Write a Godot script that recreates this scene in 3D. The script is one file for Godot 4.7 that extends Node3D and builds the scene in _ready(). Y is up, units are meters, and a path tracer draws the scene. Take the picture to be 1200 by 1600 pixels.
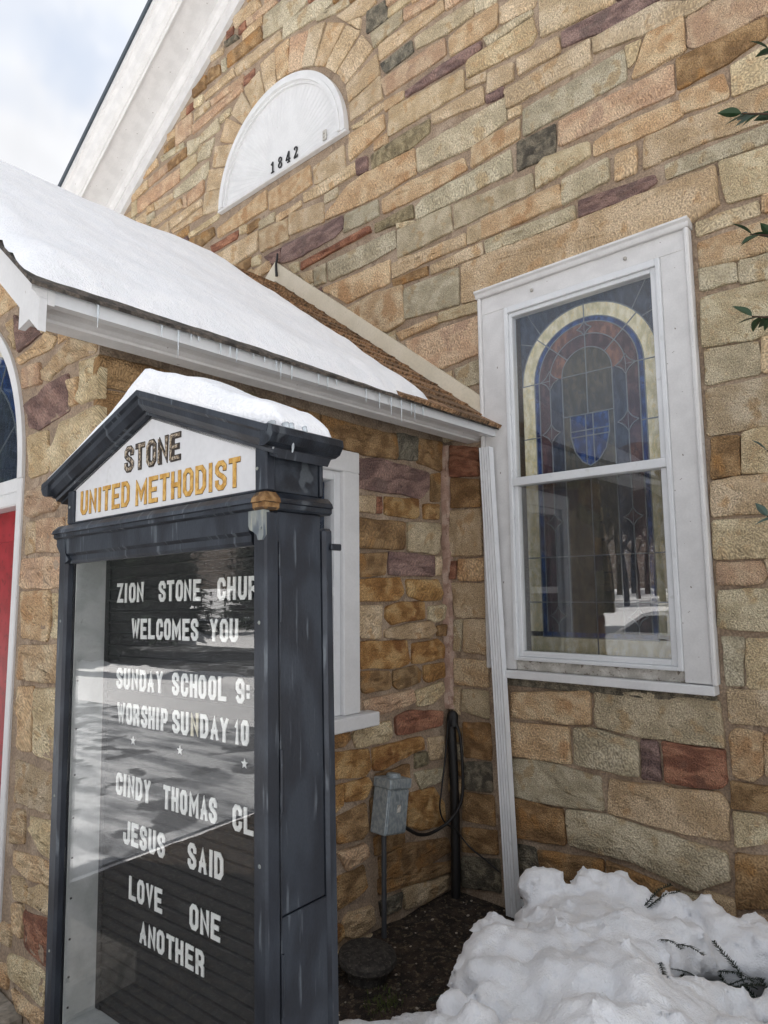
extends Node3D
# A stone church with a snow covered porch and a letter board sign in front of it. Metres, y up.
# The gable wall lies in the plane z = 0, the porch side wall in x = 0, the porch front in z = 2.07.

class MB:
	var v := PackedVector3Array()
	var n := PackedVector3Array()
	var c := PackedColorArray()
	var uv := PackedVector2Array()
	var tint := Color(1, 1, 1)
	var xf := Transform3D.IDENTITY
	func tri(p: Vector3, q: Vector3, r: Vector3) -> void:
		p = xf * p; q = xf * q; r = xf * r
		var m := (q - p).cross(r - p)
		if m.length_squared() < 1e-18:
			return
		m = m.normalized()
		v.append(p); v.append(r); v.append(q)
		n.append(m); n.append(m); n.append(m)
		c.append(tint); c.append(tint); c.append(tint)
		uv.append(flat_uv(p, m)); uv.append(flat_uv(r, m)); uv.append(flat_uv(q, m))
	func flat_uv(p: Vector3, m: Vector3) -> Vector2:
		var a := m.abs()
		if a.z >= a.x and a.z >= a.y: return Vector2(p.x, -p.y)
		if a.x >= a.y: return Vector2(p.z + 0.37, -p.y)
		return Vector2(p.x + 0.21, p.z)
	func quad(p: Vector3, q: Vector3, r: Vector3, s: Vector3) -> void:
		tri(p, q, r); tri(p, r, s)
	func smooth_tri(p: Vector3, q: Vector3, r: Vector3, a: Vector3, b: Vector3, d: Vector3) -> void:
		v.append(xf * p); v.append(xf * r); v.append(xf * q)
		n.append((xf.basis * a).normalized()); n.append((xf.basis * d).normalized()); n.append((xf.basis * b).normalized())
		c.append(tint); c.append(tint); c.append(tint)
		var m := (q - p).cross(r - p)
		uv.append(flat_uv(xf * p, m)); uv.append(flat_uv(xf * r, m)); uv.append(flat_uv(xf * q, m))
	func box(a: Vector3, b: Vector3, e := 0.0) -> void:
		var lo := Vector3(minf(a.x, b.x), minf(a.y, b.y), minf(a.z, b.z))
		var hi := Vector3(maxf(a.x, b.x), maxf(a.y, b.y), maxf(a.z, b.z))
		e = minf(e, 0.45 * minf(hi.x - lo.x, minf(hi.y - lo.y, hi.z - lo.z)))
		var u := [lo, hi]
		if e <= 0.0:
			quad(Vector3(lo.x, lo.y, hi.z), Vector3(hi.x, lo.y, hi.z), hi, Vector3(lo.x, hi.y, hi.z))
			quad(Vector3(hi.x, lo.y, lo.z), lo, Vector3(lo.x, hi.y, lo.z), Vector3(hi.x, hi.y, lo.z))
			quad(Vector3(hi.x, lo.y, hi.z), Vector3(hi.x, lo.y, lo.z), Vector3(hi.x, hi.y, lo.z), hi)
			quad(lo, Vector3(lo.x, lo.y, hi.z), Vector3(lo.x, hi.y, hi.z), Vector3(lo.x, hi.y, lo.z))
			quad(Vector3(lo.x, hi.y, hi.z), hi, Vector3(hi.x, hi.y, lo.z), Vector3(lo.x, hi.y, lo.z))
			quad(lo, Vector3(hi.x, lo.y, lo.z), Vector3(hi.x, lo.y, hi.z), Vector3(lo.x, lo.y, hi.z))
			return
		# chamfered box: six faces, twelve bevels, eight corners
		for ax in 3:
			var bx := (ax + 1) % 3
			var cx := (ax + 2) % 3
			for s in 2:
				var q := []
				for k in [[0, 0], [1, 0], [1, 1], [0, 1]]:
					var p := Vector3.ZERO
					p[ax] = u[s][ax]
					p[bx] = u[k[0]][bx] + (e if k[0] == 0 else -e)
					p[cx] = u[k[1]][cx] + (e if k[1] == 0 else -e)
					q.append(p)
				if s == 1: quad(q[0], q[1], q[2], q[3])
				else: quad(q[3], q[2], q[1], q[0])
			for s in 2:
				for t in 2:
					var a0 := Vector3.ZERO
					var b0 := Vector3.ZERO
					a0[bx] = u[s][bx]; a0[cx] = u[t][cx] + (e if t == 0 else -e)
					b0[bx] = u[s][bx] + (e if s == 0 else -e); b0[cx] = u[t][cx]
					var a1 := a0
					var b1 := b0
					a0[ax] = lo[ax] + e; b0[ax] = lo[ax] + e
					a1[ax] = hi[ax] - e; b1[ax] = hi[ax] - e
					if (s == t): quad(a0, b0, b1, a1)
					else: quad(b0, a0, a1, b1)
		for s in 8:
			var i := [s & 1, (s >> 1) & 1, (s >> 2) & 1]
			var q := []
			for ax in 3:
				var p := Vector3.ZERO
				for k in 3:
					p[k] = u[i[k]][k] + (0.0 if k == ax else (e if i[k] == 0 else -e))
				q.append(p)
			if (i[0] + i[1] + i[2]) % 2 == 1: tri(q[0], q[1], q[2])
			else: tri(q[0], q[2], q[1])
	# a flat outline pushed from w0 to w1; the outline runs in the plane (a, b), the depth along d
	func prism(poly: PackedVector2Array, w0: float, w1: float, a := Vector3.RIGHT, b := Vector3.UP, d := Vector3.BACK) -> void:
		if Geometry2D.is_polygon_clockwise(poly):
			poly = poly.duplicate()
			poly.reverse()
		var flip := a.cross(b).dot(d) * (w1 - w0) < 0.0
		var ix := Geometry2D.triangulate_polygon(poly)
		for k in range(0, ix.size(), 3):
			var p := poly[ix[k]]
			var q := poly[ix[k + 1]]
			var r := poly[ix[k + 2]]
			if (q - p).cross(r - p) < 0.0:
				var h := q
				q = r; r = h
			var f := [a * p.x + b * p.y, a * q.x + b * q.y, a * r.x + b * r.y]
			if flip:
				tri(f[0] + d * w1, f[2] + d * w1, f[1] + d * w1); tri(f[0] + d * w0, f[1] + d * w0, f[2] + d * w0)
			else:
				tri(f[0] + d * w1, f[1] + d * w1, f[2] + d * w1); tri(f[0] + d * w0, f[2] + d * w0, f[1] + d * w0)
		for k in poly.size():
			var p := poly[k]
			var q := poly[(k + 1) % poly.size()]
			var p3 := a * p.x + b * p.y
			var q3 := a * q.x + b * q.y
			if flip: quad(q3 + d * w0, p3 + d * w0, p3 + d * w1, q3 + d * w1)
			else: quad(p3 + d * w0, q3 + d * w0, q3 + d * w1, p3 + d * w1)
	func tube(pts: Array, r0: float, r1 := -1.0, sides := 6, caps := true) -> void:
		if r1 < 0.0: r1 = r0
		var rings := []
		var norms := []
		var up := Vector3.UP
		for i in pts.size():
			var p: Vector3 = pts[i]
			var t: Vector3 = (pts[mini(i + 1, pts.size() - 1)] - pts[maxi(i - 1, 0)]).normalized()
			if i == 0:
				up = Vector3.UP if absf(t.y) < 0.9 else Vector3.RIGHT
			var s := t.cross(up).normalized()
			up = s.cross(t).normalized()
			var rad := lerpf(r0, r1, float(i) / maxf(1.0, pts.size() - 1))
			var ring := []
			var nn := []
			for k in sides:
				var an := TAU * k / sides
				var dd := s * cos(an) + up * sin(an)
				ring.append(p + dd * rad); nn.append(dd)
			rings.append(ring); norms.append(nn)
		for i in rings.size() - 1:
			for k in sides:
				var m := (k + 1) % sides
				smooth_tri(rings[i][k], rings[i + 1][k], rings[i + 1][m], norms[i][k], norms[i + 1][k], norms[i + 1][m])
				smooth_tri(rings[i][k], rings[i + 1][m], rings[i][m], norms[i][k], norms[i + 1][m], norms[i][m])
		if caps:
			for k in range(1, sides - 1):
				tri(rings[0][0], rings[0][k], rings[0][k + 1])
				tri(rings[-1][0], rings[-1][k + 1], rings[-1][k])
	# profile (radius, height) turned round the y axis
	func lathe(prof: Array, sides := 24, at := Vector3.ZERO) -> void:
		for i in prof.size() - 1:
			for k in sides:
				var a0 := TAU * k / sides
				var a1 := TAU * (k + 1) / sides
				var p: Vector2 = prof[i]
				var q: Vector2 = prof[i + 1]
				quad(at + Vector3(cos(a0) * p.x, p.y, sin(a0) * p.x), at + Vector3(cos(a0) * q.x, q.y, sin(a0) * q.x), at + Vector3(cos(a1) * q.x, q.y, sin(a1) * q.x), at + Vector3(cos(a1) * p.x, p.y, sin(a1) * p.x))
	func mesh() -> ArrayMesh:
		var arr := []
		arr.resize(Mesh.ARRAY_MAX)
		arr[Mesh.ARRAY_VERTEX] = v
		arr[Mesh.ARRAY_NORMAL] = n
		arr[Mesh.ARRAY_COLOR] = c
		arr[Mesh.ARRAY_TEX_UV] = uv
		var m := ArrayMesh.new()
		m.add_surface_from_arrays(Mesh.PRIMITIVE_TRIANGLES, arr)
		return m

const CAM_FOV := 73.9937
const CAM_PLACE := Transform3D(Vector3(0.74422, -0.00903, -0.66787), Vector3(0.08465, 0.99312, 0.08090), Vector3(0.66255, -0.11675, 0.73987), Vector3(2.34561, 1.62000, 3.15530))
const SIGN_PLACE := Transform3D(Vector3(0.99870, 0.01578, -0.04856), Vector3(-0.01552, 0.99986, 0.00571), Vector3(0.04865, -0.00495, 0.99880), Vector3(1.37397, 1.31811, 2.38285))

var M := {}
var rng := RandomNumberGenerator.new()
var relief := FastNoiseLite.new()
var grain := FastNoiseLite.new()

func say(o: Node, label := "", category := "", group := "", kind := "") -> Node:
	if label: o.set_meta("label", label)
	if category: o.set_meta("category", category)
	if group: o.set_meta("group", group)
	if kind: o.set_meta("kind", kind)
	return o

var taken := {}

# a name that repeats under one parent takes a three digit number
func numbered(parent: Node, called: String) -> String:
	var key := [parent.get_instance_id(), called]
	var count: int = taken.get(key, 0)
	taken[key] = count + 1
	return called if count == 0 else called + "_%03d" % count

func thing(called: String, label: String, category: String, at := Vector3.ZERO, group := "") -> Node3D:
	var o := Node3D.new()
	o.name = numbered(self, called)
	add_child(o, true)
	o.position = at
	say(o, label, category, group)
	return o

func part(parent: Node, called: String, mesh: Mesh, m: Material) -> MeshInstance3D:
	var o := MeshInstance3D.new()
	o.name = numbered(parent, called)
	o.mesh = mesh
	if m: o.material_override = m
	parent.add_child(o, true)
	return o

func bx(parent: Node, called: String, a: Vector3, b: Vector3, m: Material, e := 0.0) -> MeshInstance3D:
	var s := MB.new()
	s.box(a, b, e)
	return part(parent, called, s.mesh(), m)

func plain(col: Color, rough := 0.8, metal := 0.0) -> StandardMaterial3D:
	var m := StandardMaterial3D.new()
	m.albedo_color = col
	m.roughness = rough
	m.metallic = metal
	return m

func layer(seed_: int, freq: float, oct: int, w := 384, h := 384, ridged := false) -> PackedByteArray:
	var f := FastNoiseLite.new()
	f.seed = seed_
	f.noise_type = FastNoiseLite.TYPE_SIMPLEX_SMOOTH
	f.frequency = freq
	f.fractal_type = FastNoiseLite.FRACTAL_RIDGED if ridged else FastNoiseLite.FRACTAL_FBM
	f.fractal_octaves = oct
	var im := f.get_seamless_image(w, h)
	im.convert(Image.FORMAT_L8)
	if w != 384 or h != 384:
		im.resize(384, 384, Image.INTERPOLATE_CUBIC)
	return im.get_data()

# colours a, b, c are mixed by two noises, with spots of colour d where a third one passes a limit
func blend(n1: PackedByteArray, n2: PackedByteArray, n3: PackedByteArray, a: Color, b: Color, c: Color, d: Color, limit: float, soft := 0.06, speck := 0.10, pits := false) -> ImageTexture:
	var out := PackedByteArray()
	out.resize(384 * 384 * 3)
	for i in 384 * 384:
		var x := clampf((n1[i] / 255.0 - 0.3) * 2.5, 0.0, 1.0)
		var y := n2[i] / 255.0
		var col := a.lerp(b, x) if x < 0.5 else b.lerp(c, x * 2.0 - 1.0)
		if x < 0.5: col = a.lerp(b, x * 2.0)
		var s := smoothstep(limit, limit + soft, n3[i] / 255.0)
		col = col.lerp(d, s)
		var k := 1.0 + (y - 0.5) * speck * 4.0
		if pits: k *= lerpf(1.0, 0.62, smoothstep(0.74, 0.86, n2[(i * 7 + 1151) % 147456] / 255.0))
		out[i * 3] = int(clampf(col.r * k, 0.0, 1.0) * 255.0)
		out[i * 3 + 1] = int(clampf(col.g * k, 0.0, 1.0) * 255.0)
		out[i * 3 + 2] = int(clampf(col.b * k, 0.0, 1.0) * 255.0)
	var im := Image.create_from_data(384, 384, false, Image.FORMAT_RGB8, out)
	return ImageTexture.create_from_image(im)

func grey(n: PackedByteArray, m: PackedByteArray, share: float) -> ImageTexture:
	var out := PackedByteArray()
	out.resize(384 * 384)
	for i in 384 * 384:
		out[i] = int(clampf(n[i] * (1.0 - share) + m[i] * share, 0.0, 255.0))
	return ImageTexture.create_from_image(Image.create_from_data(384, 384, false, Image.FORMAT_L8, out))

func textured(tex: Texture2D, rough: float, scale: Vector3, bump: Texture2D = null, cm := 0.0, tri := false) -> StandardMaterial3D:
	var m := StandardMaterial3D.new()
	m.albedo_texture = tex
	m.roughness = rough
	m.uv1_scale = scale
	m.uv1_triplanar = tri
	m.uv1_triplanar_sharpness = 6.0
	m.vertex_color_use_as_albedo = true
	if bump:
		m.heightmap_enabled = true
		m.heightmap_texture = bump
		m.heightmap_scale = cm
	return m

func rgb(r: int, g: int, b: int) -> Color:
	return Color(r / 255.0, g / 255.0, b / 255.0)

func make_materials() -> void:
	var n1 := layer(1, 0.006, 4)
	var n2 := layer(2, 0.12, 3)
	var n3 := layer(3, 0.012, 4)
	var n4 := layer(4, 0.03, 4)
	var strata := layer(5, 0.03, 4, 96, 384)
	var streak := layer(6, 0.04, 5, 384, 64)
	var cracks := layer(7, 0.012, 4, 384, 384, true)
	var n5 := layer(8, 0.009, 3)
	var n6 := layer(9, 0.22, 3)
	var rock := grey(n4, n6, 0.42)
	var rock2 := grey(strata, n6, 0.40)
	var fine := grey(n6, n2, 0.35)
	var kinds := {
		"t": [rgb(184, 161, 129), rgb(195, 173, 142), rgb(205, 185, 156), rgb(187, 157, 120), n1, n3, rock],
		"g": [rgb(174, 161, 134), rgb(186, 172, 144), rgb(197, 184, 157), rgb(180, 158, 124), n5, n3, rock],
		"l": [rgb(188, 169, 135), rgb(199, 181, 147), rgb(209, 193, 160), rgb(190, 166, 130), n1, n4, rock],
		"o": [rgb(187, 157, 121), rgb(196, 168, 133), rgb(204, 181, 147), rgb(180, 144, 106), n3, n1, rock2],
		"a": [rgb(150, 110, 64), rgb(172, 132, 82), rgb(190, 156, 108), rgb(134, 92, 52), n3, n1, rock2],
		"k": [rgb(182, 150, 122), rgb(191, 161, 132), rgb(199, 173, 144), rgb(176, 148, 124), n5, n3, rock],
		"p": [rgb(112, 90, 85), rgb(130, 105, 98), rgb(148, 122, 113), rgb(118, 98, 92), strata, n3, rock2],
		"r": [rgb(124, 82, 64), rgb(146, 100, 78), rgb(166, 120, 95), rgb(120, 84, 68), strata, n3, rock2],
		"b": [rgb(126, 98, 66), rgb(148, 118, 82), rgb(168, 138, 100), rgb(162, 122, 76), n3, n1, rock2],
		"d": [rgb(92, 87, 75), rgb(110, 103, 89), rgb(130, 122, 105), rgb(78, 73, 64), n4, n3, rock],
		"n": [rgb(124, 112, 86), rgb(142, 129, 100), rgb(158, 145, 114), rgb(108, 97, 76), n4, n3, rock]}
	for k in kinds:
		var d: Array = kinds[k]
		M["stone_" + k] = textured(blend(d[4], n6, d[5], d[0], d[1], d[2], d[3], 0.62, 0.22, 0.16, true), 0.95, Vector3(1.3, 1.3, 1.3), d[6], 2.3)
	M.mortar = textured(blend(n1, n2, n3, rgb(148, 129, 109), rgb(157, 138, 118), rgb(166, 148, 128), rgb(140, 122, 104), 0.64, 0.1, 0.10), 0.95, Vector3(1.6, 1.6, 1.6), fine, 0.5)
	M.caulk = textured(blend(n1, n2, n3, rgb(166, 136, 120), rgb(178, 150, 134), rgb(188, 164, 148), rgb(154, 126, 110), 0.66, 0.1, 0.06), 0.85, Vector3(3, 3, 3), fine, 0.4)
	M.paint = textured(blend(n5, n2, n4, rgb(212, 212, 212), rgb(215, 215, 215), rgb(218, 218, 218), rgb(178, 174, 168), 0.955, 0.02, 0.008), 0.55, Vector3(1.1, 1.1, 1.1), grey(streak, n2, 0.3), 0.05)
	M.old_paint = textured(blend(n5, n2, n4, rgb(206, 205, 204), rgb(210, 209, 208), rgb(214, 213, 212), rgb(112, 102, 94), 0.935, 0.012, 0.010), 0.6, Vector3(1.7, 1.7, 1.7), grey(strata, n2, 0.3), 0.08)
	M.vinyl = textured(blend(n5, n2, n4, rgb(212, 214, 216), rgb(215, 217, 219), rgb(218, 220, 222), rgb(206, 208, 209), 0.8, 0.1, 0.006), 0.35, Vector3(1, 1, 1))
	M.cream = textured(blend(n5, n2, n4, rgb(212, 203, 182), rgb(216, 207, 186), rgb(219, 210, 190), rgb(204, 194, 172), 0.85, 0.08, 0.015), 0.5, Vector3(1, 1, 1))
	M.sill = textured(blend(n3, n2, n4, rgb(166, 162, 154), rgb(182, 178, 170), rgb(200, 197, 190), rgb(128, 120, 110), 0.70, 0.10, 0.04), 0.8, Vector3(2.2, 2.2, 2.2), fine, 0.15)
	M.sign = textured(blend(n5, n6, streak, rgb(40, 44, 52), rgb(47, 52, 61), rgb(56, 62, 71), rgb(92, 99, 106), 0.70, 0.16, 0.04), 0.42, Vector3(2.6, 1.3, 2.6), grey(streak, n2, 0.4), 0.05)
	M.sign.metallic = 0.25
	M.sign_dark = textured(blend(n3, n2, n1, rgb(30, 34, 41), rgb(40, 45, 53), rgb(52, 58, 67), rgb(78, 84, 90), 0.72, 0.1, 0.03), 0.4, Vector3(3, 3, 3), fine, 0.06)
	M.sign_dark.metallic = 0.25
	M.sign_worn = textured(blend(streak, n2, n3, rgb(120, 127, 130), rgb(136, 141, 138), rgb(154, 156, 144), rgb(92, 100, 108), 0.68, 0.2, 0.02), 0.6, Vector3(5, 2, 5), fine, 0.05)
	M.rust = textured(blend(n3, n2, n1, rgb(112, 80, 46), rgb(140, 106, 66), rgb(154, 122, 82), rgb(84, 66, 48), 0.64, 0.08, 0.06), 0.85, Vector3(7, 7, 7), fine, 0.1)
	M.panel = textured(blend(n5, n2, n4, rgb(216, 217, 219), rgb(219, 220, 222), rgb(222, 223, 225), rgb(212, 213, 213), 0.82, 0.1, 0.01), 0.3, Vector3(1, 1, 1))
	M.liner = textured(blend(n5, n2, n4, rgb(186, 190, 188), rgb(200, 204, 202), rgb(210, 213, 211), rgb(176, 180, 178), 0.86, 0.06, 0.012), 0.55, Vector3(2, 2, 2))
	M.board = textured(blend(n3, n2, n4, rgb(20, 20, 22), rgb(24, 24, 26), rgb(30, 30, 32), rgb(40, 40, 40), 0.74, 0.1, 0.04), 0.7, Vector3(4, 4, 4))
	M.letter = plain(rgb(234, 237, 234), 0.45)
	M.letter_yellowed = plain(rgb(212, 206, 178), 0.45)
	M.gold = textured(blend(n3, n2, n4, rgb(190, 142, 60), rgb(206, 160, 78), rgb(216, 176, 98), rgb(176, 132, 70), 0.7, 0.1, 0.03), 0.5, Vector3(9, 9, 9))
	M.faded = textured(blend(n4, n2, n3, rgb(96, 84, 70), rgb(150, 132, 106), rgb(190, 178, 160), rgb(62, 54, 50), 0.56, 0.08, 0.06), 0.6, Vector3(11, 11, 11))
	M.edge = plain(rgb(52, 44, 38), 0.7)
	M.black = plain(rgb(24, 24, 26), 0.5)
	M.rubber = plain(rgb(22, 21, 22), 0.55)
	M.galvanised = textured(blend(n4, n2, n3, rgb(134, 144, 149), rgb(146, 155, 159), rgb(160, 168, 171), rgb(122, 131, 136), 0.70, 0.2, 0.02), 0.5, Vector3(4, 2.5, 4), fine, 0.03)
	M.galvanised.metallic = 0.35
	M.conduit = plain(rgb(76, 78, 82), 0.5, 0.3)
	M.lid = textured(blend(n3, n2, n4, rgb(36, 33, 31), rgb(46, 43, 40), rgb(60, 56, 52), rgb(76, 72, 66), 0.68, 0.08, 0.06), 0.85, Vector3(5, 5, 5), fine, 0.15)
	M.snow = textured(blend(n5, n2, n4, rgb(243, 245, 248), rgb(246, 247, 250), rgb(248, 249, 251), rgb(241, 243, 247), 0.7, 0.1, 0.008), 0.75, Vector3(1.6, 1.6, 1.6), grey(n4, n6, 0.5), 0.7, true)
	M.ice = plain(Color(0.93, 0.96, 0.98, 0.42), 0.08)
	M.ice.refraction_enabled = true
	M.ice.refraction_scale = 0.031
	M.ice.transparency = BaseMaterial3D.TRANSPARENCY_ALPHA
	M.glass = plain(Color(0.9, 0.95, 0.95, 0.006), 0.0)
	M.glass.transparency = BaseMaterial3D.TRANSPARENCY_ALPHA
	M.screen = plain(Color(0.10, 0.105, 0.11, 0.16), 1.0)
	M.screen.metallic_specular = 0.0
	M.screen.transparency = BaseMaterial3D.TRANSPARENCY_ALPHA
	M.soil = textured(blend(n3, n2, n4, rgb(38, 31, 25), rgb(52, 42, 34), rgb(68, 56, 46), rgb(96, 84, 68), 0.68, 0.05, 0.16), 0.95, Vector3(2.2, 2.2, 2.2), grey(n4, n2, 0.5), 2.0, true)
	M.concrete = textured(blend(n3, n2, n4, rgb(138, 130, 118), rgb(156, 148, 136), rgb(172, 165, 153), rgb(120, 112, 100), 0.66, 0.08, 0.06), 0.8, Vector3(0.9, 0.9, 0.9), fine, 0.2)
	M.wet_path = textured(blend(strata, n2, n3, rgb(140, 143, 148), rgb(176, 179, 184), rgb(208, 211, 215), rgb(110, 112, 116), 0.6, 0.1, 0.05), 0.5, Vector3(0.3, 0.3, 0.3), fine, 0.2)
	M.asphalt = textured(blend(strata, n2, n3, rgb(50, 51, 53), rgb(66, 67, 69), rgb(92, 94, 97), rgb(150, 153, 158), 0.62, 0.1, 0.1), 0.7, Vector3(0.3, 0.3, 0.3), fine, 0.2)
	M.red_paint = textured(blend(n5, n2, n4, rgb(142, 28, 34), rgb(152, 32, 38), rgb(160, 38, 44), rgb(128, 24, 30), 0.7, 0.1, 0.02), 0.42, Vector3(2, 2, 2))
	M.red_paint.metallic_specular = 0.25
	M.shingle = []
	for k in 3:
		var t: float = [1.04, 1.18, 1.32][k]
		M.shingle.append(textured(blend(n4, n2, n3, Color(0.35 * t, 0.26 * t, 0.18 * t), Color(0.44 * t, 0.34 * t, 0.25 * t), Color(0.53 * t, 0.43 * t, 0.33 * t), Color(0.30 * t, 0.24 * t, 0.18 * t), 0.62, 0.08, 0.16), 0.95, Vector3(4, 4, 4), fine, 0.25))
	M.roofing = textured(blend(n4, n2, n3, rgb(62, 58, 54), rgb(78, 72, 66), rgb(94, 86, 78), rgb(50, 46, 42), 0.62, 0.08, 0.14), 0.95, Vector3(2, 2, 2), fine, 0.4)
	M.dark_trim = plain(rgb(56, 66, 74), 0.5)
	M.lead = plain(rgb(112, 120, 128), 0.5, 0.3)
	M.bark = textured(blend(n4, n2, n3, rgb(52, 46, 40), rgb(68, 60, 53), rgb(86, 78, 70), rgb(40, 36, 32), 0.62, 0.08, 0.12), 0.95, Vector3(2, 0.7, 2), fine, 1.0)
	M.forest_floor = textured(blend(n3, n2, n4, rgb(58, 48, 40), rgb(76, 64, 54), rgb(96, 84, 74), rgb(170, 172, 176), 0.70, 0.08, 0.14), 0.95, Vector3(0.16, 0.16, 0.16), null, 0.0, true)
	M.needle = plain(rgb(26, 44, 30), 0.7)
	M.yew = plain(rgb(20, 36, 24), 0.6)
	M.leaf = plain(rgb(42, 66, 40), 0.45)
	M.leaf.backlight = Color(0.10, 0.16, 0.06)
	M.leaf_pale = plain(rgb(92, 112, 104), 0.45)
	M.leaf_pale.backlight = Color(0.10, 0.14, 0.08)
	M.twig = plain(rgb(66, 50, 38), 0.85)
	var opal := func(a: Color, b: Color, c: Color, d: Color, r := 0.5) -> StandardMaterial3D:
		var m := textured(blend(n3, n2, n4, a, b, c, d, 0.66, 0.1, 0.03), r, Vector3(4, 2, 4))
		m.metallic_specular = 0.15
		return m
	M.pane_cream = opal.call(rgb(186, 180, 146), rgb(204, 198, 170), rgb(218, 213, 190), rgb(208, 196, 154))
	M.pane_blue = opal.call(rgb(22, 42, 84), rgb(30, 56, 106), rgb(46, 76, 130), rgb(26, 44, 84))  # this and the next four: opaque, dark room behind put into the colour
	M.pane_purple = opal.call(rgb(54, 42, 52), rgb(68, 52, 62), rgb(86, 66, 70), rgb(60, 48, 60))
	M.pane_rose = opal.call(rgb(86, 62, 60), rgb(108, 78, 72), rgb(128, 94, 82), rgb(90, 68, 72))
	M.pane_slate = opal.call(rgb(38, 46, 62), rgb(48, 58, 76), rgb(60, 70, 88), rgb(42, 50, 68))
	M.pane_grey = opal.call(rgb(56, 57, 56), rgb(68, 68, 65), rgb(82, 80, 72), rgb(62, 66, 70))

# ---------- stones ----------
# one rough faced stone: outline in wall axes (u right, v up), the face comes out along w
var ruggedness := 1.0
func stone_arrays(flat: Array, out: float) -> Array:
	var raw := PackedVector2Array()
	for k in range(1, flat.size(), 2):
		raw.append(Vector2(flat[k], flat[k + 1]))
	if Geometry2D.is_polygon_clockwise(raw) == false:
		raw.reverse()
	raw.reverse()
	var lo := raw[0]
	var hi := raw[0]
	for p in raw:
		lo = lo.min(p); hi = hi.max(p)
	var cen := (lo + hi) * 0.5
	var half := (hi - lo) * 0.5
	for k in raw.size(): raw[k] = cen + (raw[k] - cen) * Vector2(1.0 + 0.008 / half.x, 1.0 + 0.008 / half.y)
	var cut := minf(0.010, 0.2 * minf(half.x, half.y))
	var rim := PackedVector2Array()
	for k in raw.size():
		var p := raw[k]
		var q := raw[(k + 1) % raw.size()]
		var before := raw[(k + raw.size() - 1) % raw.size()]
		var d := (q - p).normalized()
		rim.append(p + (before - p).normalized() * cut * rng.randf_range(0.5, 1.3))
		rim.append(p + d * cut * rng.randf_range(0.5, 1.3))
		var long := p.distance_to(q)
		var steps := int(long / 0.05)
		for s in range(1, steps):
			var at := p.lerp(q, float(s) / steps)
			rim.append(at + Vector2(-d.y, d.x) * (relief.get_noise_2d(at.x * 40.0, at.y * 40.0 + out * 900.0) * 0.008))
	var count := rim.size()
	var v := PackedVector3Array()
	var ix := PackedInt32Array()
	var off := Vector2(rng.randf() * 7.0, rng.randf() * 7.0)
	var tilt := Vector2(rng.randfn() * 0.02, rng.randfn() * 0.03)
	var bulge := rng.randf_range(0.001, 0.007) * clampf(minf(half.x, half.y) / 0.06, 0.4, 1.0)
	var insets := [[0.0, -0.02], [0.0, out * 0.55], [0.003, out * 0.92], [0.010, out], [0.030, out + bulge * 0.6]]
	var rings := 0
	for s in insets:
		for p in rim:
			var f := Vector2(1.0 - minf(s[0] / half.x, 0.6), 1.0 - minf(s[0] / half.y, 0.6))
			var q: Vector2 = cen + (p - cen) * f
			v.append(Vector3(q.x, q.y, s[1]))
		rings += 1
	for t in [0.80, 0.62, 0.45, 0.30, 0.15]:
		for p in rim:
			var q: Vector2 = cen + (p - cen) * Vector2(1.0 - minf(0.032 / half.x, 0.6), 1.0 - minf(0.032 / half.y, 0.6)) * t
			v.append(Vector3(q.x, q.y, out + bulge))
		rings += 1
	v.append(Vector3(cen.x, cen.y, out + bulge))
	for k in v.size():
		var p := v[k]
		var ring := k / count
		if ring >= 2:
			var s: float = [0.0, 0.0, 0.35, 0.8, 1.0][mini(ring, 4)]
			var z := relief.get_noise_3d(p.x * 9.0 + off.x * 30.0, p.y * 14.0, off.y * 30.0) * 0.013 * ruggedness + grain.get_noise_3d(p.x * 34.0, p.y * 48.0, off.x * 10.0) * 0.011 * ruggedness
			z += (p.x - cen.x) * tilt.x + (p.y - cen.y) * tilt.y
			v[k].z = maxf(p.z + clampf(z, -0.02, 0.03) * s, 0.001)
	for r in rings - 1:
		for k in count:
			var a := r * count + k
			var b := r * count + (k + 1) % count
			ix.append_array([a, a + count, b, b, a + count, b + count])
	var last := v.size() - 1
	for k in count:
		var a := (rings - 1) * count + k
		ix.append_array([a, last, (rings - 1) * count + (k + 1) % count])
	var n := PackedVector3Array()
	n.resize(v.size())
	for k in range(0, ix.size(), 3):
		var m := (v[ix[k + 2]] - v[ix[k]]).cross(v[ix[k + 1]] - v[ix[k]])
		for j in 3:
			n[ix[k + j]] += m
	var uv := PackedVector2Array()
	var col := PackedColorArray()
	var turn := rng.randf_range(-0.35, 0.35)
	var zoom := rng.randf_range(0.6, 1.35)
	var tone := rng.randf_range(0.88, 1.08)
	var warm := rng.randf_range(-0.04, 0.05)
	var tint := Color(tone * (1.0 + warm), tone, tone * (1.0 - warm))
	for k in v.size():
		n[k] = n[k].normalized()
		uv.append(Vector2(v[k].x, -v[k].y).rotated(turn) * zoom + off + Vector2(0.0, v[k].z))
		col.append(tint)
	var arr := []
	arr.resize(Mesh.ARRAY_MAX)
	arr[Mesh.ARRAY_VERTEX] = v
	arr[Mesh.ARRAY_NORMAL] = n
	arr[Mesh.ARRAY_TEX_UV] = uv
	arr[Mesh.ARRAY_COLOR] = col
	arr[Mesh.ARRAY_INDEX] = ix
	return arr

func lay_stones(wall: Node, data: Array) -> void:
	for d in data:
		var m := ArrayMesh.new()
		m.add_surface_from_arrays(Mesh.PRIMITIVE_TRIANGLES, stone_arrays(d, rng.randf_range(0.007, 0.018)))
		part(wall, "stone", m, M["stone_" + d[0]])

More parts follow.
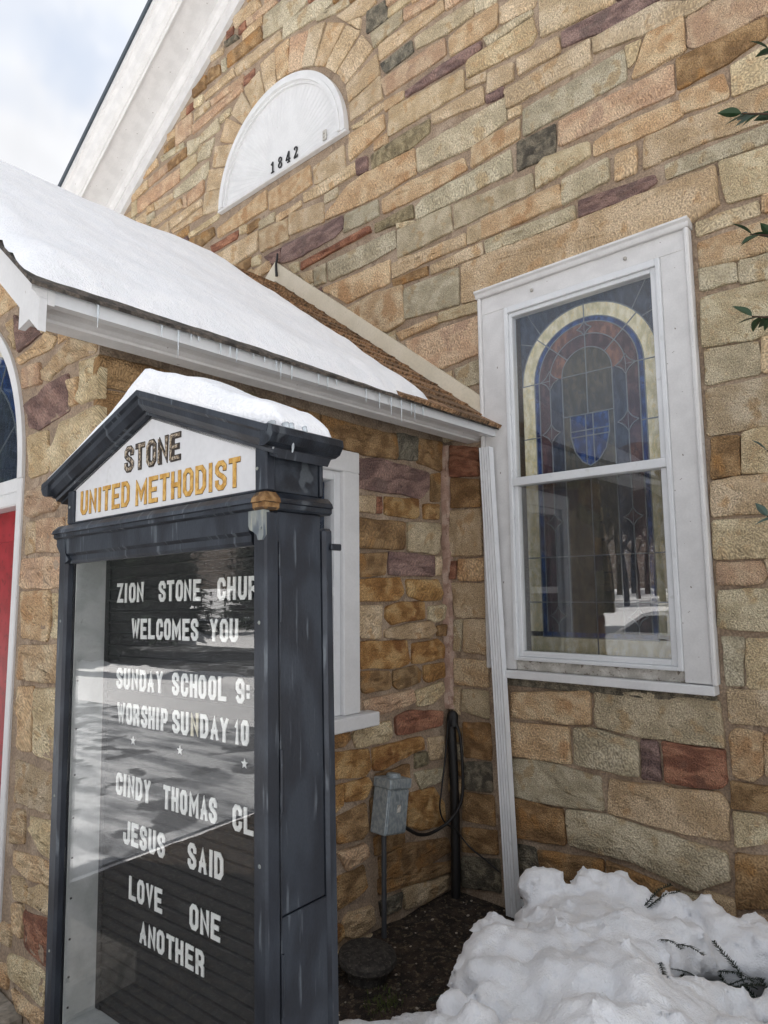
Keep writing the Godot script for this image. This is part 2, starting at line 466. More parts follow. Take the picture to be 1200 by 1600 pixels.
# stones beyond the edge of the photograph: one mesh, a surface for each kind
func lay_filling(wall: Node, data: Array) -> void:
	var by := {}
	for d in data:
		if not by.has(d[0]): by[d[0]] = []
		by[d[0]].append(d)
	var m := ArrayMesh.new()
	for k in by:
		var v := PackedVector3Array()
		var n := PackedVector3Array()
		var uv := PackedVector2Array()
		var col := PackedColorArray()
		var ix := PackedInt32Array()
		for d in by[k]:
			var a := stone_arrays(d, rng.randf_range(0.007, 0.018))
			var base := v.size()
			v.append_array(a[Mesh.ARRAY_VERTEX]); n.append_array(a[Mesh.ARRAY_NORMAL]); uv.append_array(a[Mesh.ARRAY_TEX_UV]); col.append_array(a[Mesh.ARRAY_COLOR])
			for i in a[Mesh.ARRAY_INDEX]: ix.append(i + base)
		var arr := []
		arr.resize(Mesh.ARRAY_MAX)
		arr[Mesh.ARRAY_VERTEX] = v
		arr[Mesh.ARRAY_NORMAL] = n
		arr[Mesh.ARRAY_TEX_UV] = uv
		arr[Mesh.ARRAY_COLOR] = col
		arr[Mesh.ARRAY_INDEX] = ix
		m.add_surface_from_arrays(Mesh.PRIMITIVE_TRIANGLES, arr)
		m.surface_set_material(m.get_surface_count() - 1, M["stone_" + k])
	say(part(wall, "stonework", m, null), "", "", "", "stuff")

func v2(a: Array) -> PackedVector2Array:
	var p := PackedVector2Array()
	for k in range(0, a.size(), 2): p.append(Vector2(a[k], a[k + 1]))
	return p

# ---------- church ----------
const PEAK := -1.54
func rake(x: float) -> float: return 6.939 - 0.56 * absf(x - PEAK)
func porch_roof(x: float) -> float: return 2.527 + 0.75 * (0.37 - (PEAK + absf(x - PEAK)))

# a profile (z, height above the rake line) carried along both slopes of the gable
func sweep_gable(s: MB, prof: PackedVector2Array, x0: float, x1: float, line: Callable) -> void:
	for side in [x0, x1]:
		for k in prof.size():
			var p := prof[k]
			var q := prof[(k + 1) % prof.size()]
			var a := Vector3(PEAK, line.call(PEAK) + p.y, p.x)
			var b := Vector3(PEAK, line.call(PEAK) + q.y, q.x)
			var c := Vector3(side, line.call(side) + q.y, q.x)
			var d := Vector3(side, line.call(side) + p.y, p.x)
			if side < PEAK: s.quad(a, d, c, b)
			else: s.quad(a, b, c, d)
		var ix := Geometry2D.triangulate_polygon(prof)
		for k in range(0, ix.size(), 3):
			var t := []
			for j in 3: t.append(Vector3(side, line.call(side) + prof[ix[k + j]].y, prof[ix[k + j]].x))
			s.tri(t[0], t[1], t[2])

func arc(c: Vector2, r: float, a0: float, a1: float, steps: int) -> PackedVector2Array:
	var p := PackedVector2Array()
	for k in steps + 1:
		var t := deg_to_rad(lerpf(a0, a1, float(k) / steps))
		p.append(c + Vector2(cos(t), sin(t)) * r)
	return p

func sector(c: Vector2, r0: float, r1: float, a0: float, a1: float, steps := 10) -> PackedVector2Array:
	var p := arc(c, r1, a0, a1, steps)
	var q := arc(c, r0, a1, a0, steps)
	p.append_array(q)
	return p

func pane(parent: Node, poly: PackedVector2Array, z: float, m: Material) -> void:
	var s := MB.new()
	s.prism(poly, z - 0.004, z)
	part(parent, "pane", s.mesh(), m)

func came(parent: Node, poly: PackedVector2Array, z: float, r := 0.0035) -> void:
	var s := MB.new()
	var pts := []
	for p in poly: pts.append(Vector3(p.x, p.y, z))
	s.tube(pts, r, r, 5)
	part(parent, "lead_came", s.mesh(), M.lead)

func rect(x0: float, y0: float, x1: float, y1: float) -> PackedVector2Array:
	return v2([x0, y0, x1, y0, x1, y1, x0, y1])

# four pointed pane with hollow sides
func diamond(parent: Node, c: Vector2, r: float, z: float, m: Material) -> void:
	var poly := PackedVector2Array()
	for k in 4:
		var a := Vector2.from_angle(k * PI / 2.0) * r
		var b := Vector2.from_angle((k + 1) * PI / 2.0) * r
		for t in 4:
			var f := t / 4.0
			poly.append(c + a.lerp(b, f) * (1.0 - 0.9 * f * (1.0 - f)))
	pane(parent, poly, z + 0.0025, m)
	poly.append(poly[0])
	came(parent, poly, z + 0.003)

func stained_window(church: Node3D) -> void:
	var w := Node3D.new()
	w.name = "stained_glass_window"
	church.add_child(w)
	say(w, "white framed stained glass window with arch pattern in gable wall")
	# casing: flat boards with a raised outer band
	bx(w, "casing", Vector3(0.305, 1.215, 0.0), Vector3(0.452, 3.165, 0.032), M.old_paint, 0.003)
	bx(w, "casing", Vector3(1.298, 1.215, 0.0), Vector3(1.412, 3.165, 0.032), M.old_paint, 0.003)
	bx(w, "casing", Vector3(0.305, 3.165, 0.0), Vector3(1.412, 3.262, 0.0325), M.old_paint, 0.003)
	bx(w, "back_band", Vector3(0.284, 1.212, -0.005), Vector3(0.305, 3.264, 0.05), M.old_paint, 0.006)
	bx(w, "back_band", Vector3(1.412, 1.212, -0.005), Vector3(1.434, 3.264, 0.05), M.old_paint, 0.006)
	var s := MB.new()
	s.prism(v2([-0.005, 3.262, 0.050, 3.262, 0.056, 3.27, 0.060, 3.283, 0.072, 3.292, 0.072, 3.302, -0.005, 3.302]), 0.278, 1.440, Vector3.BACK, Vector3.UP, Vector3.RIGHT)
	part(w, "head_moulding", s.mesh(), M.old_paint)
	bx(w, "sill", Vector3(0.340, 1.172, -0.05), Vector3(1.426, 1.211, 0.062), M.paint, 0.003)
	bx(w, "sill", Vector3(0.452, 1.2115, -0.05), Vector3(1.298, 1.262, 0.014), M.sill, 0.003)
	bx(w, "joint_filler", Vector3(0.300, 1.128, 0.0), Vector3(1.418, 1.1715, 0.012), M.stone_d, 0.004)
	# storm window
	var x0 := 0.452
	var x1 := 1.298
	var frame := [[x0, 1.264, x0 + 0.022, 3.163, 0.044], [x1 - 0.022, 1.264, x1, 3.163, 0.044], [x0 + 0.022, 3.128, x1 - 0.022, 3.163, 0.044], [x0 + 0.022, 1.264, x1 - 0.022, 1.282, 0.044]]
	for f in frame: bx(w, "storm_frame", Vector3(f[0], f[1], -0.02), Vector3(f[2], f[3], f[4]), M.vinyl, 0.003)
	for f in [[x0 + 0.022, 1.282, x0 + 0.044, 2.172], [x1 - 0.044 - 0.01, 1.282, x1 - 0.022, 2.172], [x0 + 0.044, 1.282, x1 - 0.054, 1.31]]:
		bx(w, "sash", Vector3(f[0], f[1], -0.02), Vector3(f[2], f[3], 0.026), M.vinyl, 0.003)
	for f in [[x0 + 0.022, 2.215, x0 + 0.040, 3.128], [x1 - 0.05, 2.215, x1 - 0.022, 3.128], [x0 + 0.040, 3.106, x1 - 0.05, 3.128]]:
		bx(w, "sash", Vector3(f[0], f[1], -0.02), Vector3(f[2], f[3], 0.030), M.vinyl, 0.003)
	bx(w, "meeting_rail", Vector3(x0 + 0.022, 2.172, -0.02), Vector3(x1 - 0.022, 2.215, 0.040), M.vinyl, 0.003)
	for x in [0.62, 1.13]: bx(w, "fixing_clip", Vector3(x, 3.205, 0.032), Vector3(x + 0.014, 3.222, 0.046), M.sill, 0.003)
	bx(w, "storm_glass", Vector3(x0 + 0.040, 2.210, 0.010), Vector3(x1 - 0.05, 3.110, 0.013), M.glass)
	bx(w, "storm_glass", Vector3(x0 + 0.040, 1.305, 0.002), Vector3(x1 - 0.05, 2.176, 0.005), M.glass)
	bx(w, "added_glass", Vector3(x0 + 0.040, 1.305, -0.008), Vector3(x1 - 0.05, 2.176, -0.005), M.glass)  # second pane, added to strengthen the reflections in the lower sash
	bx(w, "insect_screen", Vector3(x0 + 0.040, 1.305, -0.0150), Vector3(x1 - 0.05, 2.176, -0.0142), M.screen)
	# the leaded lights behind
	var z := -0.045
	var c := Vector2(0.875, 2.722)
	for side in [-1.0, 1.0]:
		var corner := arc(c, 0.366, 90.0 if side > 0 else 90.0, 0.0 if side > 0 else 180.0, 14)
		var edge: float = c.x + 0.366 * side
		corner.append(Vector2(c.x + 0.372 * side, 2.722)); corner.append(Vector2(c.x + 0.372 * side, 3.13)); corner.append(Vector2(c.x, 3.13))
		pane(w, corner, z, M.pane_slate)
		came(w, v2([c.x + 0.25 * side, 2.99, c.x + 0.33 * side, 3.13]), z, 0.003)
		came(w, v2([c.x + 0.30 * side, 2.94, c.x + 0.372 * side, 2.965]), z, 0.003)
		var a := 0.0 if side > 0 else 180.0
		var mid := 42.0 if side > 0 else 138.0
		for seg in [[a, mid], [mid, 90.0]]:
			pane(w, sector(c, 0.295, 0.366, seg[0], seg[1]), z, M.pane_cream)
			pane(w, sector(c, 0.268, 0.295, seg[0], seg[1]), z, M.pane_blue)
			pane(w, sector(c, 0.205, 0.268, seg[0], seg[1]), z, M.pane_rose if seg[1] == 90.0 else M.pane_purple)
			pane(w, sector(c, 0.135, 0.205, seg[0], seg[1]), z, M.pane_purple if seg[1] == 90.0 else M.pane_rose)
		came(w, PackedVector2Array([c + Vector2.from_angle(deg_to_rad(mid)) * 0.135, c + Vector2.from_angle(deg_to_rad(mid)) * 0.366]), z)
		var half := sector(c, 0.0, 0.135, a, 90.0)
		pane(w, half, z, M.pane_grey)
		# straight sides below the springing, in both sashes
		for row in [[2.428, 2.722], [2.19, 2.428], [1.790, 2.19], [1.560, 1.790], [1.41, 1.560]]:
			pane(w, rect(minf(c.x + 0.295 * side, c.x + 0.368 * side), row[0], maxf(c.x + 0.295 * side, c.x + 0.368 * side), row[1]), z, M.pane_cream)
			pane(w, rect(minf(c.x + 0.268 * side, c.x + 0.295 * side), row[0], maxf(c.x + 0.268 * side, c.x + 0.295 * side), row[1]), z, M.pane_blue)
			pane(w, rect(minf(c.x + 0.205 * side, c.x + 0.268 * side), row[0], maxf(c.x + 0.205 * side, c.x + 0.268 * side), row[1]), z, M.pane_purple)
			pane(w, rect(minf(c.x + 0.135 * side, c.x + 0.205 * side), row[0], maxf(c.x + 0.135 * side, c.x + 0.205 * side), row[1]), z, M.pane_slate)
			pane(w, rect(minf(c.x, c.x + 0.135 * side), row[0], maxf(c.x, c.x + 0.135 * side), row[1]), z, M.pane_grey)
		for y in [2.428, 1.790, 1.560]:
			came(w, v2([c.x + 0.268 * side, y, c.x + 0.372 * side, y]), z)
			if y < 2.0: came(w, v2([c.x, y, c.x + 0.268 * side, y]), z)
		came(w, v2([c.x + 0.205 * side, 2.722, c.x + 0.372 * side, 2.722]), z)
		for r in [0.135, 0.205, 0.268, 0.295]:
			came(w, v2([c.x + r * side, 2.722, c.x + r * side, 1.41 if r < 0.29 else 1.38]), z)
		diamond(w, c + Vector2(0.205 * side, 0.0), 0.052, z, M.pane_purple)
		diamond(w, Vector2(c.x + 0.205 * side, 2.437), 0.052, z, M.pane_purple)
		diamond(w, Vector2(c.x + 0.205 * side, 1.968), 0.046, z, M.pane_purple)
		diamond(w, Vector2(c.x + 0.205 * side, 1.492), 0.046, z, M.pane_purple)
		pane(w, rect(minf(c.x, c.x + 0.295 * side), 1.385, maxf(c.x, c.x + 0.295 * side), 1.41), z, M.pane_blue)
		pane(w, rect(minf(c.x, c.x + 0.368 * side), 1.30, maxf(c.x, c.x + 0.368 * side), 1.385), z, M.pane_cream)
	for r in [0.135, 0.205, 0.268, 0.295, 0.366]: came(w, arc(c, r, 0.0, 180.0, 28), z)
	came(w, v2([c.x - 0.135, 2.722, c.x + 0.135, 2.722]), z)
	came(w, v2([c.x - 0.295, 1.385, c.x + 0.295, 1.385]), z)
	diamond(w, c + Vector2(0.0, 0.235), 0.040, z, M.pane_purple)
	came(w, v2([c.x, 2.722 + 0.366, c.x, 2.51]), z)
	came(w, v2([c.x, 2.2, c.x, 1.30]), z)
	# shield
	var sh := v2([0.780, 2.508, 0.985, 2.508, 0.985, 2.40, 0.965, 2.32, 0.925, 2.265, 0.880, 2.240, 0.838, 2.265, 0.800, 2.32, 0.780, 2.40])
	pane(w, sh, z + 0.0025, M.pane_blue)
	sh.append(sh[0])
	came(w, sh, z + 0.004)
	came(w, v2([0.740, 2.508, 1.010, 2.508]), z + 0.004)
	for x in [0.862, 0.902]: came(w, v2([x, 2.508, x, 2.248]), z + 0.004)
	for y in [2.425, 2.395]: came(w, v2([0.782, y, 0.984, y]), z + 0.004)

func lunette(church: Node3D) -> void:
	var l := Node3D.new()
	l.name = "arched_panel"
	church.add_child(l)
	say(l, "white half round panel with 1842 in the gable")
	var c := Vector2(-1.541, 4.845)
	var s := MB.new()
	var steps := 84
	for k in steps:
		var a := arc(c, 0.70, 180.0 * k / steps, 180.0 * (k + 1) / steps, 1)
		var up0 := 0.016 if k % 2 == 0 else 0.011
		var up1 := 0.011 if k % 2 == 0 else 0.016
		s.tri(Vector3(c.x, c.y, 0.013), Vector3(a[0].x, a[0].y, up0), Vector3(a[1].x, a[1].y, up1))
	part(l, "fan_panel", s.mesh(), M.paint)
	for ring in [[0.718, 0.757, 0.042], [0.690, 0.718, 0.054], [0.672, 0.690, 0.032]]:
		s = MB.new()
		s.prism(sector(c, ring[0], ring[1], 0.0, 180.0, 64), -0.004, ring[2])
		part(l, "ring_moulding", s.mesh(), M.paint)
	bx(l, "ledge", Vector3(c.x - 0.77, c.y - 0.022, -0.004), Vector3(c.x + 0.77, c.y - 0.001, 0.040), M.old_paint, 0.004)
	bx(l, "loose_flap", Vector3(-1.02, 4.87, 0.02), Vector3(-0.985, 4.945, 0.028), M.sill)
	var x := -1.60
	for ch in ["1", "8", "4", "2"]:
		var t := TextMesh.new()
		var f := SystemFont.new()
		f.font_names = PackedStringArray(["Droid Serif"])
		f.font_weight = 400
		t.font = f
		t.text = ch
		t.font_size = 32
		t.pixel_size = 0.086 / 23.0
		t.depth = 0.008
		var o := part(l, "numeral", t, M.black)
		o.position = Vector3(x, 4.925, 0.020)
		o.scale = Vector3(0.8, 1.0, 1.0)
		x += 0.092

func church_gable(church: Node3D) -> Node3D:
	var s := MB.new()
	var top := func(x: float) -> float: return rake(x) + 0.31
	var a := -0.45
	var b := -0.004
	s.prism(v2([-6.74, -0.3, 0.43, -0.3, 0.43, top.call(0.43), PEAK, top.call(PEAK), -6.74, top.call(-6.74)]), a, b)
	s.prism(v2([1.31, -0.3, 3.66, -0.3, 3.66, top.call(3.66), 1.31, top.call(1.31)]), a, b)
	s.prism(v2([0.43, -0.3, 1.31, -0.3, 1.31, 1.22, 0.43, 1.22]), a, b)
	s.prism(v2([0.43, 3.18, 1.31, 3.18, 1.31, top.call(1.31), 0.43, top.call(0.43)]), a, b)
	var wall := part(church, "stone_wall", s.mesh(), M.mortar)
	lay_stones(wall, GABLE_STONES)
	lay_filling(wall, GABLE_FILLING)
	# nave behind
	s = MB.new()
	s.box(Vector3(-6.74, -0.3, -14.0), Vector3(-6.4, 4.1, -0.45))
	s.box(Vector3(3.32, -0.3, -14.0), Vector3(3.66, 4.1, -0.45))
	s.prism(v2([-6.74, -0.3, 3.66, -0.3, 3.66, top.call(3.66), PEAK, top.call(PEAK), -6.74, top.call(-6.74)]), -14.4, -14.0)
	part(church, "nave_wall", s.mesh(), M.stone_t)
	var gable := func(x: float) -> float: return rake(x)
	s = MB.new()
	sweep_gable(s, v2([-14.6, 0.545, 0.472, 0.545, 0.472, 0.60, -14.6, 0.60]), -7.3, 4.22, gable)
	part(church, "nave_roof", s.mesh(), M.dark_trim)
	var trim := Node3D.new()
	trim.name = "rake_trim"
	church.add_child(trim)
	for p in [["frieze_board", [-0.004, 0.0, 0.036, 0.0, 0.036, 0.15, -0.004, 0.15]],
			["frieze_moulding", [-0.004, 0.15, 0.05, 0.15, 0.062, 0.18, 0.05, 0.20, 0.068, 0.225, 0.068, 0.308, -0.004, 0.308]],
			["soffit", [-0.004, 0.31, 0.312, 0.31, 0.312, 0.335, -0.004, 0.335]],
			["crown_moulding", [0.3125, 0.298, 0.330, 0.292, 0.338, 0.312, 0.350, 0.316, 0.352, 0.330, 0.378, 0.352, 0.400, 0.392, 0.412, 0.440, 0.432, 0.462, 0.436, 0.478, 0.452, 0.484, 0.456, 0.543, 0.3125, 0.543]]]:
		s = MB.new()
		sweep_gable(s, v2(p[1]), -7.2, 4.12, gable)
		part(trim, p[0], s.mesh(), M.old_paint)
	return wall

func porch(church: Node3D) -> void:
	# side wall: axes u = -z, v = y, w = x
	var side_axes := Basis(Vector3(0, 0, -1), Vector3(0, 1, 0), Vector3(1, 0, 0))
	var s := MB.new()
	s.prism(v2([-2.07, -0.3, -1.44, -0.3, -1.44, 2.60, -2.07, 2.60]), -0.4, -0.004)
	s.prism(v2([-0.78, -0.3, 0.0, -0.3, 0.0, 2.60, -0.78, 2.60]), -0.4, -0.004)
	s.prism(v2([-1.44, -0.3, -0.78, -0.3, -0.78, 1.03, -1.44, 1.03]), -0.4, -0.004)
	s.prism(v2([-1.44, 2.28, -0.78, 2.28, -0.78, 2.60, -1.44, 2.60]), -0.4, -0.004)
	var side := part(church, "stone_wall", s.mesh(), M.mortar)
	side.basis = side_axes
	ruggedness = 1.7
	lay_stones(side, SIDE_STONES)
	lay_filling(side, SIDE_FILLING)
	# front wall: outline round the arched doorway
	s = MB.new()
	var lip := 2.066
	var c := Vector2(-1.53, 2.11)
	var half := PackedVector2Array([Vector2(-0.645, -0.3), Vector2(0.0, -0.3), Vector2(0.0, 2.46), Vector2(PEAK, porch_roof(PEAK) - 0.06), Vector2(c.x, c.y + 0.885)])
	var curve := arc(c, 0.885, 90.0, 0.0, 16)
	for k in range(1, curve.size()): half.append(curve[k])
	s.prism(half, lip - 0.4, lip)
	var other := PackedVector2Array()
	for p in half: other.append(Vector2(-3.06 - p.x, p.y))
	s.prism(other, lip - 0.4, lip)
	s.box(Vector3(-3.06, -0.3, 0.0), Vector3(-2.66, 2.46, lip - 0.4))
	var front := part(church, "stone_wall", s.mesh(), M.mortar)
	lay_stones_at(front, FRONT_STONES, 2.066)
	lay_filling_at(front, FRONT_FILLING, 2.066)
	# door in the arch
	var d := Node3D.new()
	d.name = "entrance_door"
	church.add_child(d)
	say(d, "red double door under a leaded fanlight in white trim")
	for sgn in [-1.0, 1.0]:
		var x: float = c.x + 0.885 * sgn
		bx(d, "door_trim", Vector3(x, 0.13, 1.95), Vector3(x - 0.052 * sgn, 2.11, 2.078), M.paint, 0.004)
		bx(d, "door_leaf", Vector3(c.x + 0.004 * sgn, 0.14, 1.96), Vector3(x - 0.053 * sgn, 2.0, 2.0), M.red_paint, 0.004)
		for r in [[0.30, 0.82], [0.98, 1.86]]:
			for q in [0.09, 0.46]:
				bx(d, "door_panel", Vector3(c.x + q * sgn, r[0], 2.001), Vector3(c.x + (q + 0.28) * sgn, r[1], 2.010), M.red_paint, 0.006)
	bx(d, "transom_bar", Vector3(c.x - 0.831, 2.001, 1.95), Vector3(c.x + 0.831, 2.06, 2.064), M.paint, 0.006)
	bx(d, "transom_bar", Vector3(c.x - 0.831, 2.062, 1.95), Vector3(c.x + 0.831, 2.128, 2.05), M.paint, 0.006)
	s = MB.new()
	s.prism(sector(c, 0.833, 0.885, 0.0, 180.0, 32), 1.95, 2.080)
	part(d, "arch_trim", s.mesh(), M.paint)
	for seg in 6:
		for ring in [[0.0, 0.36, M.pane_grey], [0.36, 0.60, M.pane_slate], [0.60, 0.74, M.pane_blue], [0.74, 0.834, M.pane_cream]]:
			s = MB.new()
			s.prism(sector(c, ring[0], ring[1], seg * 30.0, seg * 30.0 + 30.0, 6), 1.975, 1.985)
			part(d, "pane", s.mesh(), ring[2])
		came(d, PackedVector2Array([c, c + Vector2.from_angle(deg_to_rad(seg * 30.0)) * 0.834]), 1.987, 0.004)
	for r in [0.36, 0.60, 0.74]: came(d, arc(c, r, 0.0, 180.0, 24), 1.987, 0.004)
	s = MB.new()
	s.prism(sector(c, 0.0, 0.833, 0.0, 180.0, 32), 2.014, 2.017)
	part(d, "storm_glass", s.mesh(), M.glass)
	# side window
	var w := Node3D.new()
	w.name = "sash_window"
	church.add_child(w)
	w.basis = side_axes
	say(w, "white framed sash window in the porch side wall behind sign")
	for r in [[-0.875, -0.765], [-1.455, -1.345]]: bx(w, "casing", Vector3(r[0], 1.05, -0.06), Vector3(r[1], 2.20, 0.045), M.paint, 0.004)
	bx(w, "casing", Vector3(-1.455, 2.20, -0.06), Vector3(-0.765, 2.305, 0.046), M.paint, 0.004)
	bx(w, "sill", Vector3(-1.54, 0.985, -0.06), Vector3(-0.672, 1.049, 0.085), M.paint, 0.005)
	for r in [[-0.915, -0.8755, 1.05, 2.1995], [-1.3445, -1.305, 1.05, 2.1995]]: bx(w, "storm_frame", Vector3(r[0], r[2], -0.06), Vector3(r[1], r[3], 0.022), M.vinyl, 0.003)
	bx(w, "storm_frame", Vector3(-1.3045, 2.155, -0.06), Vector3(-0.9155, 2.1995, 0.022), M.vinyl, 0.003)
	bx(w, "storm_frame", Vector3(-1.3045, 1.05, -0.06), Vector3(-0.9155, 1.10, 0.022), M.vinyl, 0.003)
	bx(w, "meeting_rail", Vector3(-1.3045, 1.60, -0.06), Vector3(-0.9155, 1.645, 0.018), M.vinyl, 0.003)
	bx(w, "storm_glass", Vector3(-1.3045, 1.10, -0.012), Vector3(-0.9155, 1.60, -0.009), M.glass)
	bx(w, "storm_glass", Vector3(-1.3045, 1.645, -0.006), Vector3(-0.9155, 2.155, -0.003), M.glass)
	for r in [[-1.303, -1.11], [-1.11, -0.917]]:
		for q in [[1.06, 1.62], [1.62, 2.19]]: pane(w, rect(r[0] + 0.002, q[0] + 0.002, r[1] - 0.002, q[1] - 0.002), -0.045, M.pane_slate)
	# caulked joint in the corner
	s = MB.new()
	var rows := []
	for k in 60:
		var y := 0.97 + k * 0.0253
		var wa := 0.040 + 0.016 * relief.get_noise_1d(y * 50.0) + 0.008 * grain.get_noise_1d(y * 60.0)
		var wb := 0.030 + 0.012 * relief.get_noise_1d(y * 50.0 + 90.0)
		var fat := 0.016 + 0.008 * relief.get_noise_1d(y * 70.0 + 40.0)
		rows.append([Vector3(wa, y, -0.006), Vector3(wa - 0.006, y, 0.012 + fat * 0.3), Vector3(fat + 0.012, y, fat + 0.010), Vector3(0.012 + fat * 0.3, y, wb), Vector3(-0.006, y, wb + 0.008)])
	for k in rows.size() - 1:
		for m in 4: s.quad(rows[k][m], rows[k + 1][m], rows[k + 1][m + 1], rows[k][m + 1])
	part(church, "corner_joint", s.mesh(), M.caulk)

func lay_stones_at(wall: Node3D, data: Array, z: float) -> void:
	var before := wall.get_child_count()
	lay_stones(wall, data)
	for k in range(before, wall.get_child_count()): wall.get_child(k).position.z = z

func lay_filling_at(wall: Node3D, data: Array, z: float) -> void:
	var before := wall.get_child_count()
	lay_filling(wall, data)
	for k in range(before, wall.get_child_count()): wall.get_child(k).position.z = z

func porch_top(church: Node3D) -> void:
	var roof := Node3D.new()
	roof.name = "porch_roof"
	church.add_child(roof)
	var s := MB.new()
	var line := func(x: float) -> float: return porch_roof(x)
	sweep_gable(s, v2([0.003, -0.018, 2.455, -0.018, 2.455, -0.005, 0.003, -0.005]), -3.46, 0.395, line)
	part(roof, "roof_deck", s.mesh(), M.roofing)
	# shingles left bare beside the gable wall
	var slope := Vector2(0.8, -0.6)
	var long := (0.395 - PEAK) / 0.8
	var n := 18
	for k in n:
		var d0 := long * k / n
		var d1 := long * (k + 1) / n + 0.012
		var z := 0.006 - rng.randf() * 0.12
		while z < 0.80:
			var z1 := minf(z + rng.randf_range(0.16, 0.30), 0.86)
			var za := maxf(z, 0.006)
			var up := Vector3(0.6, 0.8, 0.0)
			var a := Vector3(PEAK, porch_roof(PEAK), 0.0) + Vector3(slope.x, slope.y, 0) * d0
			var b := Vector3(PEAK, porch_roof(PEAK), 0.0) + Vector3(slope.x, slope.y, 0) * (d1 + rng.randf_range(-0.004, 0.004))
			var th := rng.randf_range(0.012, 0.017)
			s = MB.new()
			var q := []
			for e in [[a, -0.004, za], [b, -0.004, za], [b, -0.004, z1 - 0.004], [a, -0.004, z1 - 0.004], [a, 0.001, za], [b, th, za], [b, th, z1 - 0.004], [a, 0.001, z1 - 0.004]]:
				q.append(e[0] + up * e[1] + Vector3(0, 0, e[2]))
			s.quad(q[4], q[7], q[6], q[5]); s.quad(q[1], q[5], q[6], q[2]); s.quad(q[3], q[2], q[6], q[7]); s.quad(q[0], q[4], q[5], q[1]); s.quad(q[0], q[1], q[2], q[3])
			if z1 - za > 0.03: part(roof, "shingle", s.mesh(), M.shingle[rng.randi() % 3])
			z = z1
	# eave boards along both sides
	for side in [1.0, -1.0]:
		for p in [["fascia", [0.340, 2.478, 0.340, 2.458, 0.372, 2.458, 0.372, 2.506, 0.330, 2.520]],
				["eave_moulding", [0.170, 2.50, 0.170, 2.452, 0.245, 2.452, 0.252, 2.459, 0.262, 2.462, 0.275, 2.468, 0.300, 2.472, 0.3395, 2.472, 0.3395, 2.50]],
				["frieze_board", [-0.012, 2.66, -0.012, 2.53, 0.024, 2.53, 0.024, 2.66]]]:
			var prof := v2(p[1])
			for k in prof.size(): prof[k].x = PEAK + (prof[k].x - PEAK) * side
			s = MB.new()
			s.prism(prof, 0.006 if p[0] == "fascia" else 0.004, 2.07 if p[0] == "frieze_board" else 2.381)
			part(roof, p[0], s.mesh(), M.old_paint if p[0] != "fascia" else M.vinyl)
	# boards along the front gable
	for p in [["rake_board", [2.402, -0.155, 2.424, -0.155, 2.424, -0.056, 2.402, -0.056]], ["rake_moulding", [2.402, -0.055, 2.428, -0.055, 2.434, -0.046, 2.446, -0.040, 2.446, -0.0185, 2.402, -0.0185]]]:
		s = MB.new()
		sweep_gable(s, v2(p[1]), -3.432, 0.372, line)
		part(roof, p[0], s.mesh(), M.paint)
	for side in [1.0, -1.0]:
		var cap := v2([0.160, 2.436, 0.255, 2.448, 0.262, 2.458, 0.300, 2.462, 0.338, 2.452, 0.374, 2.452, 0.374, 2.50, 0.160, 2.65])
		for k in cap.size(): cap[k].x = PEAK + (cap[k].x - PEAK) * side
		s = MB.new()
		s.prism(cap, 2.3815, 2.4015)
		part(roof, "eave_return", s.mesh(), M.paint)
	s = MB.new()
	sweep_gable(s, v2([2.066, -0.135, 2.4015, -0.135, 2.4015, -0.12, 2.066, -0.12]), -3.05, -0.02, line)
	part(roof, "rake_soffit", s.mesh(), M.old_paint)
	# flashing board against the gable wall
	s = MB.new()
	for side in [[0.298, 1.0], [-3.36, -1.0]]:
		var x: float = side[0]
		var poly := PackedVector2Array([Vector2(PEAK, porch_roof(PEAK) + 0.012), Vector2(x, porch_roof(x) + 0.012), Vector2(x, porch_roof(x) + 0.110), Vector2(PEAK, porch_roof(PEAK) + 0.165)])
		s.prism(poly, 0.0, 0.034)
	part(roof, "flashing", s.mesh(), M.cream)

func roof_snow() -> void:
	var nu := 90
	var nz := 56
	var v := PackedVector3Array()
	for i in nu + 1:
		for j in nz + 1:
			var a := float(i) / nu
			var b := float(j) / nz
			# tighter rows at the rims so that the edge can round off
			a = a - 0.10 * sin(TAU * a) / TAU * 4.0 * 0.5
			b = b - 0.10 * sin(TAU * b) / TAU * 4.0 * 0.5
			var zz := lerpf(0.60, 2.448, b)
			var edge := 0.345 + 0.035 * smoothstep(1.7, 0.9, zz) + 0.012 * relief.get_noise_2d(zz * 40.0, 7.0)
			var x := lerpf(-3.06 - edge, edge, a)
			var ragged := 0.018 * relief.get_noise_2d(x * 40.0, 3.0) + 0.010 * relief.get_noise_2d(x * 160.0, 9.0)
			var z := lerpf(0.60 + ragged, 2.448 + 0.010 * relief.get_noise_2d(x * 50.0, 20.0), b)
			var d := minf(minf(x + 3.06 + edge, edge - x), minf(z - 0.60 - ragged, 2.448 - z))
			var t := 0.062 * sqrt(clampf(d / 0.10, 0.0, 1.0)) * (1.0 + 0.35 * relief.get_noise_2d(x * 9.0, z * 9.0)) + 0.004 * relief.get_noise_2d(x * 30.0, z * 30.0)
			if d <= 0.0005: t = -0.004
			var y := 2.527 + 0.75 * (0.37 - (PEAK + sqrt((x - PEAK) * (x - PEAK) + 0.006)))
			v.append(Vector3(x, y + maxf(t, -0.004), z))
	var s := grid_mesh(v, nu, nz)
	say(part(self, "roof_snow", s, M.snow), "sheet of snow lying on the porch roof", "snow")

# smooth sheet from (nu + 1) x (nv + 1) points
func grid_mesh(v: PackedVector3Array, nu: int, nv: int) -> ArrayMesh:
	var ix := PackedInt32Array()
	for i in nu:
		for j in nv:
			var a := i * (nv + 1) + j
			var b := a + nv + 1
			ix.append_array([a, b, a + 1, a + 1, b, b + 1])
	return indexed(v, ix)

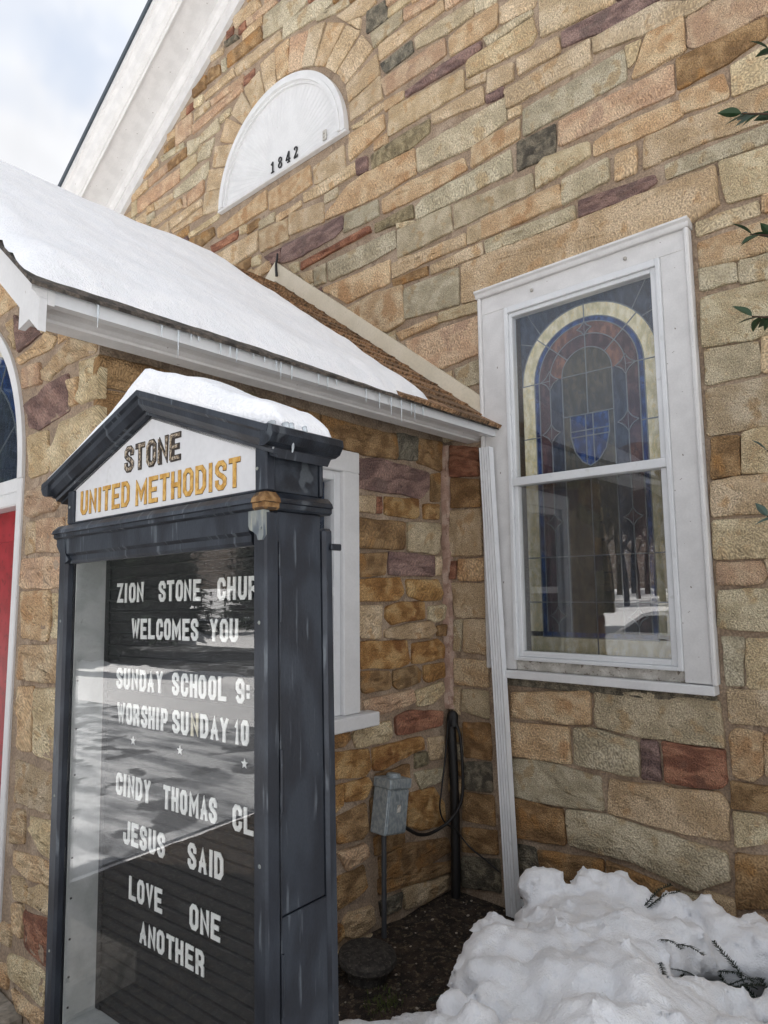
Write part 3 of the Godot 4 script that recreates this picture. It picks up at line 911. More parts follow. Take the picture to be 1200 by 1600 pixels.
func indexed(v: PackedVector3Array, ix: PackedInt32Array) -> ArrayMesh:
	var n := PackedVector3Array()
	n.resize(v.size())
	for k in range(0, ix.size(), 3):
		var m := (v[ix[k + 2]] - v[ix[k]]).cross(v[ix[k + 1]] - v[ix[k]])
		for j in 3: n[ix[k + j]] += m
	var col := PackedColorArray()
	for k in n.size():
		n[k] = n[k].normalized()
		col.append(Color(1, 1, 1))
	var uv := PackedVector2Array()
	for p in v: uv.append(Vector2(p.x + p.y * 0.3, p.z + p.y * 0.5))
	var arr := []
	arr.resize(Mesh.ARRAY_MAX)
	arr[Mesh.ARRAY_VERTEX] = v
	arr[Mesh.ARRAY_NORMAL] = n
	arr[Mesh.ARRAY_TEX_UV] = uv
	arr[Mesh.ARRAY_COLOR] = col
	arr[Mesh.ARRAY_INDEX] = ix
	var m := ArrayMesh.new()
	m.add_surface_from_arrays(Mesh.PRIMITIVE_TRIANGLES, arr)
	return m

func icicles() -> void:
	for d in [[2.26, 0.074], [2.048, 0.043], [1.987, 0.099], [1.939, 0.027], [1.909, 0.023], [1.821, 0.042], [1.781, 0.042], [1.753, 0.052], [1.68, 0.024], [1.627, 0.025], [1.572, 0.042], [1.55, 0.07], [1.496, 0.061], [1.356, 0.05], [1.306, 0.054], [1.256, 0.03], [1.079, 0.063], [0.993, 0.076], [0.915, 0.089], [0.844, 0.109], [0.771, 0.061], [0.748, 0.08], [0.686, 0.053]]:
		var s := MB.new()
		var long: float = d[1]
		s.tube([Vector3(0, 0.004, 0), Vector3(0.0004, -long * 0.35, 0.0003), Vector3(-0.0004, -long * 0.7, 0), Vector3(0, -long, 0)], 0.0042, 0.0007, 7)
		var o := part(self, "icicle", s.mesh(), M.ice)
		o.position = Vector3(0.389, 2.494, d[0])
		say(o, "thin icicle hanging from the eave of the porch roof", "icicle", "icicles along the porch eave")

# ---------- letter board sign ----------
const K := 0.831
const GLYPHS := {
	"A": [[0, 0, 0.5, 1, 1, 0], [0.18, 0.3, 0.82, 0.3]], "C": [[1, 0.75, 1, 0.84, 0.72, 1, 0.28, 1, 0, 0.84, 0, 0.16, 0.28, 0, 0.72, 0, 1, 0.16, 1, 0.25]],
	"D": [[0, 0, 0, 1, 0.65, 1, 1, 0.8, 1, 0.2, 0.65, 0, 0, 0]], "E": [[1, 1, 0, 1, 0, 0, 1, 0], [0, 0.5, 0.8, 0.5]],
	"H": [[0, 0, 0, 1], [1, 0, 1, 1], [0, 0.5, 1, 0.5]], "I": [[0.5, 0, 0.5, 1]], "J": [[1, 1, 1, 0.16, 0.72, 0, 0.28, 0, 0, 0.16, 0, 0.34]],
	"L": [[0, 1, 0, 0, 1, 0]], "M": [[0, 0, 0, 1, 0.5, 0.3, 1, 1, 1, 0]], "N": [[0, 0, 0, 1, 1, 0, 1, 1]],
	"O": [[0, 0.5, 0, 0.84, 0.28, 1, 0.72, 1, 1, 0.84, 1, 0.16, 0.72, 0, 0.28, 0, 0, 0.16, 0, 0.5]], "0": [[0, 0.5, 0, 0.84, 0.28, 1, 0.72, 1, 1, 0.84, 1, 0.16, 0.72, 0, 0.28, 0, 0, 0.16, 0, 0.5]],
	"P": [[0, 0, 0, 1, 0.72, 1, 1, 0.86, 1, 0.58, 0.72, 0.44, 0, 0.44]], "R": [[0, 0, 0, 1, 0.72, 1, 1, 0.86, 1, 0.6, 0.72, 0.46, 0, 0.46], [0.62, 0.46, 1, 0.3, 1, 0]],
	"S": [[1, 0.78, 1, 0.86, 0.72, 1, 0.28, 1, 0, 0.86, 0, 0.68, 0.28, 0.55, 0.72, 0.45, 1, 0.32, 1, 0.14, 0.72, 0, 0.28, 0, 0, 0.14, 0, 0.22]],
	"T": [[0, 1, 1, 1], [0.5, 1, 0.5, 0]], "U": [[0, 1, 0, 0.16, 0.28, 0, 0.72, 0, 1, 0.16, 1, 1]], "V": [[0, 1, 0.5, 0, 1, 1]], "W": [[0, 1, 0.22, 0, 0.5, 0.75, 0.78, 0, 1, 1]],
	"Y": [[0, 1, 0.5, 0.48, 1, 1], [0.5, 0.48, 0.5, 0]], "Z": [[0, 1, 1, 1, 0, 0, 1, 0]], "1": [[0.1, 0.8, 0.55, 1, 0.55, 0]],
	"9": [[0.04, 0.13, 0.28, 0, 0.72, 0, 1, 0.16, 1, 0.84, 0.72, 1, 0.28, 1, 0, 0.84, 0, 0.6, 0.28, 0.46, 1, 0.46]], ":": [[0.5, 0.28, 0.5, 0.31], [0.5, 0.69, 0.5, 0.72]]}

# block letter: strokes of one width with mitred corners; x0, y0 is its lower left corner
func glyph(s: MB, ch: String, x0: float, y0: float, w: float, h: float, t: float, z0: float, z1: float) -> void:
	var lift := 0.0
	for line in GLYPHS[ch]:
		var p := []
		for k in range(0, line.size(), 2):
			p.append(Vector2(x0 + t * 0.5 + line[k] * (w - t), y0 + t * 0.5 + line[k + 1] * (h - t)))
		var closed: bool = p[0].distance_to(p[-1]) < 1e-6
		if not closed:
			# square ends reach the outline
			p[0] += (p[0] - p[1]).normalized() * t * 0.5
			p[-1] += (p[-1] - p[-2]).normalized() * t * 0.5
		var left := []
		var right := []
		var count: int = p.size()
		for k in count:
			var d0: Vector2 = (p[k] - p[k - 1]).normalized() if k > 0 else ((p[0] - p[count - 2]).normalized() if closed else (p[1] - p[0]).normalized())
			var d1: Vector2 = (p[k + 1] - p[k]).normalized() if k < count - 1 else ((p[1] - p[0]).normalized() if closed else d0)
			var n0 := Vector2(-d0.y, d0.x)
			var n1 := Vector2(-d1.y, d1.x)
			var m := (n0 + n1).normalized()
			var f := t * 0.5 / maxf(m.dot(n0), 0.42)
			var box_lo := Vector2(x0, y0)
			var box_hi := Vector2(x0 + w, y0 + h)
			left.append((p[k] + m * f).clamp(box_lo, box_hi)); right.append((p[k] - m * f).clamp(box_lo, box_hi))
		for k in count - 1:
			var q := [left[k], right[k], right[k + 1], left[k + 1]]
			var g := []
			for e in q: g.append(Vector3(e.x, e.y, z1 + lift))
			var b := []
			for e in q: b.append(Vector3(e.x, e.y, z0))
			s.quad(g[0], g[1], g[2], g[3])
			s.quad(g[1], b[1], b[2], g[2])
			s.quad(g[3], b[3], b[0], g[0])
			if not closed and k == 0: s.quad(g[0], b[0], b[1], g[1])
			if not closed and k == count - 2: s.quad(g[2], b[2], b[3], g[3])
		lift += 0.00025

func word(parent: Node, text: String, x0: float, x1: float, y: float, h: float, z: float, depth: float, m: Material, t_share: float, called: String, odd := -1) -> void:
	var widths := []
	var total := 0.0
	for ch in text:
		var w: float = {"I": 0.42, "1": 0.6, ":": 0.42, "M": 1.3, "W": 1.35}.get(ch, 1.0)
		widths.append(w); total += w
	var gap := 0.24
	var unit := (x1 - x0) / (total + gap * (text.length() - 1))
	var x := x0
	for k in text.length():
		var s := MB.new()
		var jx := rng.randf_range(-0.0012, 0.0012) if called == "letter" else 0.0
		if called == "letter":
			var mid := Vector3(x + widths[k] * unit * 0.5, y + h * 0.5, 0) * K
			s.xf = Transform3D(Basis.IDENTITY, mid) * Transform3D(Basis(Vector3(0, 0, 1), rng.randf_range(-0.02, 0.02)), Vector3(jx, rng.randf_range(-0.0006, 0.0006), 0)) * Transform3D(Basis.IDENTITY, -mid)
		var hh := h
		glyph(s, text[k], x * K, y * K, widths[k] * unit * K, hh * K, t_share * h * K, z, z + depth)
		part(parent, called, s.mesh(), m if k != odd else M.letter_yellowed)
		x += (widths[k] + gap) * unit

func kb(parent: Node, called: String, a: Array, b: Array, m: Material, e := 0.003) -> MeshInstance3D:
	return bx(parent, called, Vector3(a[0], a[1], a[2]) * K, Vector3(b[0], b[1], b[2]) * K, m, e)

func message_sign() -> Node3D:
	var sign := thing("message_sign", "dark slate metal church sign cabinet with gabled top and white letters", "sign")
	sign.transform = SIGN_PLACE
	# the cabinet is 0.945 wide and 0.18 deep; its front right edge stands at the origin
	var back := -0.178
	# side panel on the right with a folded front edge, a lower sheet that laps it, and a rear door strip
	kb(sign, "side_panel", [-0.012, -0.31, -0.176], [-0.006, 0.545, -0.04], M.sign, 0.001)
	kb(sign, "side_panel", [-0.0125, -0.90, -0.178], [-0.001, -0.312, -0.041], M.sign, 0.002)
	kb(sign, "side_panel", [-0.945, -0.90, -0.176], [-0.936, 0.545, -0.03], M.sign, 0.001)
	kb(sign, "back_panel", [-0.936, -0.90, -0.178], [-0.0126, 0.545, -0.170], M.sign)
	kb(sign, "rear_frame", [-0.022, -0.90, -0.212], [0.0035, 0.515, -0.1785], M.sign, 0.006)
	kb(sign, "rear_frame", [-0.945, -0.90, -0.212], [-0.920, 0.515, -0.1785], M.sign, 0.006)
	kb(sign, "latch", [0.0035, 0.462, -0.232], [0.012, 0.478, -0.196], M.sign_dark, 0.002)
	# front frame
	kb(sign, "stile", [-0.043, -0.90, -0.040], [0.0, 0.544, 0.0], M.sign, 0.004)
	kb(sign, "stile", [-0.945, -0.90, -0.030], [-0.896, 0.525, 0.0], M.sign, 0.006)
	kb(sign, "hinge_leaf", [-0.0058, -0.90, -0.0445], [-0.001, 0.477, -0.0405], M.sign_dark, 0.001)
	for y in [[-0.10, 0.03], [-0.50, -0.38], [0.30, 0.40]]:
		var h := MB.new()
		h.tube([Vector3(0.0, y[0], -0.0425) * K, Vector3(0.0, y[1], -0.0425) * K], 0.0035, 0.0035, 8)
		part(sign, "hinge", h.mesh(), M.sign)
	kb(sign, "bottom_rail", [-0.896, -0.90, -0.040], [-0.043, -0.845, -0.001], M.sign, 0.004)
	var s := MB.new()
	var top := v2([-0.030, 0.545, -0.030, 0.470, -0.010, 0.470, -0.004, 0.478, -0.004, 0.492, 0.004, 0.500, 0.004, 0.545])
	for k in top.size(): top[k] *= K
	s.prism(top, -0.900 * K, -0.052 * K, Vector3.BACK, Vector3.UP, Vector3.RIGHT)
	part(sign, "top_rail", s.mesh(), M.sign)
	# corner brackets at both ends of the top rail
	s = MB.new()
	var bracket := v2([-0.052, 0.545, -0.052, 0.512, -0.047, 0.503, -0.036, 0.498, -0.024, 0.490, -0.020, 0.479, -0.006, 0.479, -0.001, 0.490, -0.001, 0.545])
	for k in bracket.size(): bracket[k] *= K
	s.prism(bracket, -0.012 * K, 0.005 * K)
	part(sign, "corner_bracket", s.mesh(), M.sign_worn)
	s = MB.new()
	bracket = v2([-0.948, 0.545, -0.900, 0.545, -0.896, 0.510, -0.885, 0.492, -0.868, 0.480, -0.896, 0.470, -0.948, 0.525])
	for k in bracket.size(): bracket[k] *= K
	s.prism(bracket, -0.03 * K, 0.006 * K)
	part(sign, "corner_bracket", s.mesh(), M.sign)
	# inside: liner, floor, grooved letter board, letters
	kb(sign, "liner", [-0.8955, -0.844, -0.128], [-0.891, 0.50, -0.031], M.liner, 0.0)
	kb(sign, "liner", [-0.050, -0.844, -0.128], [-0.0445, 0.50, -0.041], M.liner, 0.0)
	kb(sign, "liner", [-0.8905, -0.83, -0.128], [-0.0505, -0.815, -0.031], M.liner, 0.0)
	kb(sign, "liner", [-0.8905, 0.49, -0.128], [-0.0505, 0.50, -0.031], M.liner, 0.0)
	for y in [-0.78, -0.70, -0.60, -0.49, -0.38, -0.27, -0.15, -0.02, 0.12]: kb(sign, "screw", [-0.8912, y, -0.045], [-0.889, y + 0.005, -0.040], M.black, 0.0)
	var letters := kb(sign, "letter_board", [-0.8905, -0.815, -0.135], [-0.0505, 0.49, -0.1285], M.board, 0.0)
	say(letters, "black grooved letter board with white letters")
	var y := -0.795
	while y < 0.48:
		s = MB.new()
		s.prism(v2([-0.1285 * K, y * K, -0.1195 * K, (y + 0.001) * K, -0.1195 * K, (y + 0.0045) * K, -0.1225 * K, (y + 0.0065) * K, -0.1285 * K, (y + 0.0070) * K]), -0.862 * K, -0.052 * K, Vector3.BACK, Vector3.UP, Vector3.RIGHT)
		part(letters, "letter_track", s.mesh(), M.board)
		y += 0.0338
	kb(letters, "board_edge", [-0.8885, -0.813, -0.128], [-0.865, 0.488, -0.122], M.board, 0.001)
	var zl := -0.1192 * K
	var th := 0.19
	word(letters, "ZION", -0.812, -0.668, 0.350, 0.058, zl, 0.0016, M.letter, th, "letter")
	word(letters, "STONE", -0.589, -0.393, 0.350, 0.058, zl, 0.0016, M.letter, th, "letter")
	word(letters, "CHUR", -0.322, -0.165, 0.350, 0.058, zl, 0.0016, M.letter, th, "letter")
	word(letters, "WELCOMES", -0.728, -0.402, 0.245, 0.058, zl, 0.0016, M.letter, th, "letter")
	word(letters, "YOU", -0.353, -0.239, 0.245, 0.058, zl, 0.0016, M.letter, th, "letter")
	word(letters, "SUNDAY", -0.803, -0.563, 0.098, 0.060, zl, 0.0016, M.letter, th, "letter")
	word(letters, "SCHOOL", -0.518, -0.286, 0.098, 0.060, zl, 0.0016, M.letter, th, "letter")
	word(letters, "9:", -0.248, -0.193, 0.098, 0.060, zl, 0.0016, M.letter, th, "letter")
	word(letters, "WORSHIP", -0.795, -0.539, -0.001, 0.060, zl, 0.0016, M.letter, th, "letter")
	word(letters, "SUNDAY", -0.515, -0.275, -0.001, 0.060, zl, 0.0016, M.letter, th, "letter", 2)
	word(letters, "10", -0.251, -0.197, -0.001, 0.060, zl, 0.0016, M.letter, th, "letter")
	word(letters, "CINDY", -0.793, -0.614, -0.202, 0.061, zl, 0.0016, M.letter, th, "letter")
	word(letters, "THOMAS", -0.552, -0.319, -0.202, 0.061, zl, 0.0016, M.letter, th, "letter")
	word(letters, "CL", -0.259, -0.181, -0.203, 0.061, zl, 0.0016, M.letter, th, "letter")
	word(letters, "JESUS", -0.746, -0.543, -0.329, 0.063, zl, 0.0016, M.letter, th, "letter")
	word(letters, "SAID", -0.437, -0.293, -0.329, 0.063, zl, 0.0016, M.letter, th, "letter")
	word(letters, "LOVE", -0.713, -0.551, -0.470, 0.061, zl, 0.0016, M.letter, th, "letter")
	word(letters, "ONE", -0.429, -0.304, -0.472, 0.061, zl, 0.0016, M.letter, th, "letter")
	word(letters, "ANOTHER", -0.655, -0.369, -0.569, 0.058, zl, 0.0016, M.letter, th, "letter")
	for x in [-0.707, -0.479, -0.214]:
		var star := PackedVector2Array()
		for k in 10:
			star.append((Vector2(x, -0.043) + Vector2.from_angle(PI / 2.0 + k * PI / 5.0) * (0.0125 if k % 2 == 0 else 0.0052)) * K)
		s = MB.new()
		s.prism(star, zl, zl + 0.0016)
		part(letters, "star", s.mesh(), M.letter)
	kb(sign, "front_glass", [-0.8955, -0.844, -0.026], [-0.0435, 0.469, -0.022], M.glass, 0.0)
	# header: white gabled panel in a frame, cornice below, roof above
	var face := v2([-0.900, 0.588, -0.012, 0.588, -0.012, 0.695, -0.456, 0.868, -0.900, 0.695])
	for k in face.size(): face[k] *= K
	s = MB.new()
	s.prism(face, -0.03 * K, -0.012 * K)
	var panel := part(sign, "header_panel", s.mesh(), M.panel)
	word(panel, "STONE", -0.600, -0.334, 0.706, 0.075, -0.012 * K, 0.002, M.edge, 0.215, "letter_outline")
	word(panel, "STONE", -0.596, -0.338, 0.710, 0.067, -0.010 * K, 0.0016, M.faded, 0.125, "header_letter")
	word(panel, "UNITED", -0.841, -0.573, 0.611, 0.071, -0.012 * K, 0.0012, M.edge, 0.175, "letter_outline")
	word(panel, "UNITED", -0.8395, -0.5715, 0.612, 0.071, -0.0112 * K, 0.0016, M.gold, 0.165, "header_letter")
	word(panel, "METHODIST", -0.541, -0.100, 0.608, 0.071, -0.012 * K, 0.0012, M.edge, 0.175, "letter_outline")
	word(panel, "METHODIST", -0.5395, -0.0985, 0.609, 0.071, -0.0112 * K, 0.0016, M.gold, 0.165, "header_letter")
	kb(sign, "header_post", [-0.039, 0.588, -0.030], [0.0, 0.690, -0.002], M.sign, 0.003)
	kb(sign, "header_post", [-0.905, 0.588, -0.030], [-0.872, 0.690, -0.002], M.sign, 0.003)
	kb(sign, "header_side", [-0.014, 0.588, -0.172], [-0.006, 0.690, -0.0305], M.sign_dark, 0.002)
	kb(sign, "header_side", [-0.905, 0.588, -0.172], [-0.897, 0.690, -0.0305], M.sign_dark, 0.002)
	kb(sign, "header_post", [-0.020, 0.588, -0.184], [0.001, 0.690, -0.1725], M.sign_dark, 0.003)
	kb(sign, "panel_bead", [-0.871, 0.5865, -0.0115], [-0.040, 0.594, -0.004], M.sign_dark, 0.002)
	s = MB.new()
	s.prism(v2([-0.900 * K, 0.588 * K, -0.012 * K, 0.588 * K, -0.012 * K, 0.700 * K, -0.456 * K, 0.862 * K, -0.900 * K, 0.700 * K]), -0.180 * K, -0.172 * K)
	part(sign, "header_back", s.mesh(), M.sign_dark)
	# cornice: the same moulding on the front and on both ends
	var mould := v2([-0.03, 0.5455, 0.006, 0.5455, 0.012, 0.550, 0.012, 0.560, 0.017, 0.562, 0.014, 0.572, 0.004, 0.582, 0.0, 0.586, -0.03, 0.586])
	for k in mould.size(): mould[k] *= K
	s = MB.new()
	s.prism(mould, -0.955 * K, -0.030 * K, Vector3.BACK, Vector3.UP, Vector3.RIGHT)
	part(sign, "cornice", s.mesh(), M.sign)
	for end in [[0.0, 1.0, "rust"], [-0.945, -1.0, "sign"]]:
		s = MB.new()
		var e := PackedVector2Array()
		for p in mould: e.append(Vector2(end[0] * K + p.x * end[1], p.y))
		s.prism(e, -0.198 * K, -0.0305 * K)
		part(sign, "cornice", s.mesh(), M.sign_dark)
		s = MB.new()
		var cap := mould
		var inner: float = end[0] * K - 0.0295 * K * end[1]
		# mitred corner piece
		for k in mould.size():
			var p := mould[k]
			var q := mould[(k + 1) % mould.size()]
			var a := Vector3(inner, p.y, p.x)
			var b := Vector3(inner, q.y, q.x)
			var c := Vector3(end[0] * K + q.x * end[1], q.y, q.x)
			var d := Vector3(end[0] * K + p.x * end[1], p.y, p.x)
			var f := Vector3(end[0] * K + p.x * end[1], p.y, -0.030 * K)
			var g := Vector3(end[0] * K + q.x * end[1], q.y, -0.030 * K)
			if end[1] > 0.0:
				s.quad(a, d, c, b); s.quad(d, f, g, c)
			else:
				s.quad(a, b, c, d); s.quad(d, c, g, f)
		part(sign, "cornice_corner", s.mesh(), M[end[2]])
	# roof: two slopes with a moulded edge, overhanging front and back
	for side in [1.0, -1.0]:
		var ax := -0.470
		var ridge := Vector2(ax, 0.908)
		var low := Vector2(0.048 if side > 0 else -0.988, 0.7205)
		var dir := (low - ridge).normalized()
		var nrm := Vector2(-dir.y, dir.x) * (1.0 if side > 0 else -1.0)
		var run := ridge.distance_to(low)
		s = MB.new()
		var prof := [[0.035, 0.0], [0.035, -0.014], [0.028, -0.020], [0.026, -0.034], [0.012, -0.048], [0.004, -0.050], [0.002, -0.058], [-0.012, -0.060], [-0.012, -0.066], [-0.172, -0.066], [-0.176, -0.050], [-0.182, -0.040], [-0.188, -0.014], [-0.188, 0.0]]
		for k in prof.size():
			var p: Array = prof[k]
			var q: Array = prof[(k + 1) % prof.size()]
			# at the ridge both slopes meet in the plane x = ax
			var a2: Vector2 = ridge + nrm * p[1] + dir * (-nrm.x * p[1] / dir.x)
			var b2: Vector2 = ridge + nrm * q[1] + dir * (-nrm.x * q[1] / dir.x)
			var d2: Vector2 = low + nrm * p[1]
			var c2: Vector2 = low + nrm * q[1]
			var a := Vector3(a2.x, a2.y, p[0]) * K
			var b := Vector3(b2.x, b2.y, q[0]) * K
			var c := Vector3(c2.x, c2.y, q[0]) * K
			var d := Vector3(d2.x, d2.y, p[0]) * K
			if side > 0: s.quad(a, b, c, d)
			else: s.quad(a, d, c, b)
		var cap := PackedVector2Array()
		for p in prof: cap.append(Vector2(p[0], p[1]))
		var ix := Geometry2D.triangulate_polygon(cap)
		for k in range(0, ix.size(), 3):
			var t := []
			for j in 3:
				var e: Vector2 = cap[ix[k + j]]
				var at: Vector2 = low + nrm * e.y
				t.append(Vector3(at.x, at.y, e.x) * K)
			if side > 0: s.tri(t[0], t[2], t[1])
			else: s.tri(t[0], t[1], t[2])
		part(sign, "roof_slope", s.mesh(), M.sign)
		# moulded eave along the side
		s = MB.new()
		var ev := PackedVector2Array()
		for p in [[0.0, 0.0], [0.014, -0.006], [0.016, -0.022], [0.004, -0.040], [-0.010, -0.046], [-0.028, -0.046], [-0.028, 0.0]]:
			ev.append((low + Vector2(p[0] * side, p[1] + 0.004)) * K)
		s.prism(ev, -0.187 * K, 0.034 * K)
		part(sign, "eave_moulding", s.mesh(), M.sign_dark)
	for p in [[-0.030, 0.640], [-0.010, 0.505], [-0.890, 0.640], [-0.022, -0.20], [-0.022, -0.62], [-0.920, -0.20], [-0.920, -0.62], [-0.920, 0.30], [-0.022, 0.30]]:
		s = MB.new()
		s.xf = Transform3D(Basis(Vector3(1, 0, 0), PI / 2.0), Vector3(p[0], p[1], 0.006 if p[1] > 0.45 and p[1] < 0.55 else (-0.002 if p[1] > 0.55 else 0.0)) * K)
		s.lathe([Vector2(0.0, 0.0016), Vector2(0.0028, 0.0012), Vector2(0.0038, 0.0), Vector2(0.0038, -0.002)], 10)
		part(sign, "screw_head", s.mesh(), M.sign_worn)
	# base below the photograph: a plinth rail on two posts
	kb(sign, "plinth", [-0.945, -0.96, -0.180], [0.0, -0.901, -0.001], M.sign, 0.004)
	for x in [-0.88, -0.16]: kb(sign, "post", [x, -1.62, -0.130], [x + 0.09, -0.961, -0.045], M.sign_dark, 0.004)
	return sign

func sign_snow() -> void:
	# lies over the ridge: thin on the far slope, thick on the near one, ending in a broken lump with ice
	var nu := 70
	var nv := 26
	var v := PackedVector3Array()
	for i in nu + 1:
		for j in nv + 1:
			var a := float(i) / nu
			var b := float(j) / nv
			var x := lerpf(-0.985, 0.030, a - 0.06 * sin(TAU * a))
			var roof := 0.908 - absf(x + 0.470) * (0.1875 / 0.518)
			var nse := relief.get_noise_1d(x * 60.0)
			var z0 := -0.185
			var z1 := 0.030 - 0.050 * smoothstep(-0.12, 0.030, x) + 0.004 * nse
			if x < -0.46: z1 = 0.032 + 0.002 * nse
			var z := lerpf(z0, z1, b - 0.08 * sin(TAU * b))
			var thick := lerpf(0.026, 0.066, smoothstep(-0.80, -0.38, x)) * (1.0 - 0.30 * smoothstep(-0.30, 0.0, x))
			thick *= 1.0 + 0.25 * relief.get_noise_2d(x * 22.0, z * 30.0)
			var d := minf(minf(x + 0.985, 0.030 - x) / 0.05, minf(z - z0, z1 - z) / 0.026)
			var t := thick * sqrt(clampf(d, 0.0, 1.0))
			if d < 0.001: t = -0.003
			v.append(Vector3(x, roof + t + 0.0015, z) * K)
	var o := part(self, "snow_layer", grid_mesh(v, nu, nv), M.snow)
	o.transform = SIGN_PLACE
	say(o, "thick cap of snow on the gabled roof of sign", "snow")
	var n := 0
	for d in [[-0.004, 0.006, 0.040, 0.0090], [0.010, -0.022, 0.018, 0.0075], [0.014, -0.034, 0.044, 0.0065], [0.016, -0.074, 0.020, 0.0050]]:
		var s := MB.new()
		var r: float = d[3]
		s.tube([Vector3(-0.004, 0.010, 0), Vector3(0, -0.002, 0), Vector3(0.002, -d[2] * 0.45, 0.002), Vector3(0.001, -d[2] * 0.8, -0.001), Vector3(0, -d[2], 0)], r, 0.0012, 8)
		var c := part(self, "ice_drip", s.mesh(), M.ice)
		c.transform = SIGN_PLACE * Transform3D(Basis.IDENTITY, Vector3(0.036 + d[0], 0.722, d[1]) * K)
		say(c, "blunt lump of ice hanging off the snow on the sign roof", "ice", "ice on the sign roof")
		n += 1

# ---------- smaller things by the wall ----------
func downspout() -> void:
	var t := thing("downspout", "fluted white downspout leaning in the corner left of stained glass window", "downspout", Vector3(0.425, 0.0, 0.075))
	var sec := PackedVector2Array()
	var w := 0.031
	var d := 0.022
	for k in 9:
		sec.append(Vector2(lerpf(-w, w, k / 8.0), d - (0.004 if k % 2 == 1 else 0.0)))
	for k in 7:
		sec.append(Vector2(w, lerpf(d, -d, (k + 0.5) / 7.0)) + Vector2(-0.003 if k % 2 == 1 else 0.0, 0))
	sec.append(Vector2(w, -d)); sec.append(Vector2(-w, -d))
	for k in 7:
		sec.append(Vector2(-w, lerpf(-d, d, (k + 0.5) / 7.0)) + Vector2(0.003 if k % 2 == 1 else 0.0, 0))
	var s := MB.new()
	var low := Vector3(0.0, 0.02, 0.0)
	var high := Vector3(-0.088, 2.395, 0.0)
	for k in sec.size():
		var p := sec[k]
		var q := sec[(k + 1) % sec.size()]
		var a := Vector3(p.x, 0, p.y)
		var b := Vector3(q.x, 0, q.y)
		s.quad(low + a, low + b, high + b, high + a)
		s.quad(high + a * 0.93, high + b * 0.93, low + b * 0.93, low + a * 0.93)
		s.quad(high + a, high + b, high + b * 0.93, high + a * 0.93)
	part(t, "pipe", s.mesh(), M.vinyl)
	s = MB.new()
	s.box(low + Vector3(-0.050, 0.04, -0.074), low + Vector3(0.050, 0.065, -0.030))
	part(t, "bracket", s.mesh(), M.vinyl)

func meter_box() -> void:
	var t := thing("electrical_box", "grey galvanised electrical box on a pipe beside the porch side wall", "box", Vector3(0.075, 0.0, 0.60))
	var lean := Transform3D(Basis(Vector3(1, 0, 0), deg_to_rad(-9.0)), Vector3(0, 0.475, 0.012))
	var s := MB.new()
	s.xf = lean
	s.box(Vector3(-0.05, 0.0, -0.075), Vector3(0.045, 0.245, 0.075), 0.004)
	part(t, "housing", s.mesh(), M.galvanised)
	s = MB.new()
	s.xf = lean
	s.box(Vector3(0.0455, 0.006, -0.070), Vector3(0.052, 0.200, 0.070), 0.003)
	part(t, "door", s.mesh(), M.galvanised)
	s = MB.new()
	s.xf = lean
	s.box(Vector3(-0.054, 0.205, -0.080), Vector3(0.058, 0.252, 0.080), 0.005)
	part(t, "hood", s.mesh(), M.galvanised)
	s = MB.new()
	s.xf = lean * Transform3D(Basis.IDENTITY, Vector3(0, 0.252, -0.005))
	s.lathe([Vector2(0.0, 0.020), Vector2(0.030, 0.018), Vector2(0.036, 0.010), Vector2(0.038, -0.002)], 18)
	part(t, "knockout_cap", s.mesh(), M.galvanised)
	s = MB.new()
	s.xf = lean
	s.box(Vector3(0.052, 0.10, -0.014), Vector3(0.054, 0.135, 0.010), 0.0)
	part(t, "door_label", s.mesh(), M.sill)
	s = MB.new()
	s.tube([Vector3(-0.01, -0.02, 0.035), Vector3(-0.01, 0.25, 0.032), Vector3(-0.01, 0.478, 0.030)], 0.0125, 0.0125, 12)
	part(t, "pipe", s.mesh(), M.conduit)

func curve(pts: Array, steps := 8) -> Array:
	var c := Curve3D.new()
	for k in pts.size():
		var a: Vector3 = pts[maxi(k - 1, 0)]
		var b: Vector3 = pts[mini(k + 1, pts.size() - 1)]
		var t := (b - a) / 6.0
		c.add_point(pts[k], -t, t)
	var out := []
	for k in pts.size() - 1:
		for j in steps: out.append(c.sample(k, float(j) / steps))
	out.append(pts[-1])
	return out

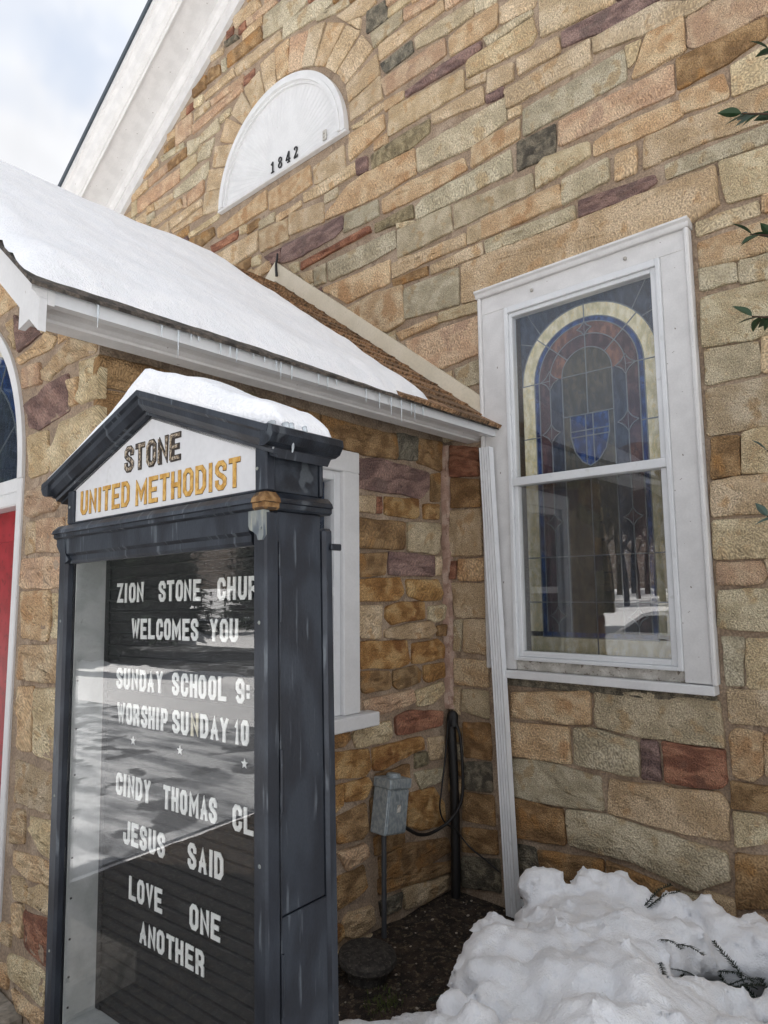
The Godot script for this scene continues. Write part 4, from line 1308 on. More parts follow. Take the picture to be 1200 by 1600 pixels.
func cables() -> void:
	var s := MB.new()
	s.tube(curve([Vector3(0.060, 0.88, 0.045), Vector3(0.050, 0.94, 0.030), Vector3(0.040, 0.90, 0.040), Vector3(0.055, 0.6, 0.045), Vector3(0.06, 0.3, 0.05), Vector3(0.07, -0.02, 0.07)]), 0.024, 0.026, 9)
	say(part(self, "cable_conduit", s.mesh(), M.rubber), "thick black conduit rising in the corner of the walls", "conduit")
	s = MB.new()
	s.tube(curve([Vector3(0.045, 0.93, 0.05), Vector3(0.095, 0.86, 0.045), Vector3(0.115, 0.7, 0.05), Vector3(0.115, 0.52, 0.06), Vector3(0.085, 0.42, 0.12), Vector3(0.06, 0.38, 0.24), Vector3(0.07, 0.40, 0.36), Vector3(0.085, 0.455, 0.47), Vector3(0.085, 0.50, 0.525)]), 0.0085, 0.0085, 7)
	say(part(self, "power_cable", s.mesh(), M.rubber), "black cable drooping from the corner to the electrical box", "cable")
	s = MB.new()
	s.tube(curve([Vector3(0.045, 0.92, 0.075), Vector3(0.045, 0.72, 0.11), Vector3(0.05, 0.58, 0.15), Vector3(0.05, 0.48, 0.17), Vector3(0.05, 0.40, 0.13), Vector3(0.08, 0.35, 0.07), Vector3(0.14, 0.27, 0.035), Vector3(0.25, 0.22, 0.03), Vector3(0.32, 0.19, 0.035)]), 0.0045, 0.0045, 6)
	say(part(self, "thin_cable", s.mesh(), M.rubber), "thin black wire looping down the wall towards downspout foot", "cable")
	# wire sticking up beside the top of the flashing
	s = MB.new()
	s.tube(curve([Vector3(-1.50, 3.99, 0.05), Vector3(-1.505, 4.08, 0.052), Vector3(-1.49, 4.12, 0.055), Vector3(-1.50, 4.17, 0.045)]), 0.011, 0.007, 7)
	say(part(self, "wire_stub", s.mesh(), M.rubber), "black wire stub standing above the porch roof flashing", "wire")

func round_cover() -> void:
	var t := thing("round_cover", "dark weathered round lid on a low stub at the wall foot", "lid", Vector3(0.235, 0.0, 0.93))
	var s := MB.new()
	s.lathe([Vector2(0.085, -0.02), Vector2(0.082, 0.085)], 22)
	part(t, "stub", s.mesh(), M.lid)
	s = MB.new()
	s.xf = Transform3D(Basis(Vector3(0.6, 0, 0.8).normalized(), deg_to_rad(-7.0)) * Basis(Vector3(1, 0, 0), deg_to_rad(5.0)), Vector3(0, 0.085, 0))
	s.lathe([Vector2(0.0, 0.034), Vector2(0.06, 0.033), Vector2(0.105, 0.028), Vector2(0.122, 0.018), Vector2(0.126, 0.0), Vector2(0.118, -0.012), Vector2(0.0, -0.012)], 30)
	part(t, "lid", s.mesh(), M.lid)

# ---------- snow mounds and plants ----------
# smooth surface round a crowd of balls (surface nets on a grid, only near the balls)
func ball_surface(balls: Array, lo: Vector3, hi: Vector3, cell: float, limit: float, rough: float) -> ArrayMesh:
	var nx := int((hi.x - lo.x) / cell) + 1
	var ny := int((hi.y - lo.y) / cell) + 1
	var nz := int((hi.z - lo.z) / cell) + 1
	var f := PackedFloat32Array()
	f.resize(nx * ny * nz)
	for b in balls:
		var c: Vector3 = b[0]
		var r: float = b[1] * 1.6
		var a := ((c - Vector3(r, r, r) - lo) / cell).floor()
		var e := ((c + Vector3(r, r, r) - lo) / cell).ceil()
		for i in range(maxi(0, int(a.x)), mini(nx - 1, int(e.x)) + 1):
			for j in range(maxi(0, int(a.y)), mini(ny - 1, int(e.y)) + 1):
				for k in range(maxi(0, int(a.z)), mini(nz - 1, int(e.z)) + 1):
					var d := (lo + Vector3(i, j, k) * cell).distance_squared_to(c) / (r * r)
					if d < 1.0: f[(i * ny + j) * nz + k] += (1.0 - d) * (1.0 - d)
	if rough > 0.0:
		for i in nx:
			for j in ny:
				for k in nz:
					var q := (i * ny + j) * nz + k
					if f[q] > 0.05: f[q] += rough * (grain.get_noise_3d((lo.x + i * cell) * 26.0, (lo.y + j * cell) * 26.0, (lo.z + k * cell) * 26.0) + 0.5 * grain.get_noise_3d((lo.x + i * cell) * 70.0, (lo.y + j * cell) * 70.0, (lo.z + k * cell) * 70.0))
	var at := PackedInt32Array()
	at.resize(nx * ny * nz)
	at.fill(-1)
	var v := PackedVector3Array()
	var ix := PackedInt32Array()
	var sx := ny * nz
	var sy := nz
	for i in nx - 1:
		for j in ny - 1:
			for k in nz - 1:
				var q := (i * ny + j) * nz + k
				var inside := 0
				for o in [0, 1, sy, sy + 1, sx, sx + 1, sx + sy, sx + sy + 1]:
					if f[q + o] > limit: inside += 1
				if inside == 0 or inside == 8: continue
				var sum := Vector3.ZERO
				var n := 0
				for e in [[0, 1], [sy, sy + 1], [sx, sx + 1], [sx + sy, sx + sy + 1], [0, sy], [1, sy + 1], [sx, sx + sy], [sx + 1, sx + sy + 1], [0, sx], [1, sx + 1], [sy, sx + sy], [sy + 1, sx + sy + 1]]:
					var fa := f[q + e[0]] - limit
					var fb := f[q + e[1]] - limit
					if (fa > 0.0) == (fb > 0.0): continue
					var t := fa / (fa - fb)
					var pa := Vector3(e[0] / sx, (e[0] % sx) / sy, e[0] % sy)
					var pb := Vector3(e[1] / sx, (e[1] % sx) / sy, e[1] % sy)
					sum += pa.lerp(pb, t)
					n += 1
				at[q] = v.size()
				v.append(lo + (Vector3(i, j, k) + sum / n) * cell)
	for i in range(1, nx - 1):
		for j in range(1, ny - 1):
			for k in range(1, nz - 1):
				var q := (i * ny + j) * nz + k
				var here := f[q] > limit
				for e in [[sx, sy, 1], [sy, 1, sx], [1, sx, sy]]:
					if (f[q + e[0]] > limit) == here: continue
					var a := at[q]
					var b := at[q - e[1]]
					var c := at[q - e[1] - e[2]]
					var d := at[q - e[2]]
					if a < 0 or b < 0 or c < 0 or d < 0: continue
					if here: ix.append_array([a, c, b, a, d, c])
					else: ix.append_array([a, b, c, a, c, d])
	return indexed(v, ix)

func bush_top(x: float, z: float) -> float:
	var a := clampf(1.0 - pow(absf((x - 1.56) / 0.92), 3.0), 0.0, 1.0)
	var b := clampf(1.0 - pow(absf((z - 0.90) / 0.86), 3.0), 0.0, 1.0)
	return 0.36 * pow(a * b, 0.45) + 0.09 * relief.get_noise_2d(x * 20.0, z * 20.0)

func sprig_mesh(seed_: int) -> ArrayMesh:
	var r := RandomNumberGenerator.new()
	r.seed = seed_
	var s := MB.new()
	var spine := curve([Vector3.ZERO, Vector3(0.05, 0.012, 0.004), Vector3(0.10, 0.014, -0.006), Vector3(0.15, 0.006, 0.002)], 6)
	s.tube(spine, 0.0022, 0.0008, 5)
	for k in range(2, spine.size()):
		for side in [-1.0, 1.0]:
			for m in 2:
				var p: Vector3 = spine[k] + Vector3(r.randf_range(-0.004, 0.004), 0, 0)
				var d := Vector3(r.randf_range(0.5, 0.8), r.randf_range(-0.15, 0.25), side).normalized() * r.randf_range(0.016, 0.026) * (1.0 - 0.4 * float(k) / spine.size())
				var w := d.cross(Vector3.UP).normalized() * 0.0016
				s.quad(p - w, p + d * 0.5 - w * 1.3, p + d, p + w)
	return s.mesh()

func snowy_shrub() -> void:
	var t := thing("yew_shrub", "dark green yew shrub buried in snow below the stained glass window", "shrub", Vector3.ZERO)
	var balls := []
	var z := 0.12
	while z < 1.72:
		var x := 0.70
		while x < 2.44:
			var p := Vector2(x + rng.randf_range(-0.035, 0.035), z + rng.randf_range(-0.035, 0.035))
			var h := bush_top(p.x, p.y)
			var hole := p.distance_to(Vector2(1.60, 0.48)) < 0.16 or p.distance_to(Vector2(1.52, 0.66)) < 0.14 or p.distance_to(Vector2(1.70, 0.86)) < 0.12 or p.distance_to(Vector2(1.10, 1.30)) < 0.10
			if h > 0.17 and p.x + 0.35 * (1.0 - p.y) > 0.86 - 0.2 * maxf(0.0, 0.7 - p.y) and not hole:
				var r := rng.randf_range(0.045, 0.095)
				balls.append([Vector3(p.x, h - r * 0.35 + rng.randf_range(-0.015, 0.02), p.y), r])
				if h > 0.2 and h < 0.32: balls.append([Vector3(p.x, h - 0.11, p.y), r])
			x += 0.078
		z += 0.078
	for k in 26:
		var a := rng.randf() * TAU
		var p := Vector2(1.42 + cos(a) * rng.randf_range(0.45, 0.72), 0.86 + sin(a) * rng.randf_range(0.50, 0.76))
		balls.append([Vector3(p.x, bush_top(p.x, p.y) + rng.randf_range(-0.02, 0.05), p.y), rng.randf_range(0.04, 0.065)])
	# lumps that stand up along the wall side
	for d in [[0.74, 0.36, 0.42, 0.065], [0.80, 0.375, 0.36, 0.05], [0.93, 0.35, 0.27, 0.075], [1.04, 0.36, 0.22, 0.07], [1.13, 0.345, 0.25, 0.06], [1.27, 0.34, 0.22, 0.07], [1.40, 0.37, 0.22, 0.055], [1.47, 0.35, 0.28, 0.06], [1.56, 0.34, 0.22, 0.065], [1.70, 0.34, 0.25, 0.06], [0.72, 0.26, 0.72, 0.07], [0.76, 0.18, 0.92, 0.08], [0.86, 0.17, 1.06, 0.07], [0.98, 0.15, 1.22, 0.07]]:
		balls.append([Vector3(d[0], d[1], d[2]), d[3]])
	var o := part(self, "snow_mound", ball_surface(balls, Vector3(0.5, -0.06, 0.0), Vector3(2.6, 0.60, 1.95), 0.0145, 0.42, 0.34), M.snow)
	say(o, "lumpy mound of snow weighing down the yew shrub", "snow")
	# branches and needle sprigs under and between the snow
	var meshes := [sprig_mesh(1), sprig_mesh(2), sprig_mesh(3)]
	for k in 10:
		var s := MB.new()
		var a := rng.randf() * TAU
		var d := Vector3(cos(a), 0, sin(a) * 0.9)
		s.tube(curve([Vector3(1.42, -0.03, 0.86) + d * 0.05, Vector3(1.42, 0.14, 0.86) + d * 0.28, Vector3(1.42, 0.20, 0.86) + d * 0.52]), 0.014, 0.005, 6)
		part(t, "branch", s.mesh(), M.twig)
	var spots := []
	for c in [[1.60, 0.48, 0.24, 18, 0.09], [1.52, 0.66, 0.24, 14, 0.07], [1.70, 0.86, 0.18, 8, 0.07], [1.10, 1.30, 0.16, 8, 0.05], [0.76, 0.80, 0.10, 7, 0.05], [0.80, 1.00, 0.07, 7, 0.06], [0.98, 1.40, 0.06, 8, 0.08], [1.25, 1.62, 0.08, 8, 0.2]]:
		for k in c[3]: spots.append([Vector3(c[0] + rng.randfn() * c[4] * 0.6, c[2] + rng.randf_range(-0.05, 0.06), c[1] + rng.randfn() * c[4] * 0.6), rng.randf() * TAU, rng.randf_range(-0.2, 0.5)])
	spots.append([Vector3(1.33, 0.39, 0.62), -0.5, 0.20]); spots.append([Vector3(1.36, 0.38, 0.60), -0.2, 0.1])
	spots.append([Vector3(1.32, 0.36, 0.66), -0.8, 0.0]); spots.append([Vector3(1.17, 0.345, 0.30), 0.9, 0.5]); spots.append([Vector3(1.18, 0.34, 0.29), 0.5, 0.5])
	spots.append([Vector3(0.74, 0.15, 0.86), 2.6, -0.5]); spots.append([Vector3(0.74, 0.16, 0.90), 2.2, -0.6]); spots.append([Vector3(0.73, 0.12, 0.92), 3.4, -0.4])
	for d in spots:
		var p := part(t, "sprig", meshes[rng.randi() % 3], M.yew)
		p.transform = Transform3D(Basis(Vector3.UP, d[1]) * Basis(Vector3(0, 0, 1), d[2]), d[0])
	# dark mass of needles in the heart of the shrub
	var mm := MultiMesh.new()
	mm.transform_format = MultiMesh.TRANSFORM_3D
	mm.mesh = meshes[0]
	mm.instance_count = 420
	for k in 420:
		var p := Vector3(rng.randf_range(0.85, 2.0), 0, rng.randf_range(0.25, 1.5))
		p.y = rng.randf_range(0.02, maxf(0.03, bush_top(p.x, p.z) - 0.09))
		mm.set_instance_transform(k, Transform3D(Basis(Vector3.UP, rng.randf() * TAU) * Basis(Vector3(0, 0, 1), rng.randf_range(-0.4, 0.8)), p))
	var inst := MultiMeshInstance3D.new()
	inst.name = "foliage"
	inst.multimesh = mm
	inst.material_override = M.yew
	t.add_child(inst)
	say(inst, "", "", "", "stuff")

# glossy leaf, along +x, slightly folded
func leaf_mesh() -> ArrayMesh:
	var s := MB.new()
	var n := 7
	for k in n:
		var a := float(k) / n
		var b := float(k + 1) / n
		var wa := 0.20 * sin(PI * pow(a, 0.8)) + 0.004
		var wb := 0.20 * sin(PI * pow(b, 0.8)) + 0.004
		var pa := Vector3(a, -0.14 * a * a, 0)
		var pb := Vector3(b, -0.14 * b * b, 0)
		for side in [-1.0, 1.0]:
			var ea := pa + Vector3(0, wa * 0.35, wa * side)
			var eb := pb + Vector3(0, wb * 0.35, wb * side)
			if side > 0: s.quad(pa, ea, eb, pb)
			else: s.quad(pa, pb, eb, ea)
	return s.mesh()

func leafy_shrub() -> void:
	# stands just outside the picture on the right; only some leaves reach in
	var t := thing("holly_shrub", "glossy leaved evergreen branches reaching in front of the stone wall", "shrub", Vector3(2.30, 0.0, 0.62))
	var leaf := leaf_mesh()
	var s := MB.new()
	s.tube(curve([Vector3(0, -0.05, 0), Vector3(0.03, 0.9, 0.02), Vector3(-0.02, 1.9, 0.03), Vector3(0.02, 3.1, 0.05)]), 0.03, 0.012, 8)
	part(t, "trunk", s.mesh(), M.twig)
	var tips := [[Vector3(1.855, 3.16, 0.84), 7], [Vector3(1.850, 2.76, 0.80), 7], [Vector3(1.825, 2.50, 0.77), 7], [Vector3(1.830, 2.06, 0.73), 5], [Vector3(1.815, 1.85, 0.72), 5], [Vector3(1.95, 3.32, 0.86), 4], [Vector3(2.05, 2.9, 0.95), 9], [Vector3(2.12, 2.3, 0.9), 9], [Vector3(2.2, 1.7, 0.95), 9], [Vector3(2.5, 2.6, 0.8), 9], [Vector3(2.45, 3.3, 0.7), 9]]
	# unseen dense body, enlarged to shade the right side of the sign
	var many := MultiMesh.new()
	many.transform_format = MultiMesh.TRANSFORM_3D
	many.mesh = leaf
	many.instance_count = 2600
	for k in 2600:
		var dir := Vector3(rng.randfn(), rng.randfn(), rng.randfn()).normalized() * pow(rng.randf(), 0.4)
		var at := Vector3(0.62 + dir.x * 0.62, 1.75 + dir.y * 1.65, 0.45 + dir.z * 0.85)
		var long := rng.randf_range(0.055, 0.085)
		many.set_instance_transform(k, Transform3D((Basis(Vector3.UP, rng.randf() * TAU) * Basis(Vector3(0, 0, 1), rng.randf_range(-0.6, 0.9))).scaled(Vector3(long, long, long)), at))
	var mass := MultiMeshInstance3D.new()
	mass.name = "foliage"
	mass.multimesh = many
	mass.material_override = M.leaf
	t.add_child(mass)
	say(mass, "", "", "", "stuff")
	for d in tips:
		var tip: Vector3 = d[0] - t.position
		var foot := Vector3(0.0, tip.y - 0.25, 0.03)
		var stem := curve([foot, foot.lerp(tip, 0.55) + Vector3(0, 0.04, 0), tip], 6)
		s = MB.new()
		s.tube(stem, 0.007, 0.0026, 6)
		part(t, "branch", s.mesh(), M.twig)
		for k in d[1]:
			var f := 1.0 - 0.32 * pow(float(k) / d[1], 1.2)
			var at: Vector3 = stem[clampi(int(f * (stem.size() - 1)), 0, stem.size() - 1)]
			var long := rng.randf_range(0.055, 0.082)
			var a := PI + rng.randf_range(-1.3, 1.3)
			var o := part(t, "leaf", leaf, M.leaf if rng.randf() < 0.8 else M.leaf_pale)
			o.transform = Transform3D((Basis(Vector3.UP, a) * Basis(Vector3(0, 0, 1), rng.randf_range(-0.5, 0.9)) * Basis(Vector3(1, 0, 0), rng.randf_range(-0.8, 0.8))).scaled(Vector3(long, long, long)), at)

# ---------- ground ----------
func level(z: float) -> float:
	return -0.55 * smoothstep(7.5, 13.0, z) + 0.05 * maxf(0.0, z - 19.5)

func ground() -> void:
	var v := PackedVector3Array()
	# rising snow field in front of the church, level round it
	var n := 120
	for i in n + 1:
		for j in n + 1:
			var a := (float(i) / n - 0.5) * 2.0
			var b := (float(j) / n - 0.5) * 2.0
			var x := 260.0 * a * absf(a)
			var z := 260.0 * b * absf(b)
			var y := level(minf(z, 70.0))
			if z > 20.0: y += 0.25 * relief.get_noise_2d(x * 0.6, z * 0.6) * smoothstep(20.0, 40.0, z)
			v.append(Vector3(x, y - 0.012, z))
	say(part(self, "ground", grid_mesh(v, n, n), M.snow), "snow covered ground around the church", "", "", "structure")
	# dark bed along the walls
	v = PackedVector3Array()
	n = 60
	for i in n + 1:
		for j in n + 1:
			var x := lerpf(-1.62, 4.2, float(i) / n)
			var z := lerpf(0.0, 6.2, float(j) / n)
			var y := 0.010 + 0.016 * relief.get_noise_2d(x * 26.0, z * 26.0) + 0.006 * grain.get_noise_2d(x * 60.0, z * 60.0)
			if i == 0 or i == n or j == n: y = -0.02
			v.append(Vector3(x, y, z))
	say(part(self, "planting_bed", grid_mesh(v, n, n), M.soil), "dark soil bed along the church walls", "", "", "structure")
	var m := MultiMesh.new()
	m.transform_format = MultiMesh.TRANSFORM_3D
	var pm := MB.new()
	pm.lathe([Vector2(0.0, 0.5), Vector2(0.45, 0.3), Vector2(0.6, 0.0), Vector2(0.4, -0.3), Vector2(0.0, -0.4)], 6)
	m.use_colors = true
	m.mesh = pm.mesh()
	m.instance_count = 900
	for k in 900:
		var p := Vector3(rng.randf_range(0.03, 0.9), 0, rng.randf_range(0.03, 1.8))
		p.y = 0.012 + 0.016 * relief.get_noise_2d(p.x * 26.0, p.z * 26.0)
		var sc := rng.randf_range(0.003, 0.013)
		m.set_instance_transform(k, Transform3D(Basis(Vector3(rng.randf(), rng.randf(), rng.randf()).normalized(), rng.randf() * TAU).scaled(Vector3(sc, sc * 0.6, sc * rng.randf_range(0.6, 1.8))), p))
		var g := rng.randf_range(0.03, 0.12) if rng.randf() < 0.85 else rng.randf_range(0.25, 0.5)
		m.set_instance_color(k, Color(g, g * 0.85, g * 0.68))
	var o := MultiMeshInstance3D.new()
	o.name = "litter"
	o.multimesh = m
	var lm := plain(Color(1, 1, 1), 0.9)
	lm.vertex_color_use_as_albedo = true
	o.material_override = lm
	add_child(o)
	say(o, "crumbs of soil, grit and dead leaves at the wall foot", "litter", "", "stuff")
	# thin snow in front of the shrub
	v = PackedVector3Array()
	n = 70
	for i in n + 1:
		for j in n + 1:
			var x := lerpf(0.30, 1.5, float(i) / n)
			var z := lerpf(0.80, 2.1, float(j) / n)
			var d := (x - 0.45) * 0.9 + (z - 1.12) * 0.75 + 0.06 * relief.get_noise_2d(x * 40.0, z * 40.0) + 0.03 * grain.get_noise_2d(x * 60.0, z * 60.0)
			d = minf(d, minf(1.5 - x, 2.1 - z))
			var y := -0.03 + 0.085 * sqrt(clampf(d / 0.10 + 0.05, 0.0, 1.0)) + 0.012 * grain.get_noise_2d(x * 40.0, z * 40.0)
			v.append(Vector3(x, y, z))
	say(part(self, "snow_patch", grid_mesh(v, n, n), M.snow), "thin crusty snow on the soil in front of the shrub", "snow")
	# small moss tuft at its edge
	var st := thing("moss_tuft", "small tuft of green moss beside the round lid", "moss", Vector3(0.42, 0.02, 1.02))
	var s := MB.new()
	for k in 160:
		var p := Vector3(rng.randfn() * 0.035, 0, rng.randfn() * 0.05)
		var d := Vector3(rng.randfn() * 0.4, 1.0, rng.randfn() * 0.4).normalized() * rng.randf_range(0.012, 0.03)
		var w := Vector3(rng.randfn(), 0, rng.randfn()).normalized() * 0.003
		s.tri(p - w, p + w, p + d)
	say(part(st, "blades", s.mesh(), plain(rgb(74, 82, 40), 0.9)), "", "", "", "stuff")
	# step and path in front of the door, lane and snow banks beyond
	say(bx(self, "door_step", Vector3(-2.65, -0.1, 2.064), Vector3(-0.38, 0.132, 3.3), M.concrete, 0.012), "concrete step in front of the red door", "step")
	var path := bx(self, "path", Vector3(-9.0, -0.1, 2.2), Vector3(-1.63, 0.004, 7.2), M.wet_path, 0.0)
	say(path, "wet trodden path and forecourt", "", "", "structure")
	var road := bx(self, "road", Vector3(-120.0, -0.9, 13.4), Vector3(120.0, -0.540, 19.0), M.asphalt, 0.0)
	say(road, "road in front of the church", "", "", "structure")
	for b in [[-44.0, 19.6, 0.5], [-44.0, 12.6, 0.22]]:
		v = PackedVector3Array()
		for i in 121:
			for j in 9:
				var x: float = b[0] + i * 0.5
				var f := j / 8.0
				v.append(Vector3(x, -0.60 + b[2] * sin(PI * f) * (0.8 + 0.5 * relief.get_noise_2d(x * 8.0, f * 20.0)), b[1] + (f - 0.5) * 1.6 + 0.2 * relief.get_noise_1d(x * 10.0)))
		say(part(self, "snow_bank", grid_mesh(v, 120, 8), M.snow), "ploughed snow bank beside the road" if b[1] > 15.0 else "low snow bank along the forecourt", "snow")

# ---------- what the panes mirror: trees, slope, a car ----------
func limb(s: MB, r: RandomNumberGenerator, p: Vector3, d: Vector3, long: float, rad: float, level: int) -> void:
	var pts := [p]
	var q := p
	var e := d
	for k in 4:
		e = (e + Vector3(r.randfn(), r.randfn() * 0.6 + 0.15, r.randfn()) * 0.10).normalized()
		q += e * long / 4.0
		pts.append(q)
	s.tube(pts, rad, rad * 0.45, 5 if level < 2 else 4, false)
	if level >= 4: return
	for k in ([7, 6, 5, 4][level]):
		var f := r.randf_range(0.35, 1.0) if level == 0 else r.randf_range(0.2, 1.0)
		var at: Vector3 = pts[clampi(int(f * 4.0), 1, 4)]
		var side := Vector3(r.randfn(), 0.0, r.randfn()).normalized()
		var nd := (e * 0.75 + side * 0.8 + Vector3(0, 0.15, 0)).normalized()
		limb(s, r, at, nd, long * r.randf_range(0.42, 0.62), rad * 0.42, level + 1)

func woods() -> void:
	var kinds := []
	for k in 3:
		var r := RandomNumberGenerator.new()
		r.seed = 40 + k
		var s := MB.new()
		var tr := MB.new()
		limb(s, r, Vector3(0, 2.2, 0), Vector3.UP, 5.5, 0.15, 0)
		tr.tube([Vector3(0, -0.6, 0), Vector3(0.03, 0.8, 0), Vector3(0, 2.25, 0)], 0.21, 0.15, 8)
		kinds.append([tr.mesh(), s.mesh()])
	var r2 := RandomNumberGenerator.new()
	r2.seed = 77
	for k in 60:
		var a := deg_to_rad(lerpf(-38.0, -6.0, (k + r2.randf()) / 60.0))
		var d := r2.randf_range(40.0, 62.0)
		var p := Vector3(sin(a) * d, 0, cos(a) * d)
		p.y = level(p.z) - 0.1
		var t := thing("bare_tree", "bare winter tree on the snowy slope across the road", "tree", p, "bare trees on the slope")
		t.rotation.y = r2.randf() * TAU
		var sc := r2.randf_range(0.9, 1.5)
		t.scale = Vector3(sc, sc, sc)
		var pick: Array = kinds[k % 3]
		part(t, "trunk", pick[0], M.bark)
		part(t, "crown", pick[1], M.bark)
	# wooded hill behind them
	var v := PackedVector3Array()
	for i in 61:
		for j in 21:
			var x := -150.0 + i * 5.0
			var f := j / 20.0
			v.append(Vector3(x, level(56.0) - 0.6 + 30.0 * f * f * (3.0 - 2.0 * f) * (0.85 + 0.3 * relief.get_noise_1d(x * 0.25)), 56.0 + 70.0 * f))
	say(part(self, "hills", grid_mesh(v, 60, 20), M.forest_floor), "leafless wooded hill beyond the road", "", "", "structure")
	# spruces
	for d in [[-19.0, 13.5, 9.0], [-23.0, 19.5, 11.0], [-29.0, 16.0, 10.0], [-17.0, 23.0, 10.0], [-33.0, 24.0, 12.0], [-24.0, 27.0, 12.0], [-12.5, 24.5, 9.0], [-17.0, 7.2, 9.5], [-21.0, 9.8, 11.0]]:
		var t := thing("spruce_tree", "dark spruce with drooping boughs across the forecourt", "tree", Vector3(d[0], level(d[1]) - 0.05, d[1]), "spruces across the forecourt")
		var s := MB.new()
		s.tube([Vector3(0, -0.3, 0), Vector3(0, d[2], 0)], 0.2, 0.03, 8)
		part(t, "trunk", s.mesh(), M.bark)
		s = MB.new()
		var h: float = 0.9
		while h < d[2] - 0.3:
			var reach: float = 0.26 * (d[2] - h) + 0.3
			var count := int(7 + reach * 5)
			for k in count:
				var an := TAU * (k + r2.randf()) / count
				var dir := Vector3(cos(an), 0, sin(an))
				var across := Vector3(-sin(an), 0, cos(an))
				var lg := reach * r2.randf_range(0.75, 1.1)
				for seg in 5:
					var f := (seg + 0.6) / 5.0
					var c := Vector3(0, h, 0) + dir * lg * f + Vector3(0, -0.42 * lg * f * f + 0.1 * r2.randfn() * f, 0)
					var w := 0.34 * (1.1 - f) * minf(lg, 1.6) + 0.10
					var drop := r2.randf_range(0.18, 0.40)
					s.tri(c - across * w, c + across * w, c + dir * lg * 0.32 - Vector3(0, drop * 0.6, 0))
					s.tri(c - across * w * 0.9, c + Vector3(0, -drop, 0) - across * w * 0.3, c + across * w * 0.2)
					s.tri(c + across * w * 0.9, c + Vector3(0, -drop, 0) + across * w * 0.4, c - across * w * 0.2)
			h += 0.34
		part(t, "crown", s.mesh(), M.needle)

func parked_car() -> void:
	var t := thing("parked_car", "silver estate car parked at the roadside across from church", "car", Vector3(-4.15, -0.545, 14.9))
	t.rotation.y = deg_to_rad(4.0)
	var silver := plain(rgb(168, 170, 172), 0.3, 0.5)
	var dark := plain(rgb(18, 20, 22), 0.08)
	var tyre := plain(rgb(22, 22, 23), 0.8)
	var s := MB.new()
	# side outline, bonnet towards -x
	s.prism(v2([-2.25, 0.42, -2.28, 0.62, -2.15, 0.86, -1.95, 0.93, -0.95, 1.05, -0.10, 1.05, 2.15, 1.04, 2.28, 0.85, 2.26, 0.42, 1.9, 0.34, -1.9, 0.34]), -0.90, 0.90)
	part(t, "body", s.mesh(), silver)
	s = MB.new()
	s.prism(v2([-0.98, 1.052, -0.20, 1.56, 0.10, 1.62, 1.75, 1.60, 2.12, 1.052]), -0.78, 0.78)
	part(t, "cabin", s.mesh(), silver)
	for z in [-0.782, 0.782]:
		for w in [[-0.80, 1.09, -0.14, 1.50, 0.42, 1.53, 0.42, 1.09], [0.50, 1.09, 0.50, 1.53, 1.22, 1.53, 1.22, 1.09], [1.30, 1.09, 1.30, 1.52, 1.70, 1.51, 1.95, 1.09]]:
			s = MB.new()
			s.prism(v2(w), z - 0.004, z + 0.004)
			part(t, "side_window", s.mesh(), dark)
		for x in [-1.42, 1.42]:
			s = MB.new()
			s.xf = Transform3D(Basis(Vector3(1, 0, 0), PI / 2.0), Vector3(x, 0.34, 0.82 * signf(z)))
			s.lathe([Vector2(0.0, -0.1), Vector2(0.30, -0.1), Vector2(0.34, -0.07), Vector2(0.34, 0.07), Vector2(0.30, 0.1), Vector2(0.0, 0.1)], 24)
			var wh := part(t, "wheel", s.mesh(), tyre)
			s = MB.new()
			s.xf = Transform3D(Basis(Vector3(1, 0, 0), PI / 2.0), Vector3(x, 0.34, 0.82 * signf(z)))
			s.lathe([Vector2(0.0, -0.11), Vector2(0.20, -0.105), Vector2(0.21, 0.105), Vector2(0.0, 0.11)], 20)
			part(wh, "hub_cap", s.mesh(), silver)
		bx(t, "headlight", Vector3(-2.27, 0.66, 0.5 * signf(z)), Vector3(-2.20, 0.78, 0.84 * signf(z)), plain(rgb(220, 224, 226), 0.1), 0.01)
		bx(t, "door_handle", Vector3(0.25, 0.92, 0.90 * signf(z)), Vector3(0.42, 0.95, 0.925 * signf(z)), dark, 0.005)
	s = MB.new()
	s.prism(v2([-0.99, 1.07, -0.225, 1.545, -0.205, 1.53, -0.96, 1.06]), -0.70, 0.70)
	part(t, "windscreen", s.mesh(), dark)

# ---------- sky ----------
func sky_texture() -> ImageTexture:
	var f := FastNoiseLite.new()
	f.seed = 12
	f.noise_type = FastNoiseLite.TYPE_SIMPLEX_SMOOTH
	f.frequency = 1.0
	f.fractal_octaves = 5
	f.domain_warp_enabled = true
	f.domain_warp_amplitude = 0.25
	f.domain_warp_frequency = 1.2
	var w := 640
	var h := 320
	var im := Image.create(w, h, false, Image.FORMAT_RGBF)
	for j in h:
		var el := PI * (0.5 - (j + 0.5) / h)
		for i in w:
			var az := TAU * (i + 0.5) / w
			var d := Vector3(cos(el) * cos(az), sin(el), cos(el) * sin(az))
			var q := d / maxf(0.35 + d.y, 0.25) if d.y > -0.05 else d
			var n := f.get_noise_3d(q.x * 1.3, d.y * 1.5, q.z * 1.3)
			var g := f.get_noise_3d(q.x * 2.6 + 9.0, 3.0, q.z * 2.6)
			var cover := smoothstep(-0.34, 0.22, n)
			var blue := Color(0.62, 0.69, 0.82)
			var cloud := Color(0.93, 0.94, 0.97) * (0.92 + 0.28 * g)
			var c := blue.lerp(cloud, cover)
			if d.y < 0.0: c = Color(0.80, 0.82, 0.86)
			im.set_pixel(i, j, c)
	return ImageTexture.create_from_image(im)

